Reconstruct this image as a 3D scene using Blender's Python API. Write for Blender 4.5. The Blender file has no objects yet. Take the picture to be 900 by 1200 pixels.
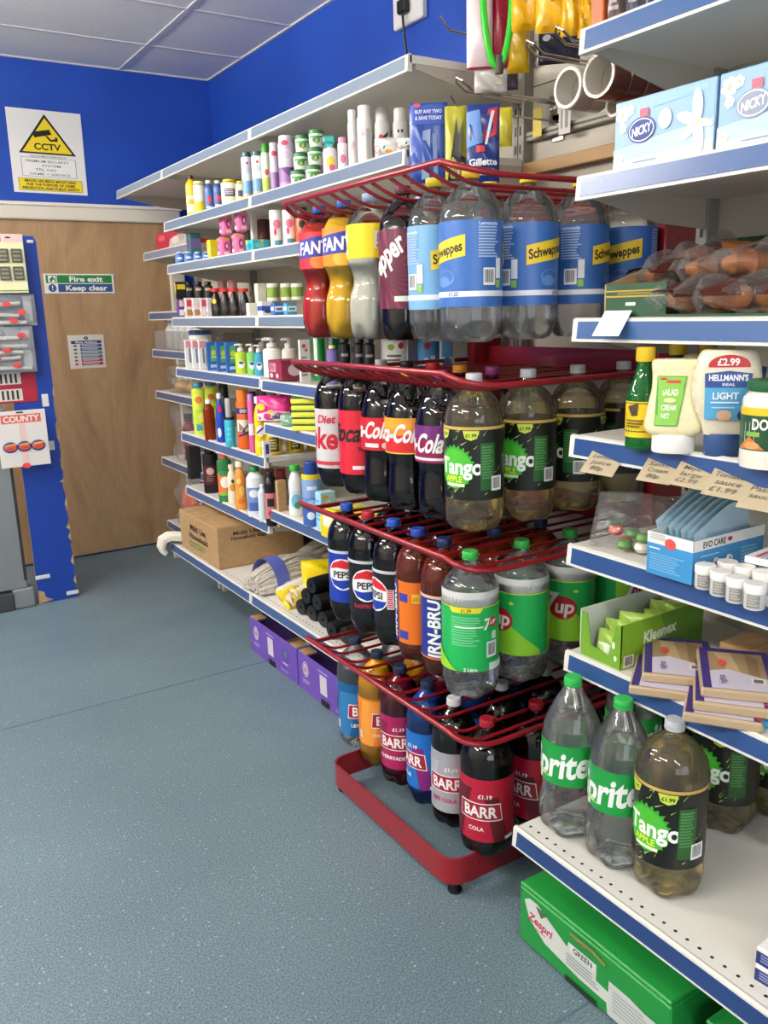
import bpy, bmesh, math, random
from mathutils import Vector, Matrix
random.seed(7)
SC = bpy.context.scene
COL = SC.collection
PI = math.pi
rad = math.radians

# ------------------------------------------------------------------ camera
CAM = Vector((0.0, 0.0, 1.40))
FPX = 990.0                               # focal length in pixels of the 900 wide frame
def cam_axes(yaw, pitch, roll):
    cy, sy = math.cos(yaw), math.sin(yaw)
    f = Vector((sy*math.cos(pitch), cy*math.cos(pitch), math.sin(pitch)))
    r0 = Vector((cy, -sy, 0)); u0 = r0.cross(f)
    c, s = math.cos(roll), math.sin(roll)
    return c*r0 + s*u0, -s*r0 + c*u0, f
CR, CU, CF = cam_axes(rad(32.11), rad(-13.49), rad(-1.57))
cd = bpy.data.cameras.new('camera'); cam = bpy.data.objects.new('camera', cd); COL.objects.link(cam)
m = Matrix((CR, CU, -CF)).transposed().to_4x4(); m.translation = CAM; cam.matrix_world = m
cd.sensor_fit = 'HORIZONTAL'; cd.sensor_width = 36.0; cd.lens = 36.0*FPX/900.0; cd.clip_start = 0.02
SC.camera = cam
def ray(px, py): return CF + CR*((px-450)/FPX) - CU*((py-600)/FPX)
def on_x(px, py, x): d = ray(px, py); return CAM + d*(x/d.x)
def on_y(px, py, y): d = ray(px, py); return CAM + d*(y/d.y)
def on_z(px, py, z): d = ray(px, py); return CAM + d*((z-CAM.z)/d.z)
def depth(p): return (Vector(p)-CAM).dot(CF)
def face_cam(x, y): return -math.atan2(x, y)        # yaw that turns a thing's front (-y) to the viewer

# ------------------------------------------------------------------ materials
def lin(c):
    if isinstance(c, str):
        c = c.lstrip('#'); c = [int(c[i:i+2], 16)/255 for i in (0, 2, 4)]
    return tuple((x/12.92 if x <= .04045 else ((x+.055)/1.055)**2.4) for x in c)
MATS = {}
def mat(col, rough=.5, metal=0, spec=.5, name=None, coat=0):
    k = (col, rough, metal, spec, coat)
    if k in MATS: return MATS[k]
    m = bpy.data.materials.new(name or 'paint_%s' % str(col).strip('#')); m.use_nodes = True
    nt = m.node_tree; b = nt.nodes['Principled BSDF']
    c = lin(col)
    b.inputs['Base Color'].default_value = (*c, 1); b.inputs['Roughness'].default_value = rough
    b.inputs['Metallic'].default_value = metal; b.inputs['Specular IOR Level'].default_value = spec
    b.inputs['Coat Weight'].default_value = coat
    # faint unevenness so that no surface is perfectly flat in tone
    tc = nt.nodes.new('ShaderNodeTexCoord'); n = nt.nodes.new('ShaderNodeTexNoise'); n.inputs['Scale'].default_value = 60
    r = nt.nodes.new('ShaderNodeMapRange'); r.inputs['To Min'].default_value = max(.02, rough-.06); r.inputs['To Max'].default_value = min(1, rough+.06)
    nt.links.new(tc.outputs['Object'], n.inputs['Vector']); nt.links.new(n.outputs['Fac'], r.inputs['Value']); nt.links.new(r.outputs['Result'], b.inputs['Roughness'])
    MATS[k] = m; return m
def node_mat(name, fn):
    if name in MATS: return MATS[name]
    m = bpy.data.materials.new(name); m.use_nodes = True; nt = m.node_tree
    fn(nt, nt.nodes['Principled BSDF'], nt.nodes.new, nt.links.new); MATS[name] = m; return m
def ramp(N, stops):
    r = N('ShaderNodeValToRGB'); e = r.color_ramp.elements
    while len(e) < len(stops): e.new(.5)
    for i, (p, c) in enumerate(stops):
        e[i].position = p; e[i].color = (*lin(c), 1)
    return r
def tex(N, L, kind, scale, coord='Object', sc=None, **kw):
    tc = N('ShaderNodeTexCoord'); t = N(kind)
    v = tc.outputs[coord]
    if sc:
        mp = N('ShaderNodeMapping'); mp.inputs['Scale'].default_value = sc; L(v, mp.inputs['Vector']); v = mp.outputs['Vector']
    L(v, t.inputs['Vector']); t.inputs['Scale'].default_value = scale
    for k, x in kw.items(): t.inputs[k].default_value = x
    return t

def f_floor(nt, b, N, L):
    n1 = tex(N, L, 'ShaderNodeTexNoise', 1.3, Detail=4); r1 = ramp(N, [(.3, '#6d838f'), (.7, '#7b929d')]); L(n1.outputs['Fac'], r1.inputs['Fac'])
    v = tex(N, L, 'ShaderNodeTexVoronoi', 70); r2 = ramp(N, [(.0, '#ffffff'), (.17, '#ffffff'), (.22, '#000000')]); L(v.outputs['Distance'], r2.inputs['Fac'])
    sel = ramp(N, [(.48, '#000000'), (.56, '#ffffff')]); sp = N('ShaderNodeSeparateColor'); L(v.outputs['Color'], sp.inputs['Color']); L(sp.outputs['Red'], sel.inputs['Fac'])
    mul = N('ShaderNodeMath'); mul.operation = 'MULTIPLY'; L(r2.outputs['Color'], mul.inputs[0]); L(sel.outputs['Color'], mul.inputs[1])
    m2 = N('ShaderNodeMath'); m2.operation = 'MULTIPLY'; m2.inputs[1].default_value = .8; L(mul.outputs[0], m2.inputs[0])
    dk = ramp(N, [(.0, '#8fa6b2'), (.5, '#b9c8cf'), (1, '#46606f')]); L(sp.outputs['Green'], dk.inputs['Fac'])
    mx = N('ShaderNodeMix'); mx.data_type = 'RGBA'; L(m2.outputs[0], mx.inputs['Factor']); L(r1.outputs['Color'], mx.inputs[6]); L(dk.outputs['Color'], mx.inputs[7])
    n3 = tex(N, L, 'ShaderNodeTexNoise', 220, Detail=2); r3 = ramp(N, [(.35, '#b8b8b8'), (.65, '#ffffff')]); L(n3.outputs['Fac'], r3.inputs['Fac'])
    m3 = N('ShaderNodeMix'); m3.data_type = 'RGBA'; m3.blend_type = 'MULTIPLY'; m3.inputs['Factor'].default_value = 1
    L(mx.outputs[2], m3.inputs[6]); L(r3.outputs['Color'], m3.inputs[7]); L(m3.outputs[2], b.inputs['Base Color'])
    n4 = tex(N, L, 'ShaderNodeTexNoise', 5, Detail=5); r4 = N('ShaderNodeMapRange'); r4.inputs['To Min'].default_value = .38; r4.inputs['To Max'].default_value = .55
    L(n4.outputs['Fac'], r4.inputs['Value']); L(r4.outputs['Result'], b.inputs['Roughness'])
    bp = N('ShaderNodeBump'); bp.inputs['Strength'].default_value = .08; L(n3.outputs['Fac'], bp.inputs['Height']); L(bp.outputs['Normal'], b.inputs['Normal'])
M_floor = node_mat('speckled_vinyl', f_floor)
def f_wall(nt, b, N, L):
    n1 = tex(N, L, 'ShaderNodeTexNoise', 2.5, Detail=4); r1 = ramp(N, [(.3, '#1442a4'), (.7, '#194bb2')]); L(n1.outputs['Fac'], r1.inputs['Fac']); L(r1.outputs['Color'], b.inputs['Base Color'])
    n2 = tex(N, L, 'ShaderNodeTexNoise', 90, Detail=3); bp = N('ShaderNodeBump'); bp.inputs['Strength'].default_value = .12; bp.inputs['Distance'].default_value = .01
    L(n2.outputs['Fac'], bp.inputs['Height']); L(bp.outputs['Normal'], b.inputs['Normal']); b.inputs['Roughness'].default_value = .5
M_wall = node_mat('blue_wall_paint', f_wall)
def f_tile(nt, b, N, L):
    n1 = tex(N, L, 'ShaderNodeTexNoise', 60, Detail=6); r1 = ramp(N, [(.3, '#dddcda'), (.7, '#e6e5e3')]); L(n1.outputs['Fac'], r1.inputs['Fac']); L(r1.outputs['Color'], b.inputs['Base Color'])
    bp = N('ShaderNodeBump'); bp.inputs['Strength'].default_value = .15; L(n1.outputs['Fac'], bp.inputs['Height']); L(bp.outputs['Normal'], b.inputs['Normal']); b.inputs['Roughness'].default_value = .85
M_tile = node_mat('ceiling_tile', f_tile)
def f_ply(nt, b, N, L):
    n0 = tex(N, L, 'ShaderNodeTexNoise', 1.5, sc=(1.5, 1, .5), Detail=3, Distortion=3.5)
    w = tex(N, L, 'ShaderNodeTexWave', .9, sc=(1, 1, .22), Distortion=9.0, Detail=2); w.inputs['Detail Scale'].default_value = .8
    a = N('ShaderNodeMath'); a.operation = 'MULTIPLY_ADD'; a.inputs[1].default_value = .16; L(w.outputs['Fac'], a.inputs[0]); L(n0.outputs['Fac'], a.inputs[2])
    r1 = ramp(N, [(.30, '#9b7a58'), (.5, '#ab8a66'), (.65, '#b4946f'), (.85, '#a1805d')]); L(a.outputs[0], r1.inputs['Fac'])
    g = tex(N, L, 'ShaderNodeTexNoise', 26, sc=(5, 5, .4), Detail=4); r2 = ramp(N, [(.3, '#e9e4de'), (.7, '#ffffff')]); L(g.outputs['Fac'], r2.inputs['Fac'])
    m3 = N('ShaderNodeMix'); m3.data_type = 'RGBA'; m3.blend_type = 'MULTIPLY'; m3.inputs['Factor'].default_value = .8
    L(r1.outputs['Color'], m3.inputs[6]); L(r2.outputs['Color'], m3.inputs[7]); L(m3.outputs[2], b.inputs['Base Color']); b.inputs['Roughness'].default_value = .42
M_ply = node_mat('plywood', f_ply)
def f_card(nt, b, N, L):
    n1 = tex(N, L, 'ShaderNodeTexNoise', 25, sc=(1, 1, 6), Detail=5); r1 = ramp(N, [(.3, '#a5835a'), (.7, '#b8966b')]); L(n1.outputs['Fac'], r1.inputs['Fac']); L(r1.outputs['Color'], b.inputs['Base Color']); b.inputs['Roughness'].default_value = .8
M_card = node_mat('corrugated_card', f_card)
def f_chip(nt, b, N, L):
    n1 = tex(N, L, 'ShaderNodeTexVoronoi', 160); r1 = ramp(N, [(.0, '#8f7350'), (.6, '#c4a77c')]); L(n1.outputs['Distance'], r1.inputs['Fac']); L(r1.outputs['Color'], b.inputs['Base Color']); b.inputs['Roughness'].default_value = .9
M_chip = node_mat('chipboard', f_chip)
def f_pastry(nt, b, N, L):
    n1 = tex(N, L, 'ShaderNodeTexNoise', 18, Detail=4); r1 = ramp(N, [(.35, '#8a4a1c'), (.6, '#c27a38'), (.75, '#d79a58')]); L(n1.outputs['Fac'], r1.inputs['Fac']); L(r1.outputs['Color'], b.inputs['Base Color']); b.inputs['Roughness'].default_value = .5
M_pastry = node_mat('golden_crust', f_pastry)
def f_string(nt, b, N, L):
    n1 = tex(N, L, 'ShaderNodeTexNoise', 90, Detail=4); r1 = ramp(N, [(.3, '#b5aea2'), (.7, '#d8d2c8')]); L(n1.outputs['Fac'], r1.inputs['Fac']); L(r1.outputs['Color'], b.inputs['Base Color']); b.inputs['Roughness'].default_value = .95
M_string = node_mat('cotton_string', f_string)

def f_pet(nt, b, N, L, haze=.035):
    nt.nodes.remove(b); out = nt.nodes['Material Output']
    t = N('ShaderNodeBsdfTransparent'); t.inputs['Color'].default_value = (.985, .99, .99, 1)
    g = N('ShaderNodeBsdfGlossy'); g.inputs['Roughness'].default_value = .04; g.inputs['Color'].default_value = (1, 1, 1, 1)
    fr = N('ShaderNodeFresnel'); fr.inputs['IOR'].default_value = 1.5
    nz = tex(N, L, 'ShaderNodeTexNoise', 22, Detail=2); bp = N('ShaderNodeBump'); bp.inputs['Strength'].default_value = .10; bp.inputs['Distance'].default_value = .01
    L(nz.outputs['Fac'], bp.inputs['Height']); L(bp.outputs['Normal'], g.inputs['Normal']); L(bp.outputs['Normal'], fr.inputs['Normal'])
    d = N('ShaderNodeBsdfDiffuse'); d.inputs['Color'].default_value = (.85, .87, .86, 1); mh = N('ShaderNodeMixShader'); mh.inputs['Fac'].default_value = haze; L(t.outputs[0], mh.inputs[1]); L(d.outputs[0], mh.inputs[2])
    mx = N('ShaderNodeMixShader'); L(fr.outputs['Fac'], mx.inputs['Fac']); L(mh.outputs[0], mx.inputs[1]); L(g.outputs[0], mx.inputs[2])
    L(mx.outputs[0], out.inputs['Surface'])
M_petc = node_mat('clear_plastic_bright', lambda nt, b, N, L: f_pet(nt, b, N, L, 0))
M_pet = node_mat('clear_plastic', f_pet)
def f_film(nt, b, N, L):
    nt.nodes.remove(b); out = nt.nodes['Material Output']
    t = N('ShaderNodeBsdfTransparent'); t.inputs['Color'].default_value = (.93, .93, .93, 1)
    g = N('ShaderNodeBsdfGlossy'); g.inputs['Roughness'].default_value = .12
    d = N('ShaderNodeBsdfDiffuse'); d.inputs['Color'].default_value = (.8, .8, .8, 1)
    lw = N('ShaderNodeLayerWeight'); lw.inputs['Blend'].default_value = .35
    nz = tex(N, L, 'ShaderNodeTexNoise', 30, Detail=3, Distortion=.8); bp = N('ShaderNodeBump'); bp.inputs['Strength'].default_value = .9; bp.inputs['Distance'].default_value = .012
    L(nz.outputs['Fac'], bp.inputs['Height'])
    for s in (g, d, lw): L(bp.outputs['Normal'], s.inputs['Normal'])
    m0 = N('ShaderNodeMixShader'); m0.inputs['Fac'].default_value = .3; L(g.outputs[0], m0.inputs[1]); L(d.outputs[0], m0.inputs[2])
    mr = N('ShaderNodeMapRange'); mr.inputs['To Min'].default_value = .05; mr.inputs['To Max'].default_value = .55; L(lw.outputs['Facing'], mr.inputs['Value'])
    mx = N('ShaderNodeMixShader'); L(mr.outputs['Result'], mx.inputs['Fac']); L(t.outputs[0], mx.inputs[1]); L(m0.outputs[0], mx.inputs[2]); L(mx.outputs[0], out.inputs['Surface'])
M_film = node_mat('crinkled_film', f_film)
def hazy(name, see, diff, fd, fr_, ior=1.2):
    """still drink in a bottle: see-through colour, a little cloudiness, a weak refracted image"""
    def f(nt, b, N, L):
        out = nt.nodes['Material Output']; t = N('ShaderNodeBsdfTransparent'); t.inputs['Color'].default_value = (*see, 1)
        b.inputs['Base Color'].default_value = (*see, 1); b.inputs['Transmission Weight'].default_value = 1; b.inputs['Roughness'].default_value = .0; b.inputs['IOR'].default_value = ior
        d = N('ShaderNodeBsdfDiffuse'); d.inputs['Color'].default_value = (*lin(diff), 1)
        m0 = N('ShaderNodeMixShader'); m0.inputs['Fac'].default_value = fd; L(t.outputs[0], m0.inputs[1]); L(d.outputs[0], m0.inputs[2])
        mx = N('ShaderNodeMixShader'); mx.inputs['Fac'].default_value = fr_; L(m0.outputs[0], mx.inputs[1]); L(b.outputs[0], mx.inputs[2]); L(mx.outputs[0], out.inputs['Surface'])
    return node_mat(name, f)
def liquid(name, col, trans, rough=.0, ior=1.33):
    def f(nt, b, N, L):
        b.inputs['Base Color'].default_value = (*lin(col), 1); b.inputs['Transmission Weight'].default_value = trans
        b.inputs['Roughness'].default_value = rough; b.inputs['IOR'].default_value = ior
    return node_mat(name, f)
def emit(name, col, s):
    def f(nt, b, N, L):
        b.inputs['Base Color'].default_value = (*lin(col), 1); b.inputs['Emission Color'].default_value = (*lin(col), 1); b.inputs['Emission Strength'].default_value = s
    return node_mat(name, f)
M_steel = mat('#dcdad3', .42, name='shelf_enamel'); M_under = mat('#b9b3a4', .5, name='shelf_enamel_grey')
M_blue = mat('#3f63a0', .25, name='price_strip_blue'); M_red = mat('#8e1220', .3, name='red_enamel', coat=.3)
M_wire = mat('#b9b7b2', .25, 1, name='bright_wire'); M_white = mat('#eceae4', .5, name='white_card'); M_black = mat('#0c0c0e', .4)

# ------------------------------------------------------------------ mesh building
class MB:
    def __init__(s): s.v = []; s.f = []; s.m = []; s.mats = []
    def mi(s, m):
        if isinstance(m, str): m = mat(m)
        if m not in s.mats: s.mats.append(m)
        return s.mats.index(m)
    def add(s, vs, fs, m, M=None):
        k = len(s.v); i = s.mi(m)
        s.v += [tuple(M @ Vector(v)) if M is not None else tuple(v) for v in vs]
        s.f += [tuple(k+a for a in f) for f in fs]; s.m += [i]*len(fs); return s
    def bm(s, b, m, M=None):
        b.verts.index_update(); s.add([v.co[:] for v in b.verts], [[v.index for v in f.verts] for f in b.faces], m, M); b.free(); return s
    def box(s, x0, y0, z0, x1, y1, z1, m, bev=0, M=None, seg=1):
        b = bmesh.new(); bmesh.ops.create_cube(b, size=1)
        for v in b.verts: v.co = ((x0+x1)/2+v.co.x*(x1-x0), (y0+y1)/2+v.co.y*(y1-y0), (z0+z1)/2+v.co.z*(z1-z0))
        if bev: bmesh.ops.bevel(b, geom=b.edges[:], offset=bev, segments=seg, affect='EDGES', profile=.5)
        return s.bm(b, m, M)
    def lathe(s, prof, m, n=28, M=None, lobes=None, sx=1, sy=1):
        vs = []; fs = []; top = len(prof)
        for r, z in prof:
            for j in range(n):
                a = 2*PI*j/n; q = r
                if lobes: q = r*lobes(a, z)
                vs.append((q*math.cos(a)*sx, q*math.sin(a)*sy, z))
        for i in range(top-1):
            for j in range(n):
                k = (j+1) % n; fs.append((i*n+j, i*n+k, (i+1)*n+k, (i+1)*n+j))
        if prof[0][0] > 1e-6: fs.append(tuple(range(n-1, -1, -1)))
        if prof[-1][0] > 1e-6: fs.append(tuple((top-1)*n+j for j in range(n)))
        return s.add(vs, fs, m, M)
    def pipe(s, prof, m, n=28, M=None):      # open lathe, no end caps
        vs = []; fs = []
        for r, z in prof:
            for j in range(n): a = 2*PI*j/n; vs.append((r*math.cos(a), r*math.sin(a), z))
        for i in range(len(prof)-1):
            for j in range(n): k = (j+1) % n; fs.append((i*n+j, i*n+k, (i+1)*n+k, (i+1)*n+j))
        return s.add(vs, fs, m, M)
    def tube(s, pts, r, m, n=8, closed=False, M=None, cap=True):
        pts = [Vector(p) for p in pts]; N = len(pts); vs = []; fs = []; nrm = None
        for i, p in enumerate(pts):
            if closed: t = (pts[(i+1) % N]-pts[i-1]).normalized()
            else: t = (pts[min(i+1, N-1)]-pts[max(i-1, 0)]).normalized()
            if nrm is None:
                nrm = t.orthogonal().normalized()
            nrm = (nrm - t*nrm.dot(t)).normalized(); bn = t.cross(nrm)
            rr = r[i] if isinstance(r, (list, tuple)) else r
            for j in range(n): a = 2*PI*j/n; vs.append(p + nrm*(rr*math.cos(a)) + bn*(rr*math.sin(a)))
        for i in range(N if closed else N-1):
            for j in range(n):
                k = (j+1) % n; i2 = (i+1) % N; fs.append((i*n+j, i*n+k, i2*n+k, i2*n+j))
        if not closed and cap: fs += [tuple(range(n-1, -1, -1)), tuple((N-1)*n+j for j in range(n))]
        return s.add(vs, fs, m, M)
    def poly_prism(s, pts, z0, z1, m, M=None):
        n = len(pts); vs = [(x, y, z0) for x, y in pts]+[(x, y, z1) for x, y in pts]
        return s.add(vs, [tuple(range(n-1, -1, -1)), tuple(range(n, 2*n))]+[(i, (i+1) % n, n+(i+1) % n, n+i) for i in range(n)], m, M)
    def mesh(s, name, smooth=True, ang=32):
        me = bpy.data.meshes.new(name); me.from_pydata(s.v, [], s.f)
        for m in s.mats: me.materials.append(m)
        me.polygons.foreach_set('material_index', s.m); me.polygons.foreach_set('use_smooth', [smooth]*len(s.f)); me.update()
        if smooth: me.set_sharp_from_angle(angle=rad(ang))
        return me
    def obj(s, name, parent=None, loc=None, rz=0, smooth=True, ang=32):
        return link(name, s.mesh(name, smooth, ang), parent, loc, rz)
def link(name, me, parent=None, loc=None, rz=0):
    o = bpy.data.objects.new(name, me); COL.objects.link(o)
    if parent: o.parent = parent
    if loc is not None: o.location = loc
    if rz: o.rotation_euler.z = rz
    return o
def T(x=0, y=0, z=0, rx=0, ry=0, rz=0, s=1):
    return Matrix.Translation((x, y, z)) @ Matrix.Rotation(rz, 4, 'Z') @ Matrix.Rotation(ry, 4, 'Y') @ Matrix.Rotation(rx, 4, 'X') @ Matrix.Scale(s, 4)
ALIGN_X = Matrix.Rotation(PI/2, 4, 'Y')      # lathe axis z -> x
ALIGN_Y = Matrix.Rotation(-PI/2, 4, 'X')     # lathe axis z -> y
USED = {}
def tag(o, label, cat, group=None, kind=None):
    o['label'] = label; o['category'] = cat
    if group: o['group'] = group
    if kind: o['kind'] = kind
    return o
def thing(name, label, cat, loc=(0, 0, 0), rz=0, group=None):
    o = bpy.data.objects.new(name, None); COL.objects.link(o); o.location = loc; o.rotation_euler.z = rz; o.empty_display_size = .05
    return tag(o, label, cat, group)
def struct(o, label=None, cat=None):
    o['kind'] = 'structure'
    if label: o['label'] = label
    if cat: o['category'] = cat
    return o

# ------------------------------------------------------------------ flat graphics (labels, signs) laid on a surface
TXT = {}
def text2d(t, bold, mono=False):
    k = (t, bold)
    if k in TXT: return TXT[k]
    cu = bpy.data.curves.new('lettering', 'FONT'); cu.body = t; cu.resolution_u = 3; cu.align_x = 'CENTER'; cu.size = 1
    cu.offset = .03 if bold else .004
    cu.fill_mode = 'FRONT'
    o = bpy.data.objects.new('lettering', cu); COL.objects.link(o)
    me = bpy.data.meshes.new_from_object(o.evaluated_get(bpy.context.evaluated_depsgraph_get()))
    vs = [(v.co.x, v.co.y-.345) for v in me.vertices]; fs = [tuple(p.vertices) for p in me.polygons]
    bpy.data.objects.remove(o); bpy.data.curves.remove(cu); bpy.data.meshes.remove(me)
    TXT[k] = (vs, fs); return TXT[k]
def gfx(mb, items, mp, off=.0007, step=None, dz=.00035, vclip=None):
    """items in (u right, v up) metres; mp(u, v, lift) -> point; step: cut along u so shapes follow a curved surface"""
    if step:
        mp0 = mp
        def mp(u, v, l):                # stay on the facets between the cuts, so thin layers never cross
            q = math.floor(u/step+1e-6)*step; t = (u-q)/step; A, B_ = mp0(q, v, l), mp0(q+step, v, l)
            return tuple(A[i]+(B_[i]-A[i])*t for i in range(3))
    lift = off; dz = min(dz, .0022/max(1, len(items)))
    for it in items:
        k = it[0]; shapes = []
        if k == 'rect':
            _, a, b_, c, d, col = it; shapes.append(([(a, b_), (c, b_), (c, d), (a, d)], [(0, 1, 2, 3)], col))
        elif k == 'ell':
            _, u, v, ru, rv, col = it; n = 28; shapes.append(([(u+ru*math.cos(2*PI*i/n), v+rv*math.sin(2*PI*i/n)) for i in range(n)], [tuple(range(n))], col))
        elif k == 'ring':
            _, u, v, ru, rv, w, col = it; n = 32
            vs = [(u+ru*math.cos(2*PI*i/n), v+rv*math.sin(2*PI*i/n)) for i in range(n)]+[(u+(ru-w)*math.cos(2*PI*i/n), v+(rv-w)*math.sin(2*PI*i/n)) for i in range(n)]
            shapes.append((vs, [(i, (i+1) % n, n+(i+1) % n, n+i) for i in range(n)], col))
        elif k == 'poly': shapes.append((it[1], [tuple(range(len(it[1])))], it[2]))
        elif k == 'polys': shapes.append(([p for q in it[1] for p in q], [tuple(range(sum(len(x) for x in it[1][:i]), sum(len(x) for x in it[1][:i+1]))) for i in range(len(it[1]))], it[2]))
        elif k == 'burst':
            _, u, v, r0, r1, n, col = it
            vs = [(u, v)]+[(u+(r1 if i % 2 else r0)*math.cos(PI*i/n), v+(r1 if i % 2 else r0)*math.sin(PI*i/n)) for i in range(2*n)]
            shapes.append((vs, [(0, 1+i, 1+(i+1) % (2*n)) for i in range(2*n)], col))
        elif k == 'text':
            _, t, u, v, h, col = it[:6]; o = it[6] if len(it) > 6 else {}
            vs, fs = text2d(t, o.get('b', 1)); s = h/.70; w = max(x for x, y in vs)-min(x for x, y in vs)
            sx = s*o.get('sx', 1)
            if 'w' in o: sx = o['w']/max(w, .01)
            sh = o.get('sh', 0); a = rad(o.get('rot', 0)); ca, sa = math.cos(a), math.sin(a); q = []
            for x, y in vs:
                X, Y = x*sx+y*s*sh, y*s
                q.append((u+X*ca-Y*sa, v+X*sa+Y*ca))
            shapes.append((q, fs, col))
        elif k == 'lines':
            _, a, b_, c, d, n, col = it; h = (d-b_)/n; rr = random.Random(n*7+int(a*9999))
            for i in range(n):
                e = a+(c-a)*rr.uniform(.72, 1); shapes.append(([(a, d-h*i-h*.55), (e, d-h*i-h*.55), (e, d-h*i), (a, d-h*i)], [(0, 1, 2, 3)], col))
        elif k == 'bars':
            _, a, b_, c, d = it[:5]; shapes.append(([(a, b_), (c, b_), (c, d), (a, d)], [(0, 1, 2, 3)], '#f2f2f0'))
            rr = random.Random(3); x = a+(c-a)*.1
            while x < c-(c-a)*.14:
                w = (c-a)*rr.choice((.02, .035, .05)); shapes.append(([(x, b_+(d-b_)*.15), (x+w, b_+(d-b_)*.15), (x+w, d-(d-b_)*.1), (x, d-(d-b_)*.1)], [(0, 1, 2, 3)], '#151515')); x += w+(c-a)*rr.choice((.025, .04))
        nl = lift
        for j, (vs, fs, col) in enumerate(shapes):
            if k == 'bars' and j == 1: nl += dz
            b = bmesh.new(); bv = [b.verts.new((x, y, 0)) for x, y in vs]
            for f in fs:
                try: b.faces.new([bv[i] for i in f])
                except ValueError: pass
            if step:
                us = [x for x, y in vs]; x = math.floor(min(us)/step)*step+step
                while x < max(us):
                    bmesh.ops.bisect_plane(b, geom=b.verts[:]+b.edges[:]+b.faces[:], plane_co=(x, 0, 0), plane_no=(1, 0, 0)); x += step
            if vclip:
                for v_, s_ in ((vclip[0], -1), (vclip[1], 1)): bmesh.ops.bisect_plane(b, geom=b.verts[:]+b.edges[:]+b.faces[:], plane_co=(0, v_, 0), plane_no=(0, s_, 0), clear_outer=True)
            b.verts.index_update()
            mb.add([mp(v.co.x, v.co.y, nl) for v in b.verts], [[v.index for v in f.verts] for f in b.faces], col); b.free()
        lift = nl+dz
def cyl_map(r, z0=0, turn=0, rs=1):      # u = 0 faces -y
    def f(u, v, l):
        a = u/r+turn; return ((r+l)*math.sin(a), -(r+l)*math.cos(a)*rs, z0+v)
    return f
def plane_map(o, U, V):
    o, U, V = Vector(o), Vector(U).normalized(), Vector(V).normalized(); n = U.cross(V)
    return lambda u, v, l: tuple(o+U*u+V*v+n*l)
# ------------------------------------------------------------------ the room
XW, YE, ZC = 2.08, 5.13, 2.73
XL, YN = -2.9, -2.6
struct(MB().box(XL-.1, YN-.1, -.12, XW+.1, YE+.1, 0, M_floor).obj('floor', smooth=False), 'blue grey speckled vinyl shop floor', 'floor')
fl = MB()
fs_ = MB(); fs_.box(XL, 3.02, 0, XW, 3.026, .0008, '#51697a'); fs_.box(XL, 1.02, 0, XW, 1.026, .0008, '#51697a')
struct(fs_.obj('trim_1', smooth=False), 'thin welded seams across the vinyl floor', 'floor seam')
struct(MB().box(XL, YE, 0, XW+.1, YE+.1, ZC+.02, M_wall).obj('wall_back', smooth=False), 'bright blue painted end wall above the wooden door', 'wall')
struct(MB().box(XW, YN, 0, XW+.1, YE, ZC+.02, M_wall).obj('wall_right', smooth=False), 'bright blue painted wall behind the shelving', 'wall')
struct(MB().box(XL-.1, YN, 0, XL, YE+.1, ZC, '#c4c0b8').obj('wall_left', smooth=False), 'pale painted wall on the far left side', 'wall')
fw = MB(); fw.box(XL-.1, YN-.1, 0, XW+.1, YN, .8, '#c9c6bf'); fw.box(XL-.1, YN-.1, 2.35, XW+.1, YN, ZC, '#c9c6bf'); fw.box(XL-.1, YN-.1, .8, -2.0, YN, 2.35, '#c9c6bf'); fw.box(1.2, YN-.1, .8, XW+.1, YN, 2.35, '#c9c6bf')
struct(fw.obj('wall_front', smooth=False), 'plain shop front wall around the added window behind the viewer', 'wall')
wf = MB()
for q in ((-2.0, .8, -1.94, 2.35), (1.14, .8, 1.2, 2.35), (-1.94, .8, 1.14, .86), (-1.94, 2.29, 1.14, 2.35), (-.43, .86, -.37, 2.29)): wf.box(q[0], YN-.08, q[1], q[2], YN-.02, q[3], '#dcdcda')
struct(wf.obj('added_window_frame', smooth=False), 'added frame of the glowing pane behind the viewer', 'window')  # unseen frame, added to hold the glowing pane
struct(MB().box(-1.95, YN-.06, .85, 1.15, YN-.055, 2.3, emit('daylit_shop_window', '#e8f1ff', 2.6)).obj('fill_light_pane', smooth=False), 'added glowing pane behind the viewer for soft front light', 'window')  # added emissive pane out of view, brightens the goods from the viewer's side
# suspended ceiling: tiles as one slab, T-bars below it
struct(MB().box(XL-.1, YN-.1, ZC+.012, XW+.1, YE+.1, ZC+.1, M_tile).obj('ceiling', smooth=False), 'white suspended tile ceiling', 'ceiling')
tb = MB()
x = 1.558
while x > XL: tb.box(x-.010, YN, ZC+.006, x+.010, YE, ZC+.014, '#c9c7ca'); x -= 1.2
y = 4.63
while y > YN: tb.box(XL, y-.010, ZC+.007, XW, y+.010, ZC+.014, '#c9c7ca'); y -= .6
tb.box(XL, YE-.015, ZC+.004, XW, YE, ZC+.014, '#c9c7ca'); tb.box(XW-.015, YN, ZC+.004, XW, YE, ZC+.014, '#c9c7ca')
struct(tb.obj('trim_2', smooth=False), 'white metal grid bars of the suspended ceiling', 'ceiling grid')
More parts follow.
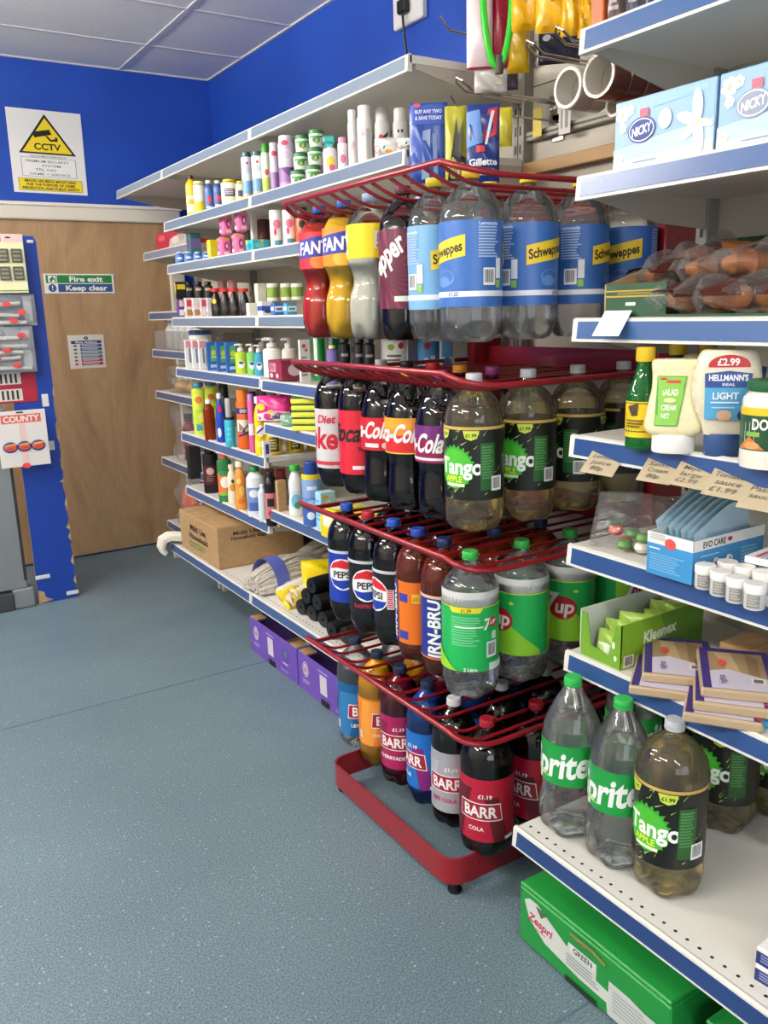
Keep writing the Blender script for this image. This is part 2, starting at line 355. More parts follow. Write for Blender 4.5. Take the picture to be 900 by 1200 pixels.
# door in the end wall
dx0, dx1, dz1 = .2, 1.735, 1.925
d = struct(MB().box(dx0, YE-.022, .012, dx1, YE, dz1, M_ply).obj('door_1', smooth=False), 'flush plywood door in the blue end wall', 'door')
f = MB(); f.box(dx0-.09, YE-.05, dz1, dx1+.09, YE, dz1+.075, '#ddd6c6', .006); f.box(dx1, YE-.045, 0, dx1+.09, YE, dz1, '#ddd6c6', .006)
f.box(dx0-.09, YE-.045, 0, dx0, YE, dz1, '#ddd6c6', .006); f.box(dx0-.1, YE-.06, dz1+.07, dx1+.1, YE, dz1+.09, '#e6e0d2', .004)
struct(f.obj('trim_3', smooth=False), 'cream wooden frame around the plywood door', 'door frame')

# ------------------------------------------------------------------ ceiling lights (behind and above the viewer's frame)
def ceiling_light(x, y, label, w=.07, L_=1.5):
    t = thing('ceiling_light', label, 'ceiling light', (x, y, ZC), 0, 'fluorescent battens under the ceiling')
    D_ = .26
    MB().box(-.035, -L_/2, -.035-D_, .035, L_/2, -D_, '#ececec', .004).obj('batten_body', t, smooth=False)
    MB().tube([(0, -L_/2+.03, -.07-D_), (0, L_/2-.03, -.07-D_)], .032, emit('lamp_diffuser', '#fff7ec', LAMP), 16).obj('diffuser', t)
    for k in (-1, 1):
        MB().box(-.04, k*(L_/2-.015)-.02, -.11-D_, .04, k*(L_/2-.015)+.02, -.03-D_, '#dedede', .004).obj('end_cap', t, smooth=False)
        MB().tube([(0, k*L_*.35, -D_), (0, k*L_*.35, .012)], .006, '#cfcfcf', 8).obj('suspension_rod', t)
LAMP = 98.0
ceiling_light(-1.0, .9, 'fluorescent batten on the ceiling above the aisle by the near shelves')
ceiling_light(-.3, 3.1, 'fluorescent batten on the ceiling above the aisle by the far shelves')
ceiling_light(-.1, -1.2, 'fluorescent batten on the ceiling behind the viewer')
ceiling_light(-1.1, 4.0, 'fluorescent batten on the ceiling near the wooden door')
ceiling_light(-1.9, 2.0, 'fluorescent batten on the ceiling above the left hand aisle')

# ------------------------------------------------------------------ shelving
def shelf(xf, xb, y0, y1, zb, label, holes=False, brackets=True, hf=.042, name='gondola_shelf', cap=True, strip=M_blue, group=None):
    """zb: underside of the front price rail"""
    zt = zb+hf; t = thing(name, label, 'shelf', (xf, (y0+y1)/2, zb), 0, group); h = (y1-y0)/2-.002
    D = MB(); D.box(.008, -h, hf-.022, xb-xf, h, hf, M_steel, .002)
    if holes:
        n = int((y1-y0)/.0255)
        for row in (.035,):
            for i in range(n):
                yy = -h+.02+i*(2*h-.04)/(n-1)
                vs = [(row+.0035*math.cos(a*PI/4), yy+.0035*math.sin(a*PI/4), hf+.0006) for a in range(8)]; D.add(vs, [tuple(range(8))], '#1b1a18')
    D.obj('deck', t)
    R = MB(); pr = [(0, .0), (.016, .0), (.016, hf+.001), (.010, hf+.003), (.004, hf)]
    vs = [(a, -h, b) for a, b in pr]+[(a, h, b) for a, b in pr]; n = len(pr)
    R.add(vs, [tuple(range(n)), tuple(range(2*n-1, n-1, -1))]+[(i, n+i, n+(i+1) % n, (i+1) % n) for i in range(n)], M_steel)
    r = R.obj('price_rail', t, smooth=False)
    S = MB(); q = .014
    S.add([(-.0012, -h+q, .006), (-.0012, h-q, .006), (.0025, h-q, hf-.004), (.0025, -h+q, hf-.004), (.002, -h+q, .006), (.002, h-q, .006), (.005, h-q, hf-.004), (.005, -h+q, hf-.004)],
          [(0, 3, 2, 1), (4, 5, 6, 7), (0, 1, 5, 4), (3, 7, 6, 2), (0, 4, 7, 3), (1, 2, 6, 5)], strip)
    s = S.obj('price_strip', r, smooth=False); s['label'] = 'blue price strip'
    if brackets:
        for k in (-1, 1):
            B = MB(); yy = k*(h-.004); L_ = xb-xf
            B.add([(.03, yy-.002, hf-.022), (L_, yy-.002, hf-.022), (L_, yy-.002, hf-.085), (L_*.55, yy-.002, hf-.075), (.03, yy-.002, hf-.034),
                   (.03, yy+.002, hf-.022), (L_, yy+.002, hf-.022), (L_, yy+.002, hf-.085), (L_*.55, yy+.002, hf-.075), (.03, yy+.002, hf-.034)],
                  [(0, 1, 2, 3, 4), (9, 8, 7, 6, 5), (0, 5, 6, 1), (1, 6, 7, 2), (2, 7, 8, 3), (3, 8, 9, 4), (4, 9, 5, 0)], M_under)
            B.obj('bracket', t, smooth=False)
    return t
def frame(xb, xfoot, y0, y1, zt, label, ups=(1, 1), foot_h=.1, base=True):
    t = thing('shelving_frame', label, 'shelving frame', (xb, (y0+y1)/2, 0)); h = (y1-y0)/2
    P = MB(); n = 6
    for i in range(n):
        a = .06+(zt-.06)*i/n; b = .06+(zt-.06)*(i+1)/n; P.box(.0, -h+.012, a+.0015, .014, h-.012, b-.0015, M_under)
    P.obj('back_panel', t, smooth=False)
    for k, on in zip((-1, 1), ups):
        if on:
            U = MB(); U.box(-.036, k*h-.014, 0, .012, k*h+.014, zt, '#8d8a82', .002)
            for j in range(int(zt/.05)): U.box(-.0366, k*h-.004, .03+j*.05, -.034, k*h+.004, .055+j*.05, '#15140f')
            U.obj('upright', t, smooth=False)
    if base:
        for k in (-1, 1): MB().box(xfoot-xb+.05, k*(h-.02)-.015, .0, -.03, k*(h-.02)+.015, foot_h, M_under, .003).obj('base_leg', t, smooth=False)
    return t
XF, XB = 1.35, 1.80
frame(XB, 1.45, 4.02, 4.76, 2.03, 'grey shelving frame with back panel in the far corner beside the door', (0, 1))
frame(XB, 1.45, 3.02, 4.00, 2.03, 'grey shelving frame behind the toothbrush and cleaning shelves', (1, 1))
frame(XB, 1.45, 2.03, 3.00, 2.03, 'grey shelving frame behind the left half of the red bottle rack', (1, 0))
frame(XB, 1.45, 1.26, 2.01, 2.40, 'grey wall panel frame carrying hooks behind the red bottle rack', (0, 1), base=False)
for y0, y1, w in ((4.01, 4.76, 'far corner above the door end'), (3.02, 4.01, 'middle bay above the yellow bottles'), (2.0, 3.02, 'near bay above the white spray cans')):
    shelf(XF+.015, XB, y0, y1, 2.005, 'empty topmost shelf with pale price strip, '+w, strip=mat('#7a8a9c', .3))
for zb, w in ((1.773, 'holding air fresheners and yellow bottles, second from top'), (1.584, 'holding pink packs and small blue bottles, third from top'),
              (1.345, 'holding red capped bottles and small cartons at eye level'), (1.113, 'holding toothbrushes, shampoo and pump bottles'),
              (.803, 'holding lime, amber and turquoise cleaner bottles'), (.535, 'holding black and orange laundry bottles above the cardboard box')):
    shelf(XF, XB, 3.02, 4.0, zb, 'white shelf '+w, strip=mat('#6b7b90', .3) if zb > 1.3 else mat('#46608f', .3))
for zb, w in ((1.773, 'holding white and lilac spray cans, above the red bottle rack'), (1.584, 'holding white and pink packs, behind red soft drink bottles'),
              (1.345, 'holding green and cream tubs behind orange soft drinks'), (1.108, 'holding the maroon carton behind the cola bottles'),
              (.941, 'holding pink pack and yellow sponges'), (.598, 'holding blue spray can and light blue carton')):
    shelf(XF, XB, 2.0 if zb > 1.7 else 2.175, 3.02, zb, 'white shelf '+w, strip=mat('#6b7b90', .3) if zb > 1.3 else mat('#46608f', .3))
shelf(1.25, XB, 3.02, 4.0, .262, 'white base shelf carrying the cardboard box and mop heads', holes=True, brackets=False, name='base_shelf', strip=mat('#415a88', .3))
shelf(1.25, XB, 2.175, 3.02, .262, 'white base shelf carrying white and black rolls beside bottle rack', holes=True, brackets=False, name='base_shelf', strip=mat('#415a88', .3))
for zb, w in ((1.690, 'carrying a red pack'), (1.375, 'empty, above the clear tray'), (1.175, 'carrying a clear tray of bottles'), (.945, 'carrying a bag of bread rolls'), (.565, 'carrying a maroon bottle in film'), (.19, 'carrying a clear bag with an orange item')):
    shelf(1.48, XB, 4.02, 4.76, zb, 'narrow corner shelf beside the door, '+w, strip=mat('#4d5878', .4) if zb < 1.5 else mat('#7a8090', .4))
# near run of shelving on the right
NX, NB, N0, N1 = 1.21, 1.62, .22, 1.225
frame(NB, 1.30, N0, N1, 2.45, 'grey shelving frame holding the right hand food shelves', (1, 1))
for zb, w in ((1.838, 'holding dark packs at the top right corner'), (1.588, 'holding blue tissue boxes'), (1.329, 'holding trays of bagged croissants'),
              (1.102, 'holding mayonnaise and lemon juice bottles'), (.875, 'holding the blue face mask box'), (.639, 'holding tissues and beige tights packs')):
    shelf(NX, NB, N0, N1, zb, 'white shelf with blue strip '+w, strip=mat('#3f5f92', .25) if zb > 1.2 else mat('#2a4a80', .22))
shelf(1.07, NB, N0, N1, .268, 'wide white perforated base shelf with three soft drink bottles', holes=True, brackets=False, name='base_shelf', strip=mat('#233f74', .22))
# wooden batten and steel strip on the wall panel above the rack
tag(MB().box(1.765, 1.30, 1.768, 1.782, 2.06, 1.802, '#b99563', .002).obj('wooden_batten', smooth=False), 'pale wooden batten across the panel above the red rack', 'batten')
st = MB(); st.box(1.774, 1.28, 1.862, 1.80, 2.0, 1.886, '#9c9890', .002); st.box(1.772, 1.28, 1.871, 1.775, 2.0, 1.876, '#3a3834')
tag(st.obj('steel_strip', smooth=False), 'grooved steel strip across the panel above the wooden batten', 'metal strip')

# ------------------------------------------------------------------ red wire bottle rack
LANES = [[1.452, 1.585, 1.71, 1.848, 1.977, 2.115], [1.462, 1.592, 1.712, 1.834, 1.959, 2.082], [1.465, 1.592, 1.708, 1.826, 1.946, 2.068], [1.44, 1.575, 1.695, 1.817, 1.942, 2.07]]
XLANE = [1.142, 1.155, 1.168, 1.178]         # how far in the first bottle of a lane hangs
TIERS = [1.328, .915, .515, .100]            # height of the bottle bottoms
HB = .345
GRID = [z+.312 for z in TIERS]
RX0, RX1, RY0, RY1 = 1.055, 1.72, 1.365, 2.155
rk = thing('bottle_rack', 'red wire bottle rack with four tiers of hanging soft drinks', 'rack', (RX0, 1.7, 0))
o = Vector((RX0, 1.7, 0))
def rel(p): return (p[0]-o.x, p[1]-o.y, p[2]-o.z)
def arc(p0, p1, p2, n=5):                      # rounded corner at p1
    p0, p1, p2 = map(Vector, (p0, p1, p2)); return [p0*(1-t)**2+p1*2*t*(1-t)+p2*t*t for t in [i/n for i in range(n+1)]]
for g, lanes in zip(GRID, LANES):
    zl = g+.040; zf = g+.012
    pts = [(RX1, RY0, zf)]+arc((RX0+.10, RY0, zf), (RX0+.005, RY0, zf+.004), (RX0, RY0+.07, zl))+arc((RX0, RY1-.03, zl), (RX0, RY1, zl), (RX0+.04, RY1, zf))+[(RX1, RY1, zf)]
    fr = MB().tube([rel(p) for p in pts], .0065, M_red, 10).obj('tier_frame', rk, ang=60)
    for y in lanes:
        for s in (-1, 1):
            yy = y+s*.026
            pts = [(RX1, yy, g)]+arc((RX0+.09, yy, g), (RX0+.055, yy, g), (RX0+.004, yy+.018, zl-.004))
            MB().tube([rel(p) for p in pts], .0045, M_red, 8).obj('lane_rail', fr, ang=60)
    MB().box(RX1-.004-o.x, RY0-o.y, g-.012, RX1+.004-o.x, RY1-o.y, g+.055, M_red, .002).obj('back_bar', rk, smooth=False)
for y, hz in ((1.405, 1.705), (2.12, 1.705)):
    MB().box(1.665-o.x, y-.018-o.y, .03, 1.775-o.x, y+.018-o.y, hz, M_red, .003).obj('back_post', rk, smooth=False)
# base: a flat steel band standing on edge, rounded corners
B = MB(); q = [(1.74, 1.43)]+[p[:2] for p in arc((1.12, 1.43, 0), (1.058, 1.43, 0), (1.058, 1.49, 0), 7)]+[p[:2] for p in arc((1.058, 1.98, 0), (1.058, 2.03, 0), (1.11, 2.03, 0), 7)]+[(1.74, 2.03)]
inn = [(1.74, 1.436)]+[p[:2] for p in arc((1.12, 1.436, 0), (1.064, 1.436, 0), (1.064, 1.49, 0), 7)]+[p[:2] for p in arc((1.064, 1.98, 0), (1.064, 2.024, 0), (1.11, 2.024, 0), 7)]+[(1.74, 2.024)]
n = len(q); vs = []
for z in (.028, .098): vs += [rel((a, b, z)) for a, b in q]+[rel((a, b, z)) for a, b in inn]
fs = []
for i in range(n-1):
    fs += [(i, i+1, 2*n+i+1, 2*n+i), (n+i+1, n+i, 3*n+i, 3*n+i+1), (2*n+i, 2*n+i+1, 3*n+i+1, 3*n+i), (i+1, i, n+i, n+i+1)]
B.add(vs, fs, M_red); B.obj('base_band', rk, ang=40)
for a, b in ((1.09, 1.455), (1.09, 2.005), (1.70, 1.455), (1.70, 2.005)):
    MB().lathe([(.018, 0), (.018, .006), (.010, .009), (.010, .03)], M_black, 14, T(*rel((a, b, 0)))).obj('rack_foot', rk)
# ------------------------------------------------------------------ soft drink bottles
def interp(pr, n=3):
    """smooth a coarse profile with Catmull-Rom so silhouettes stay round"""
    out = []
    P = [pr[0]]+list(pr)+[pr[-1]]
    for i in range(1, len(P)-2):
        a, b, c, d = P[i-1], P[i], P[i+1], P[i+2]
        for k in range(n):
            t = k/n; f = lambda j: .5*((2*b[j])+(-a[j]+c[j])*t+(2*a[j]-5*b[j]+4*c[j]-d[j])*t*t+(-a[j]+3*b[j]-3*c[j]+d[j])*t**3)
            out.append((max(0, f(0)), f(1)))
    out.append(pr[-1]); return out
SHAPES = {
 'straight': [(0, .02), (.30, .016), (.58, .0), (.76, .006), (.89, .03), (.965, .065), (1, .115), (1, .20), (1, .45), (1, .69), (.985, .735), (.93, .78), (.83, .82), (.69, .855), (.52, .885), (.36, .91), (.25, .93), (.225, .945), (.225, .97)],
 'contour': [(0, .02), (.30, .016), (.55, .0), (.74, .006), (.86, .03), (.92, .065), (.945, .11), (.93, .20), (.89, .28), (.90, .36), (.985, .43), (1, .50), (1, .62), (.97, .68), (.89, .74), (.75, .80), (.58, .855), (.40, .90), (.27, .93), (.225, .95), (.225, .97)],
 'waisted': [(0, .02), (.30, .016), (.55, .0), (.74, .006), (.86, .03), (.93, .065), (.965, .12), (.975, .22), (.93, .30), (.80, .37), (.765, .42), (.86, .48), (.985, .53), (1, .58), (1, .74), (.96, .79), (.84, .835), (.66, .875), (.46, .905), (.29, .93), (.225, .95), (.225, .97)],
 'tapered': [(0, .02), (.30, .016), (.60, .0), (.80, .006), (.92, .03), (.98, .07), (1, .13), (.985, .20), (.93, .26), (.92, .33), (.93, .42), (.93, .60), (.925, .645), (.88, .70), (.76, .76), (.60, .825), (.44, .88), (.30, .925), (.225, .95), (.225, .97)],
}
def lobes_for(H):
    def f(a, z):
        t = max(0.0, 1-z/(.115*H))
        return 1-.20*(t**.6)*(.5-.5*math.cos(5*a))**1.4
    return f
W_ = '#f4f4f2'
def price(u, v, s='£1.19', col='#f4f4f2', h=.010): return ('text', s, u, v, h, col, {'sx': 1.05})
def barr(col, dark, flavour, fcol='#f4f4f2'):
    L_ = [('poly', [(-.10, .0), (-.055, .0), (-.02, .14), (-.09, .14)], dark), ('poly', [(.035, .0), (.075, .0), (.045, .12), (.01, .12)], dark)]
    for c in (-.0, .2):
        L_ += [('poly', [(c-.058, .058), (c+.056, .058), (c+.050, .104), (c-.054, .104)], W_), ('poly', [(c-.056, .0605), (c+.0535, .0605), (c+.048, .1015), (c-.052, .1015)], '#a01430'),
               ('text', 'BARR', c-.002, .081, .028, W_, {'sx': .86}), ('text', flavour, c-.01, .035, .010, fcol, {}), price(c+.012, .122)]
    return L_+[('rect', .062, .004, .088, .013, W_), ('rect', -.098, .02, -.088, .045, '#cfd8cf')]
def pepsi_logo(c): return [('ell', c, .085, .047, .047, '#f2f2f2'), ('poly', [(c-.043, .099), (c-.015, .105), (c+.015, .102), (c+.043, .099), (c+.03, .118), (c, .129), (c-.03, .118)], '#d01c2c'),
    ('poly', [(c-.043, .070), (c-.015, .066), (c+.015, .069), (c+.043, .070), (c+.03, .052), (c, .041), (c-.03, .052)], '#1238a0'), ('text', 'PEPSI', c, .0845, .019, '#101018', {'sx': 1.0}), ('ring', c, .085, .047, .047, .003, '#f2f2f2')]
def splash(seed, n, u0, u1, v0, v1, col):
    r = random.Random(seed); o = []
    for i in range(n):
        u, v = r.uniform(u0, u1), r.uniform(v0, v1); a = r.uniform(.3, 1.2); l = r.uniform(.006, .02); w = .0012
        du, dv = math.cos(a)*l, math.sin(a)*l; o.append([(u, v), (u+w, v-w), (u+du, v+dv)])
    return [('polys', o, col)]
def tango():
    o = [('rect', -.2, .1535, .2, .160, '#c9a85c')]
    o += splash(4, 46, -.19, .19, .005, .15, '#a9d24a')+splash(9, 24, -.19, .19, .0, .15, '#e8efc0')
    for c in (-.10, .10):
        o += [('burst', c, .072, .050, .042, 24, '#37a52c'), ('ell', c, .068, .043, .043, '#49b62f'), ('text', 'Tango', c+.012, .074, .034, W_, {'sx': .88}),
              ('text', 'APPLE', c-.002, .046, .013, '#d7e83c', {'sx': .9}), ('rect', c-.022, .0295, c+.026, .036, '#e9f3d6')]
        for d in (-.032, .04): o += [('poly', [(c+d-.018, .152), (c+d+.018, .152), (c+d+.013, .136), (c+d, .131), (c+d-.013, .136)], '#c5d84a'), ('text', '£1.99', c+d, .142, .0075, '#1c2a10')]
        o += [('rect', c+.060, .022, c+.094, .125, '#1d5a22'), ('lines', c+.063, .045, c+.091, .118, 12, '#4c8a4a')]
    return o+[('bars', -.015, .02, .012, .052)]
def schw(bg, fine, light):
    o = [('rect', -.21, .020, .21, .031, '#eef1f6')]
    for c in (-.10, .10):
        o += [('poly', [(c-.050, .082), (c+.052, .100), (c+.052, .142), (c-.050, .122)], '#f3cf2e'), ('text', 'Schweppes', c, .112, .019, '#141414', {'b': 1, 'sh': .1, 'rot': 10.5, 'w': .092}),
              ('text', '£1.25', c+.025, .0255, .0075, '#27406e'), ('ell', c+.005, .058, .024, .016, fine), ('ell', c+.005, .060, .020, .012, bg), ('ell', c-.0, .050, .017, .011, fine)]
    o += [('lines', -.022, .094, .026, .156, 11, '#a9c4ea'), ('bars', -.012, .042, .016, .076), ('rect', .018, .055, .032, .095, '#eef1f6'), ('rect', .018, .037, .030, .052, '#8cc152'), ('text', 'Lemonade', .0, .162, .007, '#dbe7f8')]
    return o
def seven(front):
    o = [('poly', [(-.21, .0), (-.03, .0), (-.21, .085)], '#7fc42a'), ('rect', -.21, .152, .21, .1545, '#d8d432')]
    if front:
        o += [('poly', [(-.052, .153), (.03, .153), (.022, .141), (-.044, .141)], '#e8dc2c'), ('text', '£1.39', -.01, .147, .0075, '#9c3a1c'), ('text', '7', .040, .113, .026, W_, {'sh': .15}), ('ell', .056, .116, .012, .012, '#c8202c'), ('text', 'UP', .056, .116, .010, W_, {'sh': .15}),
              ('lines', -.045, .060, .025, .132, 12, '#6fd092'), ('rect', -.036, .106, .030, .109, W_), ('bars', .038, .032, .068, .070), ('rect', .045, .0, .10, .018, '#dfeee0'), ('text', '2 Litre', .0, .006, .008, '#e6f4e4'), ('rect', .052, .075, .066, .094, '#cfe6d2')]
        o += [('poly', [(-.10, .0), (-.03, .0), (-.10, .055)], '#8ccc2e')]
    else:
        for c in (-.10, .10):
            o += [('poly', [(c-.09, .0), (c+.085, .0), (c+.085, .012), (c-.02, .10), (c-.09, .125)], '#8ccc2e'), ('ell', c-.02, .086, .036, .030, '#c01828'), ('text', '7', c-.052, .098, .05, W_, {'sh': .15}), ('text', 'up', c-.014, .090, .034, W_, {'sh': .12}), ('ell', c+.012, .130, .006, .004, '#d3e23a')]
    return o
def fanta(fl, fruit):
    o = []
    for c in (-.1, .1):
        o += [('ell', c+.01, .018, .03, .02, fruit), ('poly', [(c-.062, .026), (c+.06, .034), (c+.07, .074), (c+.02, .084), (c-.07, .070)], '#24309a'), ('text', 'FANTA', c, .054, .031, W_, {'sh': .12, 'w': .118, 'rot': 3}), ('ell', c+.04, .014, .02, .008, '#f0e4c8')]
    return o+[('bars', -.02, .03, .02, .07)]
def coke(txt, tc, u=0, v=.05, h=.034, **k):
    o = []
    for c in (-.1, .1): o += [('text', txt, c+u, v, h, tc, {'sh': .3, 'w': k.get('w', .13)})]
    return o+k.get('more', [])
KINDS = {}
def kind(name, shape, R, desc, cap, liq, fill, z0, z1, lab, items, capm=None): KINDS[name] = dict(shape=shape, R=R, desc=desc, cap=cap, liq=liq, fill=fill, z0=z0, z1=z1, lab=lab, items=items, m=None)
CLEAR = hazy('clear_drink', (.985, .99, .99), '#dfe4e2', .06, .2); COLA = liquid('cola_drink', '#0a0302', 0, .06); AMBER = hazy('apple_drink', (.97, .90, .60), '#e0c060', .06, .25)
RR, RL = .066, .0588
kind('fr', 'waisted', RL, 'strawberry red soft drink bottle', '#1f4fb0', liquid('red_drink', '#c42a1e', .0, .2), .865, .53, .80, '#d8283c', fanta(0, '#f08030'))
kind('fy', 'waisted', RL, 'orange yellow soft drink bottle', '#2a62bc', liquid('orange_drink', '#f2bd10', .0, .2), .865, .53, .80, '#ee8a1c', fanta(0, '#f6b23a'))
kind('fl', 'waisted', RL, 'cloudy lemon soft drink bottle', '#9fb4d8', liquid('cloudy_drink', '#dcdccb', .0, .25), .79, .56, .79, '#f0d90a', fanta(0, '#f4f0c0')[2:4]+[('text', 'FANTA', -.1, .05, .031, W_, {'sh': .12, 'w': .118}), ('rect', .036, .02, .066, .062, '#f2f2ee'), ('bars', .04, .032, .062, .058), ('lines', .04, .023, .062, .03, 2, '#555555')])
kind('dp', 'straight', RL, 'dark cherry cola bottle with maroon label', '#5a1830', COLA, .80, .21, .72, '#5c1230', [('polys', [x for i in range(24) for x in [[(0+.03*math.cos(i*PI/12), .08+.03*math.sin(i*PI/12)), (.14*math.cos(i*PI/12+.25), .08+.1*math.sin(i*PI/12+.25)), (.14*math.cos(i*PI/12+.36), .08+.1*math.sin(i*PI/12+.36))]]], '#7c2446')]+[('text', 'Dr Pepper', -.032, .098, .046, W_, {'sh': .2, 'rot': 38, 'w': .18}), ('rect', .02, .016, .054, .028, '#d8e0cc')])
kind('sl', 'straight', RL, 'clear bottle with pale blue label', '#d8c02e', CLEAR, .76, .20, .71, '#76add6', schw('#76add6', '#9cc8e4', 1))
kind('s', 'straight', RR, 'clear lemonade bottle with royal blue label', '#e3b81c', CLEAR, .80, .21, .70, '#3a6cb6', schw('#3a6cb6', '#6390cc', 0))
kind('dc', 'straight', RL, 'black cola bottle with silver label', '#c8c8cc', COLA, .80, .165, .645, '#c9c9cc', [('text', 'Coke', -.082, .085, .058, '#b81828', {'sh': .1, 'w': .16})]+coke('Diet', '#c0303c', .2, .138, .0001, w=.0002, more=[('text', 'Diet', -.035, .138, .022, '#c0303c', {'sh': .25}), ('rect', .0, .03, .012, .062, '#8fbf7a'), ('rect', -.2, .010, .2, .020, '#c03040')]))
kind('cz', 'straight', RL, 'black cola bottle with tall red label', '#1a1a1c', COLA, .80, .165, .66, '#cf2238', coke('Coca-Cola', '#151012', .1, .112, .046, w=.22, more=[('rect', -.03, .014, .07, .024, '#f0e8e8'), ('text', 'ZERO SUGAR', .02, .07, .008, '#2a0a10')]))
kind('c', 'contour', RL+.0008, 'contoured cola bottle with red label', '#c01c28', COLA, .74, .40, .64, '#c4202c', coke('Coca-Cola', W_, .052, .052, .040, w=.155, more=[('rect', -.04, .008, .0, .018, '#f0e0e0'), ('ell', .018, .013, .01, .008, '#f0e0e0')]))
kind('cm', 'contour', RL+.0008, 'contoured cola bottle with orange and red label', '#d88a1c', COLA, .72, .42, .67, '#cf2a2e', [('rect', -.2, .045, .2, .088, '#e08a20'), ('rect', -.2, .0, .2, .003, '#e8c040'), ('rect', -.2, .06, .02, .088, '#eaa02c')]+coke('Coca-Cola', W_, .056, .05, .042, w=.16, more=[('rect', .028, .008, .06, .016, '#dddddd')]))
kind('cc', 'contour', RL+.0008, 'contoured cola bottle with cherry purple label', '#7a1f62', COLA, .70, .40, .65, '#8a1c4c', [('rect', -.2, .055, .2, .088, '#6a2270'), ('rect', -.2, .006, .2, .012, '#f0e4ec')]+coke('Coca-Cola', W_, .035, .046, .042, w=.16))
kind('t', 'straight', RR, 'pale gold apple drink bottle with black label', '#b9bcc0', AMBER, .80, .22, .685, '#12160f', tango())
kind('p', 'straight', RL, 'cola bottle with bright blue roundel label', '#1d50b8', COLA, .93, .18, .63, '#1838a4', [('rect', -.2, .147, .2, .156, '#c9ccd4')]+pepsi_logo(-.1)+pepsi_logo(.1))
kind('pr', 'straight', RL, 'cola bottle with black label and round logo', '#b02030', COLA, .93, .18, .63, '#15151c', [('rect', -.2, .147, .2, .156, '#c9ccd4')]+pepsi_logo(-.1)+pepsi_logo(.1)+[('text', 'RASPBERRY', .08, .026, .011, '#b02848'), ('text', 'RASPBERRY', -.1, .026, .011, '#b02848')])
kind('pc', 'straight', RL, 'cola bottle with black label and red spots', '#2a5ac0', COLA, .93, .18, .63, '#15151c', [('rect', -.2, .147, .2, .156, '#c9ccd4')]+pepsi_logo(-.07)+[('ell', .015, .098, .020, .020, '#c02038'), ('ell', .02, .035, .022, .008, '#c02038'), ('rect', -.028, .05, -.008, .105, '#c9ccd4'), ('lines', -.026, .052, -.01, .103, 9, '#c02038')]+pepsi_logo(.13))
ORANGE = hazy('ginger_drink', (.86, .36, .16), '#c4562a', .35, .25)
kind('ib', 'straight', RL, 'amber drink bottle with orange label', '#2448b0', ORANGE, .90, .15, .63, '#e0701a', [('rect', -.058, .112, -.03, .134, '#2a3a9c'), ('rect', .03, .112, .058, .134, '#2a3a9c'), ('rect', -.058, .012, -.03, .034, '#2a3a9c'), ('rect', .03, .03, .058, .05, '#2a3a9c'), ('rect', -.018, .112, .018, .136, '#eec02c'), ('text', '£1.25', .0, .122, .009, '#7a4a10'), ('rect', .034, .004, .056, .026, '#d8d8d0'), ('lines', .036, .006, .054, .024, 6, '#444444'), ('rect', -.094, .0, -.064, .165, '#24308c'), ('text', 'IRN-BRU', -.079, .082, .02, W_, {'rot': 90, 'w': .14}), ('rect', .13, .0, .2, .165, '#24308c'), ('text', 'IRN-BRU', .165, .082, .03, W_, {'rot': 90, 'w': .15})])
kind('ix', 'straight', RL, 'amber drink bottle with navy blue label', '#1c2a5c', ORANGE, .90, .15, .62, '#24308c', [('rect', -.2, .155, .2, .163, '#e8b8a0'), ('text', 'IRN-BRU', -.034, .078, .034, W_, {'rot': 90, 'w': .145}), ('rect', .004, .02, .04, .125, '#d8702c'), ('text', 'XTRA', .022, .072, .026, '#24308c', {'rot': 90, 'w': .09}), ('rect', -.2, .0, .2, .004, '#d8702c')])
kind('u', 'straight', RR, 'clear bottle with bright green fine print label', '#35b04a', CLEAR, .80, .22, .67, '#1fae54', seven(1)+[('rect', -.21, .1545, .21, .157, '#d8d432')])
kind('u2', 'straight', RR, 'clear bottle with green and lime label', '#35b04a', CLEAR, .80, .22, .67, '#1fae54', seven(0))
kind('bl', 'straight', RL, 'clear lemonade bottle with blue label', '#1b2444', CLEAR, .9, .14, .63, '#1a5c94', barr('', '#2d77b0', 'LEMONADE'))
kind('bo', 'straight', RL, 'cloudy orange drink bottle with orange label', '#1b2444', liquid('orangeade_drink', '#dd9c14', .0, .2), .93, .21, .63, '#e8841c', barr('', '#f09a38', 'ORANGEADE'))
kind('bb', 'straight', RL, 'dark berry drink bottle with magenta label', '#1b2444', liquid('berry_drink', '#5c0e22', .1, .08), .93, .17, .63, '#a81c58', barr('', '#7c1440', 'CHERRYADE'))
kind('bu', 'straight', RL, 'blue drink bottle with sky blue label', '#1b2444', liquid('blue_drink', '#12408c', .1, .08), .93, .16, .63, '#1c6cc0', barr('', '#7a1c70', 'BLUE'))
kind('bg', 'straight', RL, 'cola bottle with grey label', '#d8d8da', COLA, .93, .15, .63, '#a4a4ac', barr('', '#b4b4bc', 'DIET COLA', '#c03050'))
kind('b', 'straight', RR, 'cola bottle with crimson label', '#a01828', COLA, .93, .15, .63, '#b31634', barr('', '#5c0e20', 'COLA'))
kind('sp', 'tapered', RR, 'clear lemon lime bottle with green band', '#2fae4e', CLEAR, .70, .36, .625, '#1d9440', [('text', 'Sprite', .0, .046, .056, W_, {'sh': .2, 'w': .15, 'rot': 6}), ('lines', -.05, .010, -.01, .022, 2, '#9fd060'), ('text', 'Sprite', .2, .046, .056, W_, {'sh': .2, 'w': .15, 'rot': 6})])
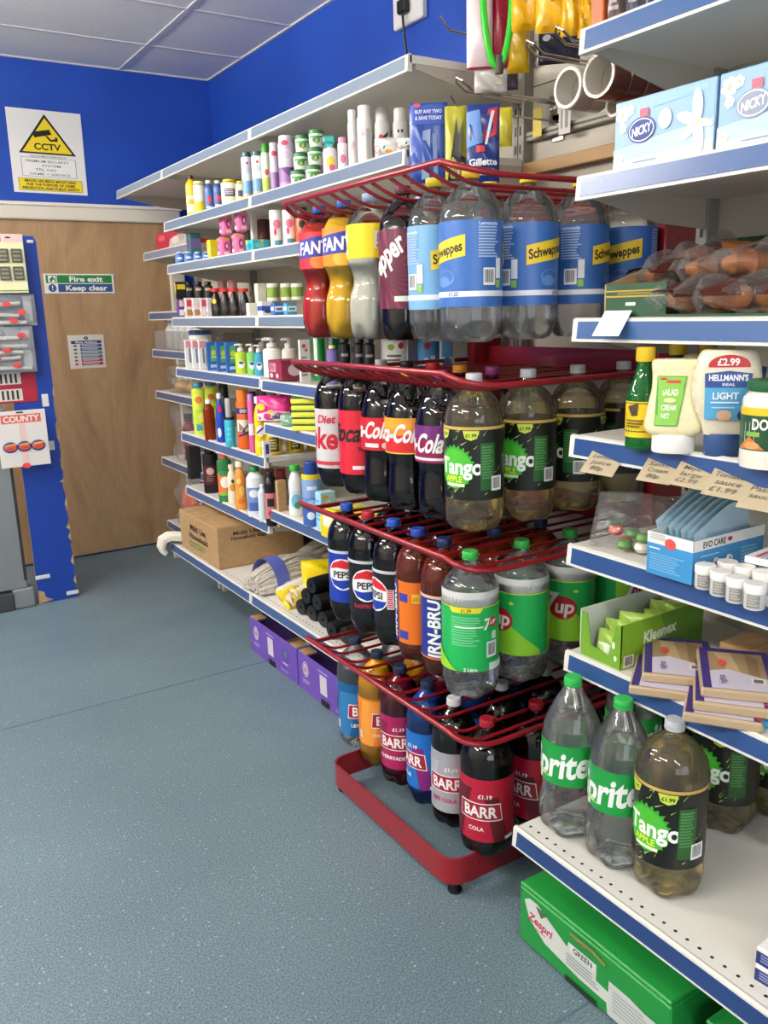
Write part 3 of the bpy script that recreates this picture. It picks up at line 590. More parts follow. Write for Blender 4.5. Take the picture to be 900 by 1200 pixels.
def bottle_meshes(k):
    K = KINDS[k]
    if K['m']: return K['m']
    H, R = HB, K['R']; pr = [(r*R, z*H) for r, z in interp(SHAPES[K['shape']], 3)]; lo = lobes_for(H)
    body = MB().lathe(pr, M_pet if k in ('s', 'sl', 't', 'u', 'u2', 'sp', 'bl') else M_petc, 40, lobes=lo)
    body = body.mesh('body', ang=60)
    zf = K['fill']*H; inner = []
    for r, z in pr:
        if z >= zf: break
        inner.append((max(0, r-.0016), z+.0016))
    for (r1, z1), (r2, z2) in zip(pr, pr[1:]):
        if z1 < zf <= z2: inner.append((r1+(r2-r1)*(zf-z1)/(z2-z1)-.0016, zf))
    inner.append((0, zf))
    liq = MB().lathe(inner, K['liq'], 40, lobes=lo).mesh('drink', ang=60)
    rc = .0185; zc = .945*H
    cap = MB().lathe([(rc*.96, zc), (rc, zc+.001), (rc, zc+.0045), (rc*.95, zc+.005), (rc*.97, zc+.006), (rc*.97, H-.002), (rc*.90, H), (0, H)], K['cap'], 36, lobes=lambda a, z: 1+.012*math.cos(36*a)).mesh('cap', ang=40)
    lr = R*1.006
    if K['shape'] == 'tapered': lr = R*.935
    L_ = MB(); z0, z1 = K['z0']*H, K['z1']*H
    L_.pipe([(lr, z0), (lr, z0+(z1-z0)*.5), (lr, z1)], mat(K['lab'], .35), 44)
    if k[0] == 'u': L_.pipe([(lr-.0006, z1), (lr-.0006, z1+.034)], mat('#d6d8d4', .35), 44)
    gfx(L_, K['items'], cyl_map(lr, z0), step=.012, vclip=(0, z1-z0))
    lab = L_.mesh('label', ang=50)
    K['m'] = dict(body=body, drink=liq, cap=cap, label=lab); return K['m']
def bottle(k, x, y, z, turn, label, group, rz=None):
    t = thing('drink_bottle', label, 'bottle', (x, y, z), (face_cam(x, y) if rz is None else rz)+turn, group)
    ms = bottle_meshes(k)
    for n in ('body', 'drink', 'cap', 'label'): link(n, ms[n], t)
    return t
ROWS = [  # near lane first
 ['s', 'sl', 'dp', 'fl', 'fy', 'fr'], ['t', 'cc', 'cm', 'c', 'cz', 'dc'], ['u', 'ix', 'ib', 'pc', 'pr', 'p'], ['b', 'bg', 'bu', 'bb', 'bo', 'bl']]
TURN = {'s': [.56, -.78, -.3, 1.25], 't': [.80, .82, .15, 3.2], 'u': [0, .97, 1.6, 0], 'b': [-.25, -.7, -.4, .5],
        'sl': [-.98], 'dp': [-.75], 'fl': [-.45], 'fy': [1.45], 'fr': [1.5], 'dc': [.1], 'cz': [.1], 'c': [-.25], 'cm': [-.1], 'cc': [-.1], 'ix': [.1], 'ib': [0], 'pc': [.1], 'pr': [1.55], 'p': [1.35],
        'bg': [-.35], 'bu': [-1.0], 'bb': [-.35], 'bo': [.6], 'bl': [.45]}
TIERN = ['top', 'second', 'third', 'bottom']; ORD = ['', 'second', 'third', 'fourth']
for ti, row in enumerate(ROWS):
    for li, k in enumerate(row):
        cnt = 4 if li == 0 else (2 if ti < 2 else 3)
        for c in range(cnt):
            kk = 'u2' if k == 'u' and c else k
            x = XLANE[ti]-(.026 if ti == 2 and li == 0 else 0)+c*.156+(.003*((li+ti) % 3)); y = LANES[ti][li]
            tr = TURN[k][min(c, len(TURN[k])-1)]+(.4*c if len(TURN[k]) == 1 else 0)
            d = KINDS[kk]['desc']
            if kk == 'u2': d = 'clear bottle with lime and green label'
            lb = d+(' at the aisle end, %s rack tier' % TIERN[ti] if c == 0 else ' %s from the aisle, %s rack tier' % (ORD[c], TIERN[ti]))
            bottle(kk, x, y, TIERS[ti], tr, lb, '%ss on the %s rack tier' % (d.split(' with')[0], TIERN[ti]))
# three bottles on the near base shelf, and the dark ones behind them
zb = .268+.042
def base_bottle(k, px, py, turn, label, group, zz=zb):
    p = on_z(px, py, zz); return bottle(k, p.x, p.y, zz, turn, label, group)
base_bottle('sp', 667, 966, -.55, 'clear green capped bottle nearest the red rack on the base shelf', 'green capped bottles on the near base shelf')
base_bottle('sp', 723, 1001, -.5, 'clear green capped bottle in the middle of the base shelf trio', 'green capped bottles on the near base shelf')
base_bottle('t', 780, 1034, .85, 'pale gold apple drink bottle alone at front of base shelf', 'apple drink bottles on the near base shelf')
base_bottle('sp', 738, 930, .6, 'dim clear bottle behind the green capped pair on base shelf', 'green capped bottles on the near base shelf')
base_bottle('t', 800, 914, 2.4, 'shaded gold bottle directly behind the front apple bottle, base shelf', 'apple drink bottles on the near base shelf')
base_bottle('t', 846, 962, -2.3, 'shaded apple bottle showing half its round logo, base shelf rear', 'apple drink bottles on the near base shelf')
base_bottle('t', 905, 945, .8, 'shaded apple bottle at right frame edge, base shelf rear', 'apple drink bottles on the near base shelf')
# ------------------------------------------------------------------ general makers for shelf goods
def at(px, ptop, wpx, x, z, pmid=None):
    """position and size of a thing standing on a shelf at height z with its middle x metres from the wall side"""
    p = on_x(px, pmid if pmid else ptop+25, x); q = on_x(px, ptop, x); k = depth((x, p.y, z))
    return x, p.y, z, wpx*k/FPX, max(.02, q.z-z)
def lab_face(x, y): return face_cam(x, y)
def can(px, ptop, wpx, x, z, col, capc, label, cat='spray can', name='spray_can', group=None, items=None, capf=.22, band=None, turn=0, dome=True, capr=.86):
    X, Y, Z, w, h = at(px, ptop, wpx, x, z); r = w/2
    t = thing(name, label, cat, (X, Y, Z), lab_face(X, Y)+turn, group); hb = h*(1-capf)
    B = MB(); B.lathe([(r*.90, 0), (r*.97, h*.008), (r, h*.02), (r, hb-h*.035), (r*.93, hb-h*.01), (r*.80, hb), (0, hb)] if dome else [(r*.94, 0), (r, h*.015), (r, hb-h*.005), (r*.97, hb), (0, hb)], mat(col, .3), 24)
    if band: 
        for z0, z1, c in band: B.pipe([(r*1.004, z0*h), (r*1.004, z1*h)], mat(c, .35), 24)
    if items: gfx(B, [scale_it(i, w, h) for i in items], cyl_map(r, 0), off=.001, step=max(.004, r*.25))
    B.obj('body', t)
    q = r*capr
    MB().lathe([(q, hb-h*.004), (q, h*.985), (q*.9, h), (0, h)], mat(capc, .35), 24).obj('cap', t); return t
def scale_it(i, w, h):
    """graphics written in fractions of width and height"""
    k = i[0]
    if k in ('rect', 'bars', 'lines'):
        r = (k, i[1]*w, i[2]*h, i[3]*w, i[4]*h)+tuple(i[5:]); return r
    if k in ('ell',): return (k, i[1]*w, i[2]*h, i[3]*w, i[4]*h, i[5])
    if k == 'ring': return (k, i[1]*w, i[2]*h, i[3]*w, i[4]*h, i[5]*w, i[6])
    if k == 'burst': return (k, i[1]*w, i[2]*h, i[3]*w, i[4]*w, i[5], i[6])
    if k == 'poly': return (k, [(a*w, b*h) for a, b in i[1]], i[2])
    if k == 'text':
        o = dict(i[6]) if len(i) > 6 else {}
        if 'w' in o: o['w'] *= w
        return (k, i[1], i[2]*w, i[3]*h, i[4]*h, i[5], o)
    return i
BP = {  # bottle silhouettes: (radius fraction, height fraction), flattening sy
 'round': [(.90, 0), (1, .03), (1, .70), (.93, .78), (.62, .86), (.40, .89), (.38, .92)],
 'wide': [(.88, 0), (1, .03), (1, .80), (.94, .86), (.70, .90), (.55, .915), (.52, .93)],
 'slope': [(.92, 0), (1, .04), (1, .45), (.86, .62), (.55, .78), (.38, .86), (.34, .90)],
 'waist': [(.90, 0), (1, .05), (.98, .22), (.84, .38), (.88, .52), (.92, .64), (.70, .78), (.42, .86), (.36, .90)],
 'pump': [(.90, 0), (1, .04), (1, .62), (.90, .70), (.50, .745), (.44, .76)],
}
def jug(px, ptop, wpx, x, z, col, capc, label, cat='bottle', name='bottle', group=None, shape='round', items=None, labc=None, lz=(.12, .62), capf=None, capw=None, sy=.72, turn=0, m=None, capm=None):
    X, Y, Z, w, h = at(px, ptop, wpx, x, z); r = w/2
    t = thing(name, label, cat, (X, Y, Z), lab_face(X, Y)+turn, group)
    pr = [(a*r, b*h) for a, b in BP[shape]]; pr = interp(pr, 2)
    MB().lathe([(0, 0)]+pr+[(0, pr[-1][1])], m or mat(col, .3), 24, sy=sy).obj('body', t)
    if labc or items:
        L_ = MB(); n = 17; zs = [lz[0], (lz[0]+lz[1])/2, lz[1]]; rr = r*1.012; A = 1.25
        if labc:
            vs = []; 
            for zz in zs:
                for j in range(n): a = -A+2*A*j/(n-1); vs.append((rr*math.sin(a), -rr*math.cos(a)*sy-.0004, zz*h))
            L_.add(vs, [(i*n+j, i*n+j+1, (i+1)*n+j+1, (i+1)*n+j) for i in range(2) for j in range(n-1)], mat(labc, .4))
        if items: gfx(L_, [scale_it(i, w, h) for i in items], cyl_map(rr, 0, rs=sy), off=.0014, step=max(.004, r*.25))
        L_.obj('label', t)
    zt = pr[-1][1]; rc = (capw*r if capw else pr[-1][0]*1.25)
    if shape == 'pump':
        MB().lathe([(rc, zt-.01*h), (rc, zt+.10*h), (rc*.8, zt+.11*h), (rc*.3, zt+.12*h), (rc*.3, .96*h), (0, .96*h)], mat(capc, .4), 18).obj('pump_collar', t)
        N_ = MB(); N_.lathe([(rc*.75, .945*h), (rc*.8, .99*h), (0, h)], mat(capc, .4), 16); N_.tube([(0, 0, .972*h), (-r*.8, 0, .972*h), (-r*1.05, 0, .95*h)], [r*.20, r*.18, r*.13], mat(capc, .4), 8); N_.obj('nozzle', t)
    else:
        MB().lathe([(rc, zt-.012*h), (rc, .985*h), (rc*.92, h), (0, h)], mat(capc, .4), 20).obj('cap', t)
    return t
def carton(px, ptop, wpx, x, z, col, label, cat='carton', name='carton', group=None, ratio=1.0, ix=None, iy=None, top=None, turn=0, m=None, dxm=None, h=None, flap=True, y=None):
    """axis aligned box; front (-x) and side (-y) carry graphics in fractions"""
    X, Y, Z, w, hh = at(px, ptop, wpx, x, z); h = h or hh
    if y is not None: Y = y
    az = math.atan2(X, Y); dx = dxm or w/(math.cos(az)+ratio*math.sin(az)); dy = (w-dx*math.cos(az))/math.sin(az) if dxm else dx*ratio
    dy = max(dy, .012)
    return carton_m(X, Y, Z, dx, dy, h, col, label, cat, name, group, ix, iy, top, turn, m)
def carton_m(X, Y, Z, dx, dy, h, col, label, cat='carton', name='carton', group=None, ix=None, iy=None, top=None, turn=0, m=None):
    B = MB(); bv = min(.002, h*.06, dx*.06, dy*.06); B.box(-dx/2, -dy/2, 0, dx/2, dy/2, h, m or mat(col, .45), bv)
    if ix: gfx(B, [scale_it(i, dy, h) for i in ix], plane_map((-dx/2, 0, 0), (0, -1, 0), (0, 0, 1)))
    if iy: gfx(B, [scale_it(i, dx, h) for i in iy], plane_map((0, -dy/2, 0), (1, 0, 0), (0, 0, 1)))
    if top: gfx(B, [scale_it(i, dx, dy) for i in top], plane_map((0, 0, h), (1, 0, 0), (0, 1, 0)))
    # closing flap line on the top
    B.box(-dx*.46, -.0006, h-.0002, dx*.46, .0006, h+.0003, mat('#3a352e', .8))
    return tag(B.obj(name, loc=(X, Y, Z), rz=turn, smooth=False), label, cat, group)
def pillow(mb, w, h, t, m, nu=14, nv=14, seed=0, wr=.10, M=None, sharp=.5):
    """a filled pouch standing upright: front faces -y, bottom at v=0"""
    r = random.Random(seed); ph = [(r.uniform(5, 16), r.uniform(5, 16), r.uniform(0, 6)) for _ in range(4)]
    def dep(u, v):
        a = max(0, 1-abs(2*u-1)**2.4); b = max(0, 1-abs(2*v-1)**2.6); d = (a*b)**sharp
        return t/2*d*(1+wr*sum(math.sin(p*u+q*v+s) for p, q, s in ph))
    vs = []; fs = []
    for s in (-1, 1):
        for j in range(nv+1):
            for i in range(nu+1): vs.append(((i/nu-.5)*w, s*dep(i/nu, j/nv), j/nv*h))
    n = nu+1; o_ = n*(nv+1)
    for j in range(nv):
        for i in range(nu):
            a = j*n+i; fs += [(a, a+1, a+n+1, a+n), (o_+a+1, o_+a, o_+a+n, o_+a+n+1)]
    mb.add(vs, fs, m, M); return dep
def pouch(X, Y, Z, w, h, t, col, label, cat='packet', name='packet', group=None, items=None, rz=0, m=None, seed=1, lay=0, wr=.10, extra=None, film=False):
    B = MB(); Mx = T(0, 0, 0, rx=lay) if lay else None
    dep = pillow(B, w, h, t, m or mat(col, .25), seed=seed, wr=wr, M=Mx)
    if items:
        def mp(u, v, l):
            p = Vector((u, -dep(min(1, max(0, u/w+.5)), min(1, max(0, v/h)))-l*2.2, v)); return tuple(Mx @ p) if Mx else tuple(p)
        gfx(B, [scale_it(i, w, h) for i in items], mp, off=.0012, step=w/14)
    if extra:
        o = thing(name, label, cat, (X, Y, Z), rz, group); B.obj('wrapper', o); extra(o); return o
    return tag(B.obj(name, loc=(X, Y, Z), rz=rz), label, cat, group)
def roll(X, Y, Z, r, L_, col, label, cat='roll', name='roll', group=None, axis='x', inner=.35, rz=0, m=None, core='#cfc4ae'):
    """a roll lying with its axis along x, resting at Z"""
    A = T(0, 0, r) @ (ALIGN_X if axis == 'x' else ALIGN_Y if axis == 'y' else Matrix.Identity(4))
    if axis == 'z': A = T(0, 0, L_/2)
    t = thing(name, label, cat, (X, Y, Z), rz, group); B = MB()
    ri = r*inner
    B.lathe([(ri, -L_/2), (r*.95, -L_/2), (r, -L_/2+.003), (r, L_/2-.003), (r*.95, L_/2), (ri, L_/2)], m or mat(col, .5), 24, A)
    B.f = [f for f in B.f if len(f) == 4]; B.m = B.m[:len(B.f)]
    B.obj('winding', t)
    MB().pipe([(ri, -L_/2), (ri, L_/2), (ri*.93, L_/2), (ri*.93, -L_/2), (ri, -L_/2)], mat(core, .8), 24, A).obj('core', t); return t
# ------------------------------------------------------------------ far shelves, second shelf from the top
z = 1.816; x = XF+.07
jug(224.5, 205, 13, x-.02, z, '#f0c81c', '#4a2a20', 'yellow tall bottle with dark brown cap at shelf end by the door', shape='round', labc='#f4eec8', lz=(.1, .5), items=[('rect', -.4, .3, .4, .42, '#e8b020')])
jug(234, 212, 13, x-.01, z, '#f2efe2', '#f2e9a0', 'white bottle with yellow lower label beside the brown capped bottle', shape='wide', capw=.9, labc='#f0d024', lz=(.04, .4))
for a, c in ((245.5, 'left'), (256, 'right')):
    jug(a, 211, 10.5, x+.01, z, '#3d62a8', '#f0efec', 'small blue bottle with white cap, %s of the pair' % c, shape='round', group='small blue white capped bottles', labc='#4a6fb4' if c == 'left' else '#365a9e', items=[('ell', .02, .42, .28, .1, '#c84a50'), ('rect', -.35, .16, .35, .22, '#e8e4ee')], capw=.6)
jug(269.5, 210, 19, x, z, '#f2ecd0', '#e8d02a', 'cream bottle with yellow cap and dark square label', shape='wide', capw=.75, items=[('rect', -.30, .38, .34, .66, '#4d4460'), ('lines', -.25, .42, .28, .62, 3, '#c9c3d4')])
jug(283, 212, 12, x+.02, z, '#efe8b8', '#e6cf2c', 'cream bottle with yellow cap half hidden by white cans', shape='wide', capw=.75, items=[('rect', -.3, .36, .34, .62, '#54506c')])
for a, t in ((289.5, 178), (301.5, 177)):
    can(a, t, 12.5, x-.02, z, '#eef2f6', '#2e5a66', 'white and blue air freshener can with teal cap, %s of the pair' % ('left' if a < 295 else 'right'), group='teal capped air freshener cans', capf=.10, band=[(.12, .40, '#6f9cd0'), (.04, .12, '#d8b888')], items=[('ell', 0, .62, .3, .08, '#c8d8ec'), ('ell', .05, .76, .12, .03, '#c04460')])
can(311.5, 168, 10.5, x, z, '#dfe9d0', '#3f9a2c', 'pale green spray can with bright green cap', capf=.17, band=[(.05, .35, '#b6cf5a')], items=[('ell', .05, .45, .22, .06, '#c8504c')])
can(321.5, 167, 11, x, z, '#d7c9dc', '#e4dbe6', 'slim lilac spray can beside the green capped can', capf=.14, band=[(.0, .42, '#8c6aa0')], group='lilac air freshener cans', items=[('ell', 0, .78, .3, .05, '#c43a58')])
can(336, 159, 20, x-.01, z, '#cfc0d6', '#d9cfdf', 'large lilac spray can with red mark at its top', capf=.12, band=[(.12, .40, '#8a5f9c'), (.0, .12, '#a886b8')], group='lilac air freshener cans', items=[('ell', -.1, .85, .2, .05, '#d03a54'), ('ring', 0, .62, .3, .10, .04, '#efeaf4'), ('poly', [(-.4, .38), (.42, .4), (.1, .22)], '#5e3a78')])
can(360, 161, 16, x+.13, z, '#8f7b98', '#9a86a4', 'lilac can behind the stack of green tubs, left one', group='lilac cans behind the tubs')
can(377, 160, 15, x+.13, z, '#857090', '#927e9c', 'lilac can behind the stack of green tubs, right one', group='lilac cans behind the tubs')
def tub(px, pz, lbl, z0):
    X, Y, Z, w, h = at(px, pz, 17, x, z0); r = w/2; h = .052
    t = thing('gel_tub', lbl, 'tub', (X, Y, z0), lab_face(X, Y), 'stacked green and white air freshener tubs'); B = MB()
    B.lathe([(r*.86, 0), (r*.93, .003), (r, h*.72), (r*.98, h*.78), (0, h*.78)], mat('#e7ede0', .4), 22)
    gfx(B, [('ell', 0, h*.38, r*.5, h*.2, '#3c8a48'), ('rect', -r*.9, h*.5, r*.9, h*.62, '#3f9a4c'), ('poly', [(-.004, h*.2), (.006, h*.3), (.002, h*.5)], '#d8c84c')], cyl_map(r*.97, 0), off=.002, step=.006)
    B.obj('tub', t); MB().lathe([(r*1.02, h*.76), (r*1.03, h*.97), (r*.95, h), (0, h)], mat('#2f7d3c', .4), 22).obj('lid', t); return h
for lv, row in enumerate(((350, 368), (354, 371), (357, 373))):
    for j, px in enumerate(row): tub(px, 200, 'green lidded white tub, %s layer %s of the stack' % (('bottom', 'middle', 'top')[lv], ('left', 'right')[j]), z+.0525*lv)
X, Y, Z, w, h = at(387, 158, 17, x, z)
t = thing('trigger_bottle', 'white and pink bottle with teal spray head', 'bottle', (X, Y, Z), lab_face(X, Y)); r = w/2
B = MB(); B.lathe([(0, 0)]+interp([(r*.9, 0), (r, h*.05), (r, h*.6), (r*.7, h*.68), (r*.4, h*.72)], 2)+[(0, h*.72)], mat('#efe6ea', .3), 22, sy=.7); gfx(B, [scale_it(i, w, h) for i in (('ell', 0, .35, .3, .14, '#e8d048'), ('ell', .1, .22, .2, .08, '#d85a94'))], cyl_map(r, 0, rs=.7), off=.0015, step=.006); B.obj('body', t)
B = MB(); B.box(-r*.45, -r*.3, h*.70, r*.5, r*.3, h*.80, '#3fb0a8', .003); B.box(-r*.95, -r*.35, h*.80, r*.8, r*.35, h*.985, '#3fb0a8', .006); B.tube([(-r*.5, 0, h*.82), (-r*.75, 0, h*.70), (-r*.6, 0, h*.62)], r*.12, mat('#3fb0a8', .4), 6); B.obj('spray_head', t)
can(402, 161, 12, x, z, '#eee6ea', '#dc8fb6', 'white can with pink cap beside the teal spray head', capf=.16, items=[('ell', 0, .4, .3, .12, '#dc6aa2')])
can(413, 129, 11, x, z, '#f0eeee', '#f2f1ef', 'slim tall white spray can, leftmost of the white cans', capf=.2, group='white hair spray cans', items=[('poly', [(-.3, .3), (.3, .42), (.1, .5), (-.3, .4)], '#dcb8c4')])
can(427, 124, 17, x-.02, z, '#f3f2f0', '#f4f3f2', 'tallest white spray can, front of the white cans', capf=.18, group='white hair spray cans', items=[('rect', .1, .1, .36, .6, '#c8c8cc'), ('poly', [(-.4, .4), (.0, .5), (-.2, .62)], '#e4c0cc')])
can(448, 126, 18, x+.1, z, '#e6e4e4', '#dcdad8', 'white spray can with dark swirl behind the wipes pack', capf=.22, group='white hair spray cans', items=[('poly', [(-.4, .45), (.4, .62), (.36, .55), (.0, .45)], '#4a3c40'), ('ell', -.1, .52, .15, .05, '#c83a50')])
can(469, 127, 17, x+.1, z, '#dedcdc', '#d8d6d4', 'grey white spray can with small eyes mark, right of the swirl can', capf=.22, group='white hair spray cans', items=[('ell', -.12, .6, .08, .03, '#44484e'), ('ell', .12, .6, .08, .03, '#44484e')])
for px, lb, c in ((456, 'white wipes pack with teal panel under the white cans', '#3fb4a6'), (482, 'white wipes pack with green mark beside the hanging blue pack', '#5aa46a')):
    X, Y, Z, w, h = at(px, 161, 33, x-.03, z); pouch(X, Y, Z, w*1.05, h, .07, '#f1eeea', lb, 'wipes pack', 'wipes_pack', 'white wipes packs', [('poly', [(-.1, .05), (.25, .08), (.28, .9), (-.02, .85)], c), ('ell', -.3, .35, .12, .2, '#c89a84'), ('ell', .12, .2, .1, .1, '#e4a03c'), ('rect', -.05, .5, .2, .56, '#dff0ec')], rz=face_cam(X, Y)-.3, seed=3)
# ------------------------------------------------------------------ third shelf
z = 1.627; x = XF+.05
for i, px in enumerate((212, 222.5, 233, 243.5)):
    jug(px, 295, 10.5, x, z, '#4a74c4', '#f0f2f6', 'little blue bottle with white cap, %s of the row of four' % ('leftmost', 'second', 'third', 'rightmost')[i], shape='round', group='row of little blue bottles', labc='#5c86d2', items=[('ell', 0, .5, .3, .08, '#dfe8f8'), ('rect', -.3, .18, .3, .3, '#3358a8')], capw=.6)
carton(228, 273, 17, x+.045, z, '#3a6f78', 'dark teal box standing behind the little blue bottles', ix=[('rect', -.4, .5, .4, .8, '#5a4a7c')], iy=[('rect', -.4, .5, .4, .8, '#6d5f92')])
carton(250, 281, 13, x+.02, z, '#f1d426', 'yellow box beside the stacked pink packs', ix=[('rect', -.3, .3, .3, .6, '#f6ea9a')], iy=[('rect', -.3, .45, .3, .55, '#c4e07c')])
def pinkpack(px, pt, z0, lb):
    X, Y, Z, w, h = at(px, pt, 17, x+.01, z0)
    B = MB(); d = w/1.25; B.box(-d/2, -d/2, 0, d/2, d/2, .082, mat('#ef7fb0', .25), .014, seg=2)
    it = [('rect', -.42, .80, .42, .9, '#f0a04c'), ('ell', .0, .52, .26, .2, '#b82c78'), ('ell', .05, .52, .12, .1, '#f6c8de'), ('rect', -.3, .12, .3, .26, '#f9d5e4')]
    gfx(B, [scale_it(i, d*.8, .082) for i in it], plane_map((-d/2, 0, 0), (0, -1, 0), (0, 0, 1))); gfx(B, [scale_it(i, d*.8, .082) for i in it], plane_map((0, -d/2, 0), (1, 0, 0), (0, 0, 1)))
    tag(B.obj('pink_pack', loc=(X, Y, z0)), lb, 'pack', 'stacked pink packs')
pinkpack(264, 284, z, 'pink soft pack, bottom left of the stack of four'); pinkpack(281, 283, z, 'pink soft pack, bottom right of the stack of four')
pinkpack(266, 258, z+.083, 'pink soft pack, top left of the stack of four'); pinkpack(284, 257, z+.083, 'pink soft pack, top right of the stack of four')
carton(298, 256, 8, x+.1, z, '#e8e2dc', 'thin white box standing beside the upper pink packs', h=.17)
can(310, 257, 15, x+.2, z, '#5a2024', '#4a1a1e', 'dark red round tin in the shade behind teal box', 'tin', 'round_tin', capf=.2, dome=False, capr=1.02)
carton(303, 281, 28, x+.04, z, '#3bb5bf', 'turquoise box with yellow corner in front of the tin', ratio=.9, ix=[('poly', [(-.5, 1), (-.1, 1), (-.3, .65)], '#e8d04c'), ('ell', .1, .5, .3, .22, '#2a8fa4')], iy=[('ell', -.1, .55, .3, .2, '#6fd0d4'), ('ell', .1, .25, .25, .12, '#2a97a8'), ('poly', [(-.1, 1), (.2, 1), (.05, .7)], '#e8d04c')])
for px, d in ((324, 'left'), (339, 'right')):
    can(px, 246, 15, x+.01, z, '#f0ece8', '#e6e0da', 'tall white roll tube with pink print, %s of the pair' % d, 'tube', 'cosmetic_tube', 'white tubes with pink print', [('ell', .05, .62, .3, .12, '#e0748c'), ('ell', -.1, .42, .12, .1, '#d84a6c'), ('rect', -.2, .08, .4, .2, '#4f8fa0')], capf=.08, dome=False, capr=1)
can(354, 243, 15, x+.04, z, '#e0602c', '#1c1a1a', 'orange can with black cap beside the red drink bottle', capf=.25, items=[('ell', 0, .55, .3, .1, '#1c1a1a')])
# ------------------------------------------------------------------ fourth shelf, eye level
z = 1.388; x = XF+.06
carton(213, 330, 10, x-.02, z+.085, '#1a1a1e', 'black box with yellow front stacked at the shelf end', dxm=.05, ix=[('rect', -.4, .3, .4, .9, '#e8c81e')], iy=[('rect', -.4, .55, .4, .85, '#e8c81e')])
for i, px in enumerate((223, 234, 245)):
    jug(px, 330, 11, x+.045, z, '#17151a', '#121014', 'black hair dye bottle behind the pink cartons, %s of three' % ('left', 'middle', 'right')[i], shape='wide', capw=.7, group='black bottles behind the pink cartons', items=[('rect', -.3, .75, .3, .82, '#b8a890')])
for i, (px, c, a) in enumerate(((213, '#5b3f9a', 'purple'), (222, '#f0e4e4', 'white and red'), (231, '#f2e6e8', 'white and brown'), (240, '#f0dfe4', 'pale pink'), (248, '#ece2e6', 'white and grey'))):
    carton(px, 349, 10, x-.02, z, c, '%s toothpaste carton standing upright in the front row' % a, name='toothpaste_carton', dxm=.035, group='upright toothpaste cartons', ix=[('rect', -.3, .1, .3, .3, '#d03a44' if i % 2 else '#3a5a9c'), ('rect', -.25, .5, .1, .9, '#e04a50' if i < 3 else '#c8a0b0')], iy=[('rect', -.3, .55, .3, .9, '#d8485a' if i in (1, 3) else '#e8dcd8'), ('rect', -.35, .1, .35, .4, '#b88a58' if i in (1, 2) else '#f4f0f0')])
for i, px in enumerate((254, 264.5, 275, 287)):
    jug(px, 338, 12 if i < 3 else 11, x-.01, z, '#161313', '#c41f1c', 'black bottle with bright red cap, %s of four' % ('leftmost', 'second from left', 'third from left', 'rightmost')[i], shape='slope', capw=1.0, group='red capped black bottles', items=[('ell', 0, .3, .28, .1, '#3b3636')]+([('ell', -.2, .55, .2, .09, '#e8c83c')] if i == 0 else []), sy=.8)
for i, px in enumerate((262, 274)):
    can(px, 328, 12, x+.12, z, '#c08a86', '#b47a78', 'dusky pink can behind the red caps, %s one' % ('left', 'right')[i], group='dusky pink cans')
carton(306, 332, 14, x+.10, z, '#eef0dc', 'plain cream box standing above the blue and white packs', ratio=.8)
carton(296, 355, 13, x-.01, z, '#f0f2e2', 'small plain cream box, end on, beside the red caps', ratio=.8)
for i, px in enumerate((320.5, 336.5, 349)):
    can(px, 332, 14, x+.035, z+.0535, '#dfe0cf', '#e4e4d8', 'green banded cream tub in the upper row, %s of three' % ('left', 'middle', 'right')[i], 'tub', 'cream_tub', 'green banded cream tubs', capf=.12, dome=False, capr=1.0, band=[(.2, .78, '#7f9c3c')])
carton(312, 353, 18, x-.01, z, '#eef0f0', 'white and blue carton below the green banded tubs', ratio=.8, iy=[('rect', -.5, .35, .5, .68, '#3050a4'), ('ell', 0, .3, .3, .12, '#28468e')], ix=[('rect', -.5, .35, .5, .68, '#3050a4')])
for i, (px, c) in enumerate(((326, '#3a6ab8'), (341, '#3f9fc0'))):
    carton(px, 355, 16, x-.01, z, c, ('mid blue' if i == 0 else 'light teal blue')+' carton with white wording by the red bottle', ratio=.8, iy=[('rect', -.45, .3, .45, .75, '#eef4f6'), ('rect', -.3, .42, .3, .6, c)], ix=[('rect', -.4, .4, .4, .7, '#eef4f6')])
# ------------------------------------------------------------------ fifth shelf
z = 1.157; x = XF+.06
can(236, 387, 26, x+.05, z, '#e4ded4', '#2a4a86', 'large white tub with blue lid at the back of shelf', 'tub', 'bath_tub_pot', capf=.12, dome=False, capr=1.03)
for i, px in enumerate((223, 231, 239)):
    carton(px, 398, 9, x-.03+.01*i, z, '#eef0f2', 'white toothbrush pack with red top, %s of three at shelf end' % ('left', 'middle', 'right')[i], name='toothbrush_pack', dxm=.045, group='white toothbrush packs', iy=[('rect', -.4, .72, .4, .95, '#e09aa0'), ('rect', -.15, .2, .05, .7, '#7c8aa4'), ('rect', .1, .1, .3, .5, '#d8c86c')], ix=[('rect', -.3, .7, .3, .9, '#e08088')])
for i, px in enumerate((250.5, 262, 273)):
    carton(px, 401, 12, x-.01, z, '#2f6cc0', 'blue shampoo carton with green panel, %s of three' % ('left', 'middle', 'right')[i], name='shampoo_carton', dxm=.06, group='blue shampoo cartons', iy=[('poly', [(-.25, .3), (.3, .34), (.25, .9), (-.2, .86)], '#63b06a'), ('ell', 0, .62, .2, .1, '#d8e048'), ('rect', -.3, .1, .3, .2, '#c8d8f0'), ('rect', -.2, .45, .25, .5, '#e8f0e8')], ix=[('rect', -.3, .3, .3, .8, '#2a5aa8')])
G = [(283, 403, 13.5, '#b5d334', 'lime'), (295.5, 403, 12, '#7cc86a', 'green'), (304, 404, 11, '#3a9cc4', 'sky blue'), (319, 396, 21, '#efece6', 'large white'), (339, 396, 17, '#d9d4c8', 'pale beige')]
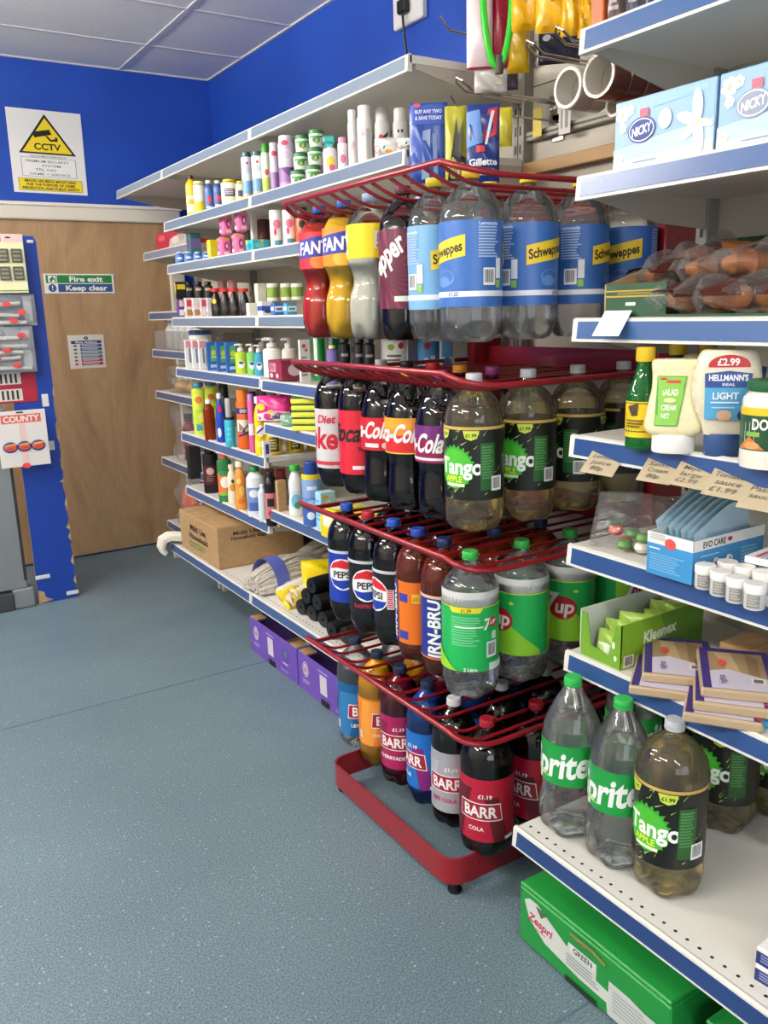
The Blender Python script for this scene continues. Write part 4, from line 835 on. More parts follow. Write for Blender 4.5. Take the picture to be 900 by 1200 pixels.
for px, pt, w, c, n in G:
    jug(px, pt, w, x+(.0 if w < 20 else .02) + (.06 if n == 'pale beige' else 0), z, c, '#d8d6d0', n+' hand wash bottle with pale pump top', 'pump bottle', 'pump_bottle', 'hand wash pump bottles', 'pump', labc=None, items=[('ell', 0, .3, .3, .13, '#f2f4ea' if n not in ('large white', 'pale beige') else '#e6c8cc'), ('ell', -.02, .36, .2, .05, '#2a4a90')] if n != 'pale beige' else None, sy=.7)
jug(308, 396, 13, x+.13, z, '#9aa0a4', '#c9c7c2', 'grey pump bottle behind the sky blue one', 'pump bottle', 'pump_bottle', 'hand wash pump bottles', 'pump')
X, Y, Z, w, h = at(336, 430, 31, x-.02, z)
carton_m(X, Y, z, .09, .11, .072, '#8e2444', 'maroon carton with pale panels lying in front of pumps', 'carton', 'carton', None, [('rect', -.4, .4, .1, .85, '#cfa0ac'), ('ell', -.25, .22, .12, .12, '#e8d4d8'), ('ell', .2, .22, .1, .12, '#e8d4d8'), ('lines', -.38, .45, .05, .8, 3, '#a84a64')], [('ell', .1, .5, .3, .3, '#d8c0c8')])
carton(357, 398, 9, x-.02, z, '#e9e6e0', 'narrow white box with red spots beside the green can', dxm=.04, iy=[('ell', -.1, .85, .2, .05, '#d04848'), ('ell', .1, .75, .15, .04, '#d86060'), ('lines', -.4, .1, .3, .6, 6, '#8a9a8a')])
for i, (px, xx) in enumerate(((373, .03), (391, .12))):
    can(px, 378, 15, x+xx, z, '#15803f', '#1b6e3a', 'dark green can %s' % ('with pale print, beside narrow white box' if i == 0 else 'behind the purple bottle'), group='dark green cans', items=[('rect', -.4, .1, -.1, .8, '#dfe4dc'), ('rect', -.3, .3, -.15, .36, '#208848')])
jug(390, 405, 13, x+.02, z, '#7a6cb0', '#e4d490', 'purple bottle with cream cap seen below the orange drink', shape='wide', capw=.6)
for i, px in enumerate((404, 421, 433)):
    jug(px, 397, 13.5, x+.03, z, '#17171a', '#101012', 'black body spray with red emblem, %s of three' % ('left', 'middle', 'right')[i], 'spray', 'body_spray', 'black body sprays', 'wide', [('ell', .05, .32, .25, .1, '#b0222c'), ('rect', -.3, .62, .3, .68, '#8a8a8e')], capw=.85, sy=.85)
jug(463, 378, 33, x+.11, z, '#e6e4de', '#dcd9d2', 'broad white bottle with green leaf and red dot', shape='wide', capw=.6, sy=.6, items=[('rect', -.36, .2, .36, .75, '#efeeea'), ('ell', -.15, .62, .12, .05, '#9ab030'), ('ell', .2, .64, .1, .05, '#c02838'), ('lines', -.3, .3, .3, .5, 3, '#6a6a66')])
carton(483, 390, 8, x+.13, z, '#8c8690', 'narrow grey box with red dot beside broad white bottle', dxm=.04)
jug(502, 380, 25, x+.17, z, '#4a93cc', '#3f86c0', 'blue bottle with red dot and white flower', shape='wide', capw=.6, sy=.6, items=[('ell', -.05, .66, .14, .06, '#c02838'), ('ell', -.1, .35, .2, .12, '#e8eef4'), ('rect', .1, .2, .3, .5, '#d9e4ee')])
jug(524, 382, 17, x+.19, z, '#dfe6ec', '#4a86bc', 'white and blue bottle next to the blue flower bottle', shape='wide', capw=.6, sy=.6, items=[('rect', -.4, .5, .4, .8, '#5a9ccc'), ('ell', 0, .4, .3, .1, '#3a6ea8')])
# ------------------------------------------------------------------ sixth shelf (cleaners)
z = .847; x = XF+.06
for i, (px, xx) in enumerate(((233, -.02), (248, .10))):
    jug(px, 449 if i == 0 else 447, 15, x+xx, z, '#cfe04a', '#2f6f98', 'lime green bottle with blue cap, '+('front one at shelf end' if i == 0 else 'rear one behind the amber bottle'), shape='wide', capw=.85, group='lime green bottles', items=[('ell', .0, .68, .26, .07, '#e0703a'), ('rect', -.35, .2, .35, .5, '#b4d23c'), ('poly', [(-.3, .08), (.2, .1), (.1, .2), (-.3, .22)], '#3a98b0'), ('ell', .1, .34, .2, .1, '#e8e86a')])
jug(245.5, 469, 13, x-.04, z, '#7a2a10', '#efece6', 'amber brown bottle with white cap in front of lime ones', shape='round', capw=.55, m=liquid('amber_cleaner', '#a03a10', .5, .1), sy=.8)
jug(258, 461, 11, x-.03, z, '#2444b4', '#d8dce4', 'royal blue spray bottle with white and red neck', shape='slope', capw=.5, items=[('rect', -.2, .62, .2, .74, '#c02848'), ('ell', -.2, .2, .2, .1, '#dfe6f4')])
can(268.5, 467, 12, x-.05, z, '#39b4cc', '#a9a8aa', 'turquoise spray bottle with long silver cap', capf=.42, band=[(.56, .62, '#16181c')], capr=.62, items=[('lines', -.3, .08, .2, .4, 3, '#5cc8da')])
can(263, 449, 12, x+.10, z, '#17171a', '#111113', 'black aerosol behind the turquoise bottle', capf=.25)
can(285, 457, 16, x-.02, z, '#e0641c', '#e87a24', 'orange oven cleaner can with dark blue band', capf=.18, band=[(.60, .70, '#2a2a72'), (.30, .5, '#e8ddd0')], items=[('poly', [(-.4, .3), (.4, .38), (.3, .44), (.0, .36), (-.4, .46)], '#8a7a6c'), ('poly', [(-.2, .3), (.1, .38), (.0, .26)], '#26242a'), ('text', 'OVEN', 0, .65, .06, '#f0eee8', {'w': .5}), ('poly', [(-.45, .2), (.45, .28), (.45, .32), (-.45, .24)], '#35307c')])
can(294.5, 462, 8, x-.04, z, '#d85aa4', '#b478c0', 'slim pink tube beside the orange can', 'tube', 'slim_tube', capf=.1, dome=False, band=[(.3, .5, '#f0dfe8')])
jug(304, 465, 14, x-.04, z, '#f0d618', '#f0e8d8', 'yellow bottle with white round label beside pink tube', shape='waist', capw=.7, items=[('ell', 0, .42, .32, .10, '#f4f2e6'), ('poly', [(-.3, .36), (.3, .46), (.3, .5), (-.3, .40)], '#5a3a8c'), ('rect', -.3, .14, .3, .24, '#f4e87a')])
for i, px in enumerate((297, 309, 321)):
    jug(px, 459, 13, x+.12, z, ('#5b2c8c', '#c89090', '#b88a88')[i], ('#4a2478', '#b07474', '#a87a78')[i], ('purple bottle at the back behind the yellow bottle', 'dusty pink bottle at the back, left of two', 'dusty pink bottle at the back, right of two')[i], shape='round', capw=.6, group='bottles at the back of the cleaner shelf')
carton(313, 517, 8, x-.05, z, '#eeeaf0', 'small white and blue box at shelf end below the pink bag', dxm=.03, iy=[('rect', -.2, .2, .3, .8, '#3a3a8c')])
for i in range(4):
    X = 1.42+.095*i; Y = 3.085
    t = thing('polish_can', 'yellow tin with dark label in the row receding at shelf end, '+('nearest the aisle', 'second from aisle', 'third from aisle', 'farthest from aisle')[i], 'can', (X, Y, z), face_cam(X, Y), 'row of yellow tins'); r = .036
    B = MB(); B.lathe([(r*.95, 0), (r, .003), (r, .085), (r*.95, .088), (0, .088)], mat('#dfbf1e', .3), 22); gfx(B, [('rect', -.016, .012, .024, .07, '#4a4640'), ('lines', -.012, .018, .02, .062, 4, '#c9b65a')], cyl_map(r, 0), step=.008); B.obj('body', t)
    MB().lathe([(r*.9, .086), (r*.9, .097), (r*.8, .1), (0, .1)], mat('#c9ab1c', .3), 22).obj('lid', t)
# near bay: sponges, pink pack, maroon packs
z = .985; x = XF+.06
X, Y, Z, w, h = at(322, 478, 28, x-.01, z); pouch(X, Y, z, .135, .10, .06, '#e63a90', 'hot pink and white cloth pack at shelf end', 'cloth pack', 'cloth_pack', None, [('poly', [(-.5, .04), (.5, .04), (.5, .38), (.1, .46), (-.5, .30)], '#f0ece8'), ('rect', -.05, .12, .25, .32, '#4a4a6c'), ('lines', -.03, .14, .23, .3, 3, '#e8e8f0'), ('ell', -.3, .6, .14, .14, '#d8c83c'), ('ell', .0, .42, .1, .08, '#e8d84a')], rz=face_cam(X, Y)-.35, seed=5)
for i, px in enumerate((318, 334)):
    X, Y, Z, w, h = at(px, 469, 16, x+.12, z); pouch(X, Y, z, .10, h, .07, '#2f8a34', 'green and yellow scourer pack behind the pink pack, %s one' % ('left', 'right')[i], 'scourer pack', 'scourer_pack', 'green and yellow scourer packs', [('poly', [(-.5, .55), (.5, .75), (.5, .9), (-.5, .7)], '#e8c83c'), ('ell', 0, .4, .3, .2, '#1d6a2a')], rz=face_cam(X, Y), seed=i+8)
for i, (px, pt) in enumerate(((347, 462), (364, 464))):
    X, Y, Z, w, h = at(px, pt, 18, x+.11, z); pouch(X, Y, z, .12, h, .08, '#9c1f4c', 'maroon pack at the back above the sponges, %s one' % ('left', 'right')[i], 'pack', 'steel_wool_pack', 'maroon packs behind the sponges', [('lines', -.35, .3, .3, .5, 2, '#e0a8bc'), ('rect', -.3, .62, .3, .66, '#c8587c')], rz=face_cam(X, Y), seed=i+12)
X, Y, Z, w, h = at(342.5, 484, 14, x-.01, z)
B = MB(); B.box(-.035, -.03, 0, .035, .03, h*.92, mat('#7fb89a', .3), .004)
t = thing('scourer_block', 'pale green scourer block in clear wrap beside yellow sponges', 'scourer', (X, Y, z), face_cam(X, Y)-.3); B.obj('block', t)
B = MB(); pillow(B, .082, h, .075, M_film, seed=4, wr=.05, sharp=.25); B.obj('wrap', t)
for i in range(5):
    X, Y, Z, w, h = at(361, 487, 20, x-.02, z)
    B = MB(); B.box(-.05, -.038, 0, .05, .038, .018, mat('#ece94e', .8), .004, seg=2); B.box(-.05, -.038, .0185, .05, .038, .0235, mat('#3f6a4a', .9), .002)
    tag(B.obj('sponge', loc=(X+.002*(i % 2), Y, z+.0242*i), rz=face_cam(X, Y)-.25+.03*(i % 3)), 'yellow sponge with green scouring side, '+('bottom', 'second from bottom', 'middle', 'second from top', 'top')[i]+' of the stack', 'sponge', 'stacked yellow sponges')
# ------------------------------------------------------------------ seventh shelf (laundry)
z = .578; x = XF+.06
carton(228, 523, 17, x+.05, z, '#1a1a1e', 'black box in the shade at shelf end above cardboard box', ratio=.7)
jug(247, 526, 18, x-.01, z, '#170d0e', '#1c1214', 'black laundry bottle with dark red label at shelf end', shape='wide', capw=.7, labc='#4a1418', lz=(.2, .62), items=[('ell', -.05, .5, .25, .08, '#cfa8a0'), ('lines', -.3, .25, .3, .4, 3, '#8a5a58')])
jug(263.5, 533, 17, x-.03, z, '#9fb4a4', '#c4502c', 'green based bottle with orange and white label', shape='wide', capw=.55, labc='#e8703a', lz=(.15, .62), items=[('ell', 0, .42, .34, .12, '#f0ede6'), ('rect', -.4, .56, .4, .66, '#2f8a48'), ('poly', [(-.4, .14), (.4, .14), (.4, .26), (-.4, .2)], '#7ab23c')], m=liquid('green_wash', '#4a9a62', .4, .1))
jug(272.5, 545, 12, x-.02, z, '#efe4c8', '#e8dcc0', 'cream bottle with orange sun label, narrow', shape='waist', capw=.6, items=[('ell', .0, .42, .3, .1, '#e09a3c'), ('ell', .05, .58, .15, .05, '#3a4a3c')])
jug(281.5, 541, 14, x-.04, z, '#e8963c', '#efe8d4', 'orange wavy bottle with cream cap', shape='waist', capw=.65, items=[('ell', .1, .4, .22, .1, '#f2c060'), ('ell', -.1, .6, .18, .06, '#f6d28a'), ('ell', .0, .18, .3, .06, '#d8782c')])
jug(299, 547, 20, x-.03, z, '#e6eaf0', '#1f7c3a', 'white and blue bottle with tall green cap', shape='round', capw=.6, labc='#7890c4', lz=(.1, .58), items=[('rect', -.42, .1, .42, .28, '#4a62a8'), ('ell', -.1, .46, .28, .08, '#e6ecf4'), ('rect', .2, .2, .42, .5, '#e4d8dc')])
jug(308, 568, 10, x-.05, z, '#d8e4ea', '#e6eef2', 'small pale bottle next to the green capped one', shape='round')
jug(316.5, 553, 13, x-.05, z, '#1a1416', '#17090c', 'black bottle with red pink label next to cardboard carton', shape='round', capw=.7, labc='#c87878', lz=(.12, .6), items=[('rect', -.3, .35, .3, .5, '#1c1416'), ('ell', 0, .22, .25, .06, '#a82838')])
for i, px in enumerate((317, 330)):
    can(px, 550, 13, x+.13, z, '#1c1618', '#a02028', 'dark can with red domed top at the back, %s one' % ('left', 'right')[i], group='red topped dark cans')
carton(330, 563, 13, x-.03, z, '#a87c4c', 'plain brown cardboard carton standing upright on the laundry shelf', m=M_card, ratio=.6)
z = .642
jug(346, 545, 17, x-.02, z, '#f0f2f0', '#35a83c', 'white detergent bottle with bright green cap', shape='waist', capw=.7, items=[('ell', 0, .3, .34, .14, '#7ab8dc'), ('ell', .1, .22, .2, .07, '#3c9a54'), ('rect', -.3, .44, .3, .5, '#dfe9f0')])
can(365, 541, 23, x-.04, z, '#7f9fd0', '#1f3f94', 'large blue freshener can with blue cap and yellow ring', capf=.19, band=[(.74, .82, '#e6d22c'), (.02, .30, '#3a62b0'), (.30, .46, '#5c86c8')], items=[('rect', -.25, .58, .25, .64, '#e8eef8'), ('ell', .0, .36, .3, .07, '#a8c4e8'), ('ell', -.1, .18, .2, .06, '#e4ecf8')], capr=.7)
carton(382, 576, 24, x-.03, z, '#a8d8ee', 'light blue detergent carton with red and blue oval', ratio=.7, iy=[('ell', 0, .5, .34, .3, '#e9f2f6'), ('ell', 0, .6, .2, .12, '#c83a44'), ('ell', 0, .32, .24, .14, '#2f62b4'), ('rect', -.4, .84, .0, .92, '#e8b03c')], ix=[('lines', -.4, .2, .4, .8, 5, '#6fb0d4')])
for i, px in enumerate((402, 426, 447)):
    X, Y, Z, w, h = at(px, 585, 22, x-.03, z); carton_m(X, Y, z, .12, .11, .105+.0*i, '#e6d524', 'yellow and white carton behind the rack, %s of three' % ('left', 'middle', 'right')[i], 'carton', 'carton', 'yellow and white cartons', [('rect', -.3, .4, .3, .8, '#f4f0d8')], [('rect', -.5, .0, .5, .35, '#e9efe4'), ('text', 'W', -.1, .6, .3, '#3a7a34'), ('rect', .0, .1, .4, .25, '#3a6ab4')], [('rect', -.4, -.3, .3, .1, '#f0ec9a'), ('rect', -.45, -.48, .45, -.4, '#b8a61c')])
# ------------------------------------------------------------------ base shelf, far end
ZB = .306
p = on_z(257, 668, ZB); q = on_z(227, 640, ZB)
bx, by = p.x, p.y; hbox = on_x(257, 622, bx).z-ZB; ly = .48
def cardboard():
    t = thing('cardboard_box', 'closed brown cardboard box with printed sides on base shelf', 'box', (bx, by, ZB))
    B = MB(); B.box(0, 0, 0, .42, ly, hbox, M_card, .003)
    gfx(B, [('text', 'Multi Use', ly*-.55+.02, hbox*.66, .026, '#3a2c20', {'b': 1}), ('text', 'Household', ly*-.5, hbox*.46, .022, '#3a2c20', {}), ('rect', -ly*.8, hbox*.14, -ly*.25, hbox*.30, '#6a8a4a')][0:0]+[('text', 'Multi Use', ly*.5, hbox*.70, .030, '#3a2c20', {'w': .2}), ('text', 'Household', ly*.5, hbox*.48, .026, '#3a2c20', {'w': .24}), ('lines', ly*.25, hbox*.16, ly*.75, hbox*.32, 2, '#6f8a50')], plane_map((0, ly, 0), (0, -1, 0), (0, 0, 1)))
    gfx(B, [('text', 'Multi Use', .14, hbox*.82, .017, '#3a2c20', {'w': .13}), ('text', 'Household Bags', .15, hbox*.70, .015, '#3a2c20', {'w': .17})], plane_map((0, 0, 0), (1, 0, 0), (0, 0, 1)))
    B.obj('carton_body', t, smooth=False)
    F = MB(); F.box(.002, .002, hbox, .418, ly/2-.002, hbox+.002, M_card); F.box(.002, ly/2+.002, hbox, .418, ly-.002, hbox+.003, M_card); F.obj('top_flap', t, smooth=False)
cardboard()
def strands(mb, cx, cy, cz, L_, wdt, hgt, n, seed, m=M_string, rdir=0.0):
    r = random.Random(seed)
    for i in range(n):
        a = r.uniform(-1, 1); b = r.random(); pts = []
        for k in range(9):
            t = k/8; env = math.sin(PI*min(1, max(0, .12+.86*t)))**.5
            pts.append((cx+L_*(t-.5)*math.cos(rdir)+(a*wdt*env)*-math.sin(rdir)+r.uniform(-.006, .006), cy+L_*(t-.5)*math.sin(rdir)+a*wdt*env*math.cos(rdir)+r.uniform(-.006, .006), cz+.007+hgt*env*b*math.sqrt(max(0, 1-a*a))+r.uniform(-.003, .004)))
        mb.tube(pts, .0058, m, 6)
p = on_z(205, 652, ZB)
t = thing('mop_head', 'loose white mop head hanging over the far shelf end', 'mop head', (1.245, 3.97, ZB))
B = MB(); r = random.Random(5)
for i in range(30):
    a = r.uniform(-.045, .05); b = r.random()
    B.tube([(.11+.03*b, a-.03, .008+.015*b), (.05, a-.02, .014+.03*b), (-.005, a*.9, .022+.026*b), (-.03-.012*b, a*.8+.01, .012+.016*b), (-.038-.014*b, a*.8+.015, -.018), (-.026-.012*b, a*.75+.015, -.04-.012*b)], .0062, mat('#e4ded2', .9), 6)
B.obj('strands', t); MB().box(.08, -.07, .004, .13, .03, .030, '#efece4', .008).obj('binding', t)
for i, (px, py, a, wd, hh) in enumerate(((300, 694, .30, .095, .11), (350, 684, .34, .10, .13))):
    p = on_z(px, py, ZB); t = thing('mop_head', ('grey white string mop head with blue band, nearest the shelf edge', 'grey string mop head behind the yellow pack')[i], 'mop head', (p.x+(.19 if i == 0 else .24), p.y+(.04 if i == 0 else .13), ZB), rad(12), 'string mop heads')
    B = MB(); pillow(B, .30, .16, .10, M_string, seed=i+3, wr=.06, sharp=.5, M=T(0, 0, .05, rx=PI/2) @ T(0, 0, -.08)); strands(B, 0, 0, .0, .42, wd, hh, 150, 40+i); B.obj('strands', t)
    B = MB(); n = 14; vs = []
    for xx in (-.15, -.085):
        for k in range(n+1): a = PI*k/n; vs.append((xx, -(wd*.98)*math.cos(a), .006+(hh+.013)*math.sin(a)))
    B.add(vs, [(k, k+1, n+2+k, n+1+k) for k in range(n)], mat('#5a66b8', .35))
    if i == 0: B.obj('band', t)
for i, (px, py) in enumerate(((318, 702), (331, 706), (352, 694))):
    p = on_z(px, py, ZB); roll(p.x+.11, p.y, ZB+(.0 if i < 2 else .055), .028, .19, '#eeebe4', 'white roll lying beside the yellow pack, '+('leftmost', 'lower middle', 'upper')[i]+' of three', 'roll', 'white_roll', 'white rolls', inner=.15, rz=rad(25))
p = on_z(362, 716, ZB)
pouch(p.x+.14, p.y+.08, ZB, .21, .16, .08, '#e8cf14', 'yellow pack with white band leaning behind black rolls', 'pack', 'cleaning_pack', None, [('rect', .05, .0, .2, 1, '#efe9d2'), ('rect', .2, .55, .5, .85, '#f0e2c8'), ('rect', .22, .68, .48, .74, '#c8483c')], rz=face_cam(p.x, p.y)+.1, seed=21, lay=-.55, wr=.2)
p = on_z(338, 714, ZB)
pouch(p.x+.05, p.y+.0, ZB, .11, .10, .045, '#e2c61c', 'crumpled yellow and cream pouch at the shelf front', 'pouch', 'crumpled_pouch', None, [('ell', -.25, .3, .2, .25, '#e6d2b8'), ('ell', -.32, .25, .1, .16, '#8a6a54')], rz=face_cam(p.x, p.y)+.6, seed=22, lay=-1.0, wr=.3)
M_bin = mat('#111114', .35)
k = 0
for px, py, lv, w in ((350, 719, 0, 'front left'), (363, 726, 0, 'front middle'), (376, 734, 0, 'front right'), (357, 722, 1, 'middle left'), (370, 730, 1, 'middle right'), (364, 726, 2, 'topmost'), (386, 747, 0, 'separate nearest the rack'), (401, 753, 0, 'last, behind the drink bottles')):
    p = on_z(px, py, ZB); roll(p.x+.10, p.y, ZB+.052*lv, .029, .2, '#111114', 'black bin bag roll in the heap, '+w, 'bin bag roll', 'bin_bag_roll', 'black bin bag rolls', inner=.22, m=M_bin, core='#1c1c1e', rz=rad(8))
p = on_z(415, 752, ZB)
tag(MB().box(-.10, -.16, 0, .10, .06, .004, '#eceae2', .001).obj('white_sheet', loc=(p.x+.11, p.y-.02, ZB+.0005), rz=rad(6), smooth=False), 'flat white sheet on the base shelf under black rolls', 'sheet')
# purple trays on the floor under the base shelf
def purple(y0, y1, lb):
    t = thing('fruit_tray', lb, 'tray', (1.305, (y0+y1)/2, 0), 0, 'purple cardboard trays under the base shelf'); L_ = y1-y0; d = .30; h = .150; pm = mat('#6d4fae', .55)
    B = MB(); B.box(0, -L_/2, .0, .006, L_/2, h, pm, .001)
    it = [('ell', L_*-.36, h*.62, .024, .030, '#d9cfd8'), ('ring', L_*-.36, h*.62, .020, .026, .004, '#8a6aa8'), ('ell', L_*-.36, h*.62, .009, .012, '#a884a0'), ('lines', L_*-.42, h*.22, L_*-.28, h*.34, 2, '#b8a4d4'), ('rect', L_*-.10, h*.28, L_*.02, h*.78, '#d9d2dc'), ('lines', L_*-.13, h*.82, L_*.04, h*.88, 1, '#c0aede'), ('rect', L_*-.09, 0, L_*.05, h*.16, '#1a1410'), ('ell', L_*.27, h*.62, .026, .026, '#5a4a94'), ('ell', L_*.28, h*.63, .016, .014, '#5f7a98'), ('lines', L_*.22, h*.30, L_*.33, h*.38, 1, '#d4c8ea'), ('lines', L_*.16, h*.10, L_*.38, h*.18, 2, '#a48ed0')]
    gfx(B, it, plane_map((0, 0, 0), (0, -1, 0), (0, 0, 1))); B.obj('front_panel', t, smooth=False)
    MB().box(.006, -L_/2, 0, d, -L_/2+.005, h, pm).obj('side_panel', t, smooth=False); MB().box(.006, L_/2-.005, 0, d, L_/2, h, pm).obj('side_panel', t, smooth=False)
    MB().box(d-.005, -L_/2+.005, 0, d, L_/2-.005, h, pm).obj('rear_panel', t, smooth=False); MB().box(.006, -L_/2+.005, .001, d-.005, L_/2-.005, .006, M_card).obj('bottom', t, smooth=False)
    for s in (-1, 1): MB().box(.004, s*(L_/2-.035)-.03, h-.004, .05, s*(L_/2-.035)+.03, h+.004, M_card, .001).obj('corner_flap', t, smooth=False)
purple(2.735, 3.175, 'purple cardboard fruit tray on the floor, farther of two'); purple(2.285, 2.725, 'purple cardboard fruit tray on the floor, nearer the red rack')
# ------------------------------------------------------------------ narrow corner shelves by the door
X0 = 1.56
for zz, f in ((1.734, 0),):
    carton_m(X0+.02, 4.36, zz, .14, .50, .085, '#b32038', 'red carton with grey pattern on the highest corner shelf', 'carton', 'carton', None, [('poly', [(-.1, .0), (.5, .0), (.5, .55), (.2, .65), (-.05, .5)], '#bdb6ac'), ('ell', .1, .4, .1, .2, '#d6d0c8'), ('ell', .3, .45, .08, .2, '#a8a196'), ('rect', -.4, .5, -.2, .8, '#d86070')])
t = thing('clear_tray', 'clear plastic tray of little bottles on corner shelf', 'tray', (X0, 4.38, 1.219)); B = MB(); B.box(-.08, -.30, 0, -.076, .30, .10, M_film); B.box(.076, -.30, 0, .08, .30, .10, M_film); B.box(-.076, -.30, 0, .076, -.296, .10, M_film); B.box(-.076, .296, 0, .076, .30, .10, M_film); B.obj('wall', t, smooth=False)
B = MB(); B.box(-.076, -.296, .0, .076, .296, .004, M_film); B.obj('bottom', t, smooth=False)
for i in range(5):
    yy = 4.60-.105*i; t = thing('vial', 'tiny clear bottle with red mark in the clear tray, '+('farthest', 'second farthest', 'middle', 'second nearest', 'nearest')[i], 'bottle', (X0-.01, yy, 1.2235), face_cam(X0, yy), 'tiny bottles in the clear tray')
    MB().lathe([(.03, 0), (.033, .01), (.033, .10), (.016, .125), (.014, .13), (0, .13)], mat('#c9cccb', .2), 16).obj('body', t); MB().lathe([(.018, .128), (.018, .15), (0, .151)], mat('#a84048' if i % 2 else '#d8d4d0', .4), 14).obj('cap', t)
def filmbag(x, y, z, w, h, d, lb, cat, core, name='clear_bag', group=None, seed=1, rz=0, lay=0):
    t = thing(name, lb, cat, (x, y, z), rz, group); B = MB(); pillow(B, w, h, d, M_film, seed=seed, wr=.22, sharp=.4, M=T(0, 0, 0, rx=lay) if lay else None); B.obj('film', t)
    core(t); return t
def rolls_core(t):
    for k in range(3): MB().lathe(interp([(0, 0), (.035, .006), (.05, .03), (.03, .055), (0, .06)], 3), mat('#c89a58', .6), 18, T(-.12+.12*k, 0, .008)).obj('bread_roll', t)
filmbag(X0+.02, 4.36, .989, .44, .15, .15, 'clear bag of bread rolls on the corner shelf', 'bag', rolls_core, seed=31, rz=rad(-75))
def maroon_core(t): MB().lathe([(.03, .012), (.036, .02), (.036, .19), (.02, .215), (.02, .23), (0, .23)], mat('#7c1a30', .35), 18, T(-.13, 0, 0)).obj('maroon_bottle', t); MB().lathe([(.023, .225), (.023, .265), (0, .266)], mat('#1c1416', .4), 14, T(-.13, 0, 0)).obj('bottle_cap', t)
filmbag(X0+.03, 4.34, .609, .50, .33, .15, 'crumpled clear film bag with maroon bottle inside, corner shelf', 'bag', maroon_core, seed=32, rz=rad(-75))
def orange_core(t): B = MB(); pillow(B, .12, .2, .07, mat('#cf5a2a', .4), seed=9); B.obj('orange_item', t).location = (-.15, 0, .02); B = MB(); pillow(B, .2, .16, .06, mat('#7c4a48', .5), seed=6); B.obj('brown_item', t).location = (.05, .02, .02)
filmbag(X0+.03, 4.36, .235, .48, .30, .16, 'crumpled clear bag holding an orange item, lowest corner shelf', 'bag', orange_core, seed=33, rz=rad(-75))
# ------------------------------------------------------------------ signs on the end wall and the door
def sign(x0, x1, z0, z1, y, items, lb, name, rot=0, col='#e9e8e2', cat='sign'):
    w, h = x1-x0, z1-z0; B = MB(); B.box(-w/2, -.003, 0, w/2, 0, h, mat(col, .4), .0008)
    gfx(B, items(w, h), plane_map((0, -.003, 0), (1, 0, 0), (0, 0, 1)), off=.0005)
    o = B.obj(name, loc=((x0+x1)/2, y, z0), smooth=False); o.rotation_euler.y = rad(rot); return tag(o, lb, cat)
def cctv(w, h):
    K = '#16140c'; Yl = '#f0d41c'; c = h*.70; o = [('poly', [(-w*.385, h*.475), (w*.385, h*.475), (0, h*.955)], K), ('poly', [(-w*.335, h*.495), (w*.335, h*.495), (0, h*.91)], Yl)]
    o += [('poly', [(-w*.17, h*.735), (w*.05, h*.775), (w*.075, h*.715), (-w*.14, h*.672)], K), ('poly', [(-w*.185, h*.715), (-w*.165, h*.735), (-w*.13, h*.675), (-w*.15, h*.66)], K), ('poly', [(-w*.02, h*.70), (w*.02, h*.695), (w*.06, h*.655), (w*.13, h*.665), (w*.13, h*.64), (w*.05, h*.632)], K), ('poly', [(w*.115, h*.635), (w*.15, h*.635), (w*.15, h*.685), (w*.115, h*.685)], K)]
    o += [('text', 'CCTV', 0, h*.565, h*.075, K, {'sx': 1.15}), ('text', 'THIS SCHEME IS OPERATED BY', 0, h*.445, h*.018, '#3a3a3a', {'w': w*.5, 'b': 0})]
    o += [('rect', -w*.37, h*.20, w*.37, h*.43, '#8a8a86'), ('rect', -w*.362, h*.205, w*.362, h*.425, '#ecebe4')]
    o += [('text', 'PREMIUM SECURITY', -w*.02, h*.385, h*.028, '#4a4a4c', {'w': w*.58, 'b': 0}), ('text', 'SYSTEM', w*.03, h*.335, h*.026, '#4a4a4c', {'w': w*.25, 'b': 0}), ('text', 'TEL NO', -w*.05, h*.285, h*.028, '#4a4a4c', {'w': w*.28, 'b': 0}), ('text', 'CRIME + SERVICE', 0, h*.232, h*.026, '#4a4a4c', {'w': w*.55, 'b': 0})]
    o += [('rect', -w*.43, h*.03, w*.43, h*.175, K), ('rect', -w*.425, h*.034, w*.425, h*.171, Yl)]
    for i, s in enumerate(('IMAGES ARE BEING MONITORED', 'FOR THE PURPOSE OF CRIME', 'PREVENTION AND PUBLIC SAFETY')): o.append(('text', s, 0, h*(.147-.044*i), h*.030, K, {'w': w*(.70, .66, .78)[i]}))
    return o
sign(.926, 1.312, 2.066, 2.490, YE-.001, cctv, 'white and yellow camera warning sign on the blue wall', 'warning_sign', rot=.5)
def fire(w, h):
    G, Bl = '#1f7a3c', '#2a4d86'; o = [('rect', -w*.47, h*.52, w*.47, h*.93, G), ('rect', -w*.31, h*.07, w*.47, h*.48, Bl), ('ell', -w*.39, h*.275, h*.20, h*.20, Bl)]
    o += [('rect', -w*.44, h*.55, -w*.335, h*.90, '#e6e8e2'), ('poly', [(-w*.41, h*.58), (-w*.395, h*.57), (-w*.37, h*.72), (-w*.345, h*.62), (-w*.335, h*.64), (-w*.36, h*.80), (-w*.39, h*.82), (-w*.42, h*.72)], G), ('ell', -w*.375, h*.855, h*.035, h*.035, G), ('rect', -w*.325, h*.52, -w*.315, h*.93, '#e6e8e2')]
    o += [('rect', -w*.395, h*.24, -w*.383, h*.40, '#f0f0ea'), ('ell', -w*.389, h*.18, h*.025, h*.025, '#f0f0ea')]
    return o+[('text', 'Fire exit', w*.09, h*.725, h*.26, '#eef0ea', {'w': w*.48}), ('text', 'Keep clear', w*.09, h*.275, h*.26, '#eef0ea', {'w': w*.60})]
sign(1.018, 1.403, 1.534, 1.641, YE-.023, fire, 'green and blue fire exit keep clear sign on the door', 'exit_sign', rot=.4)
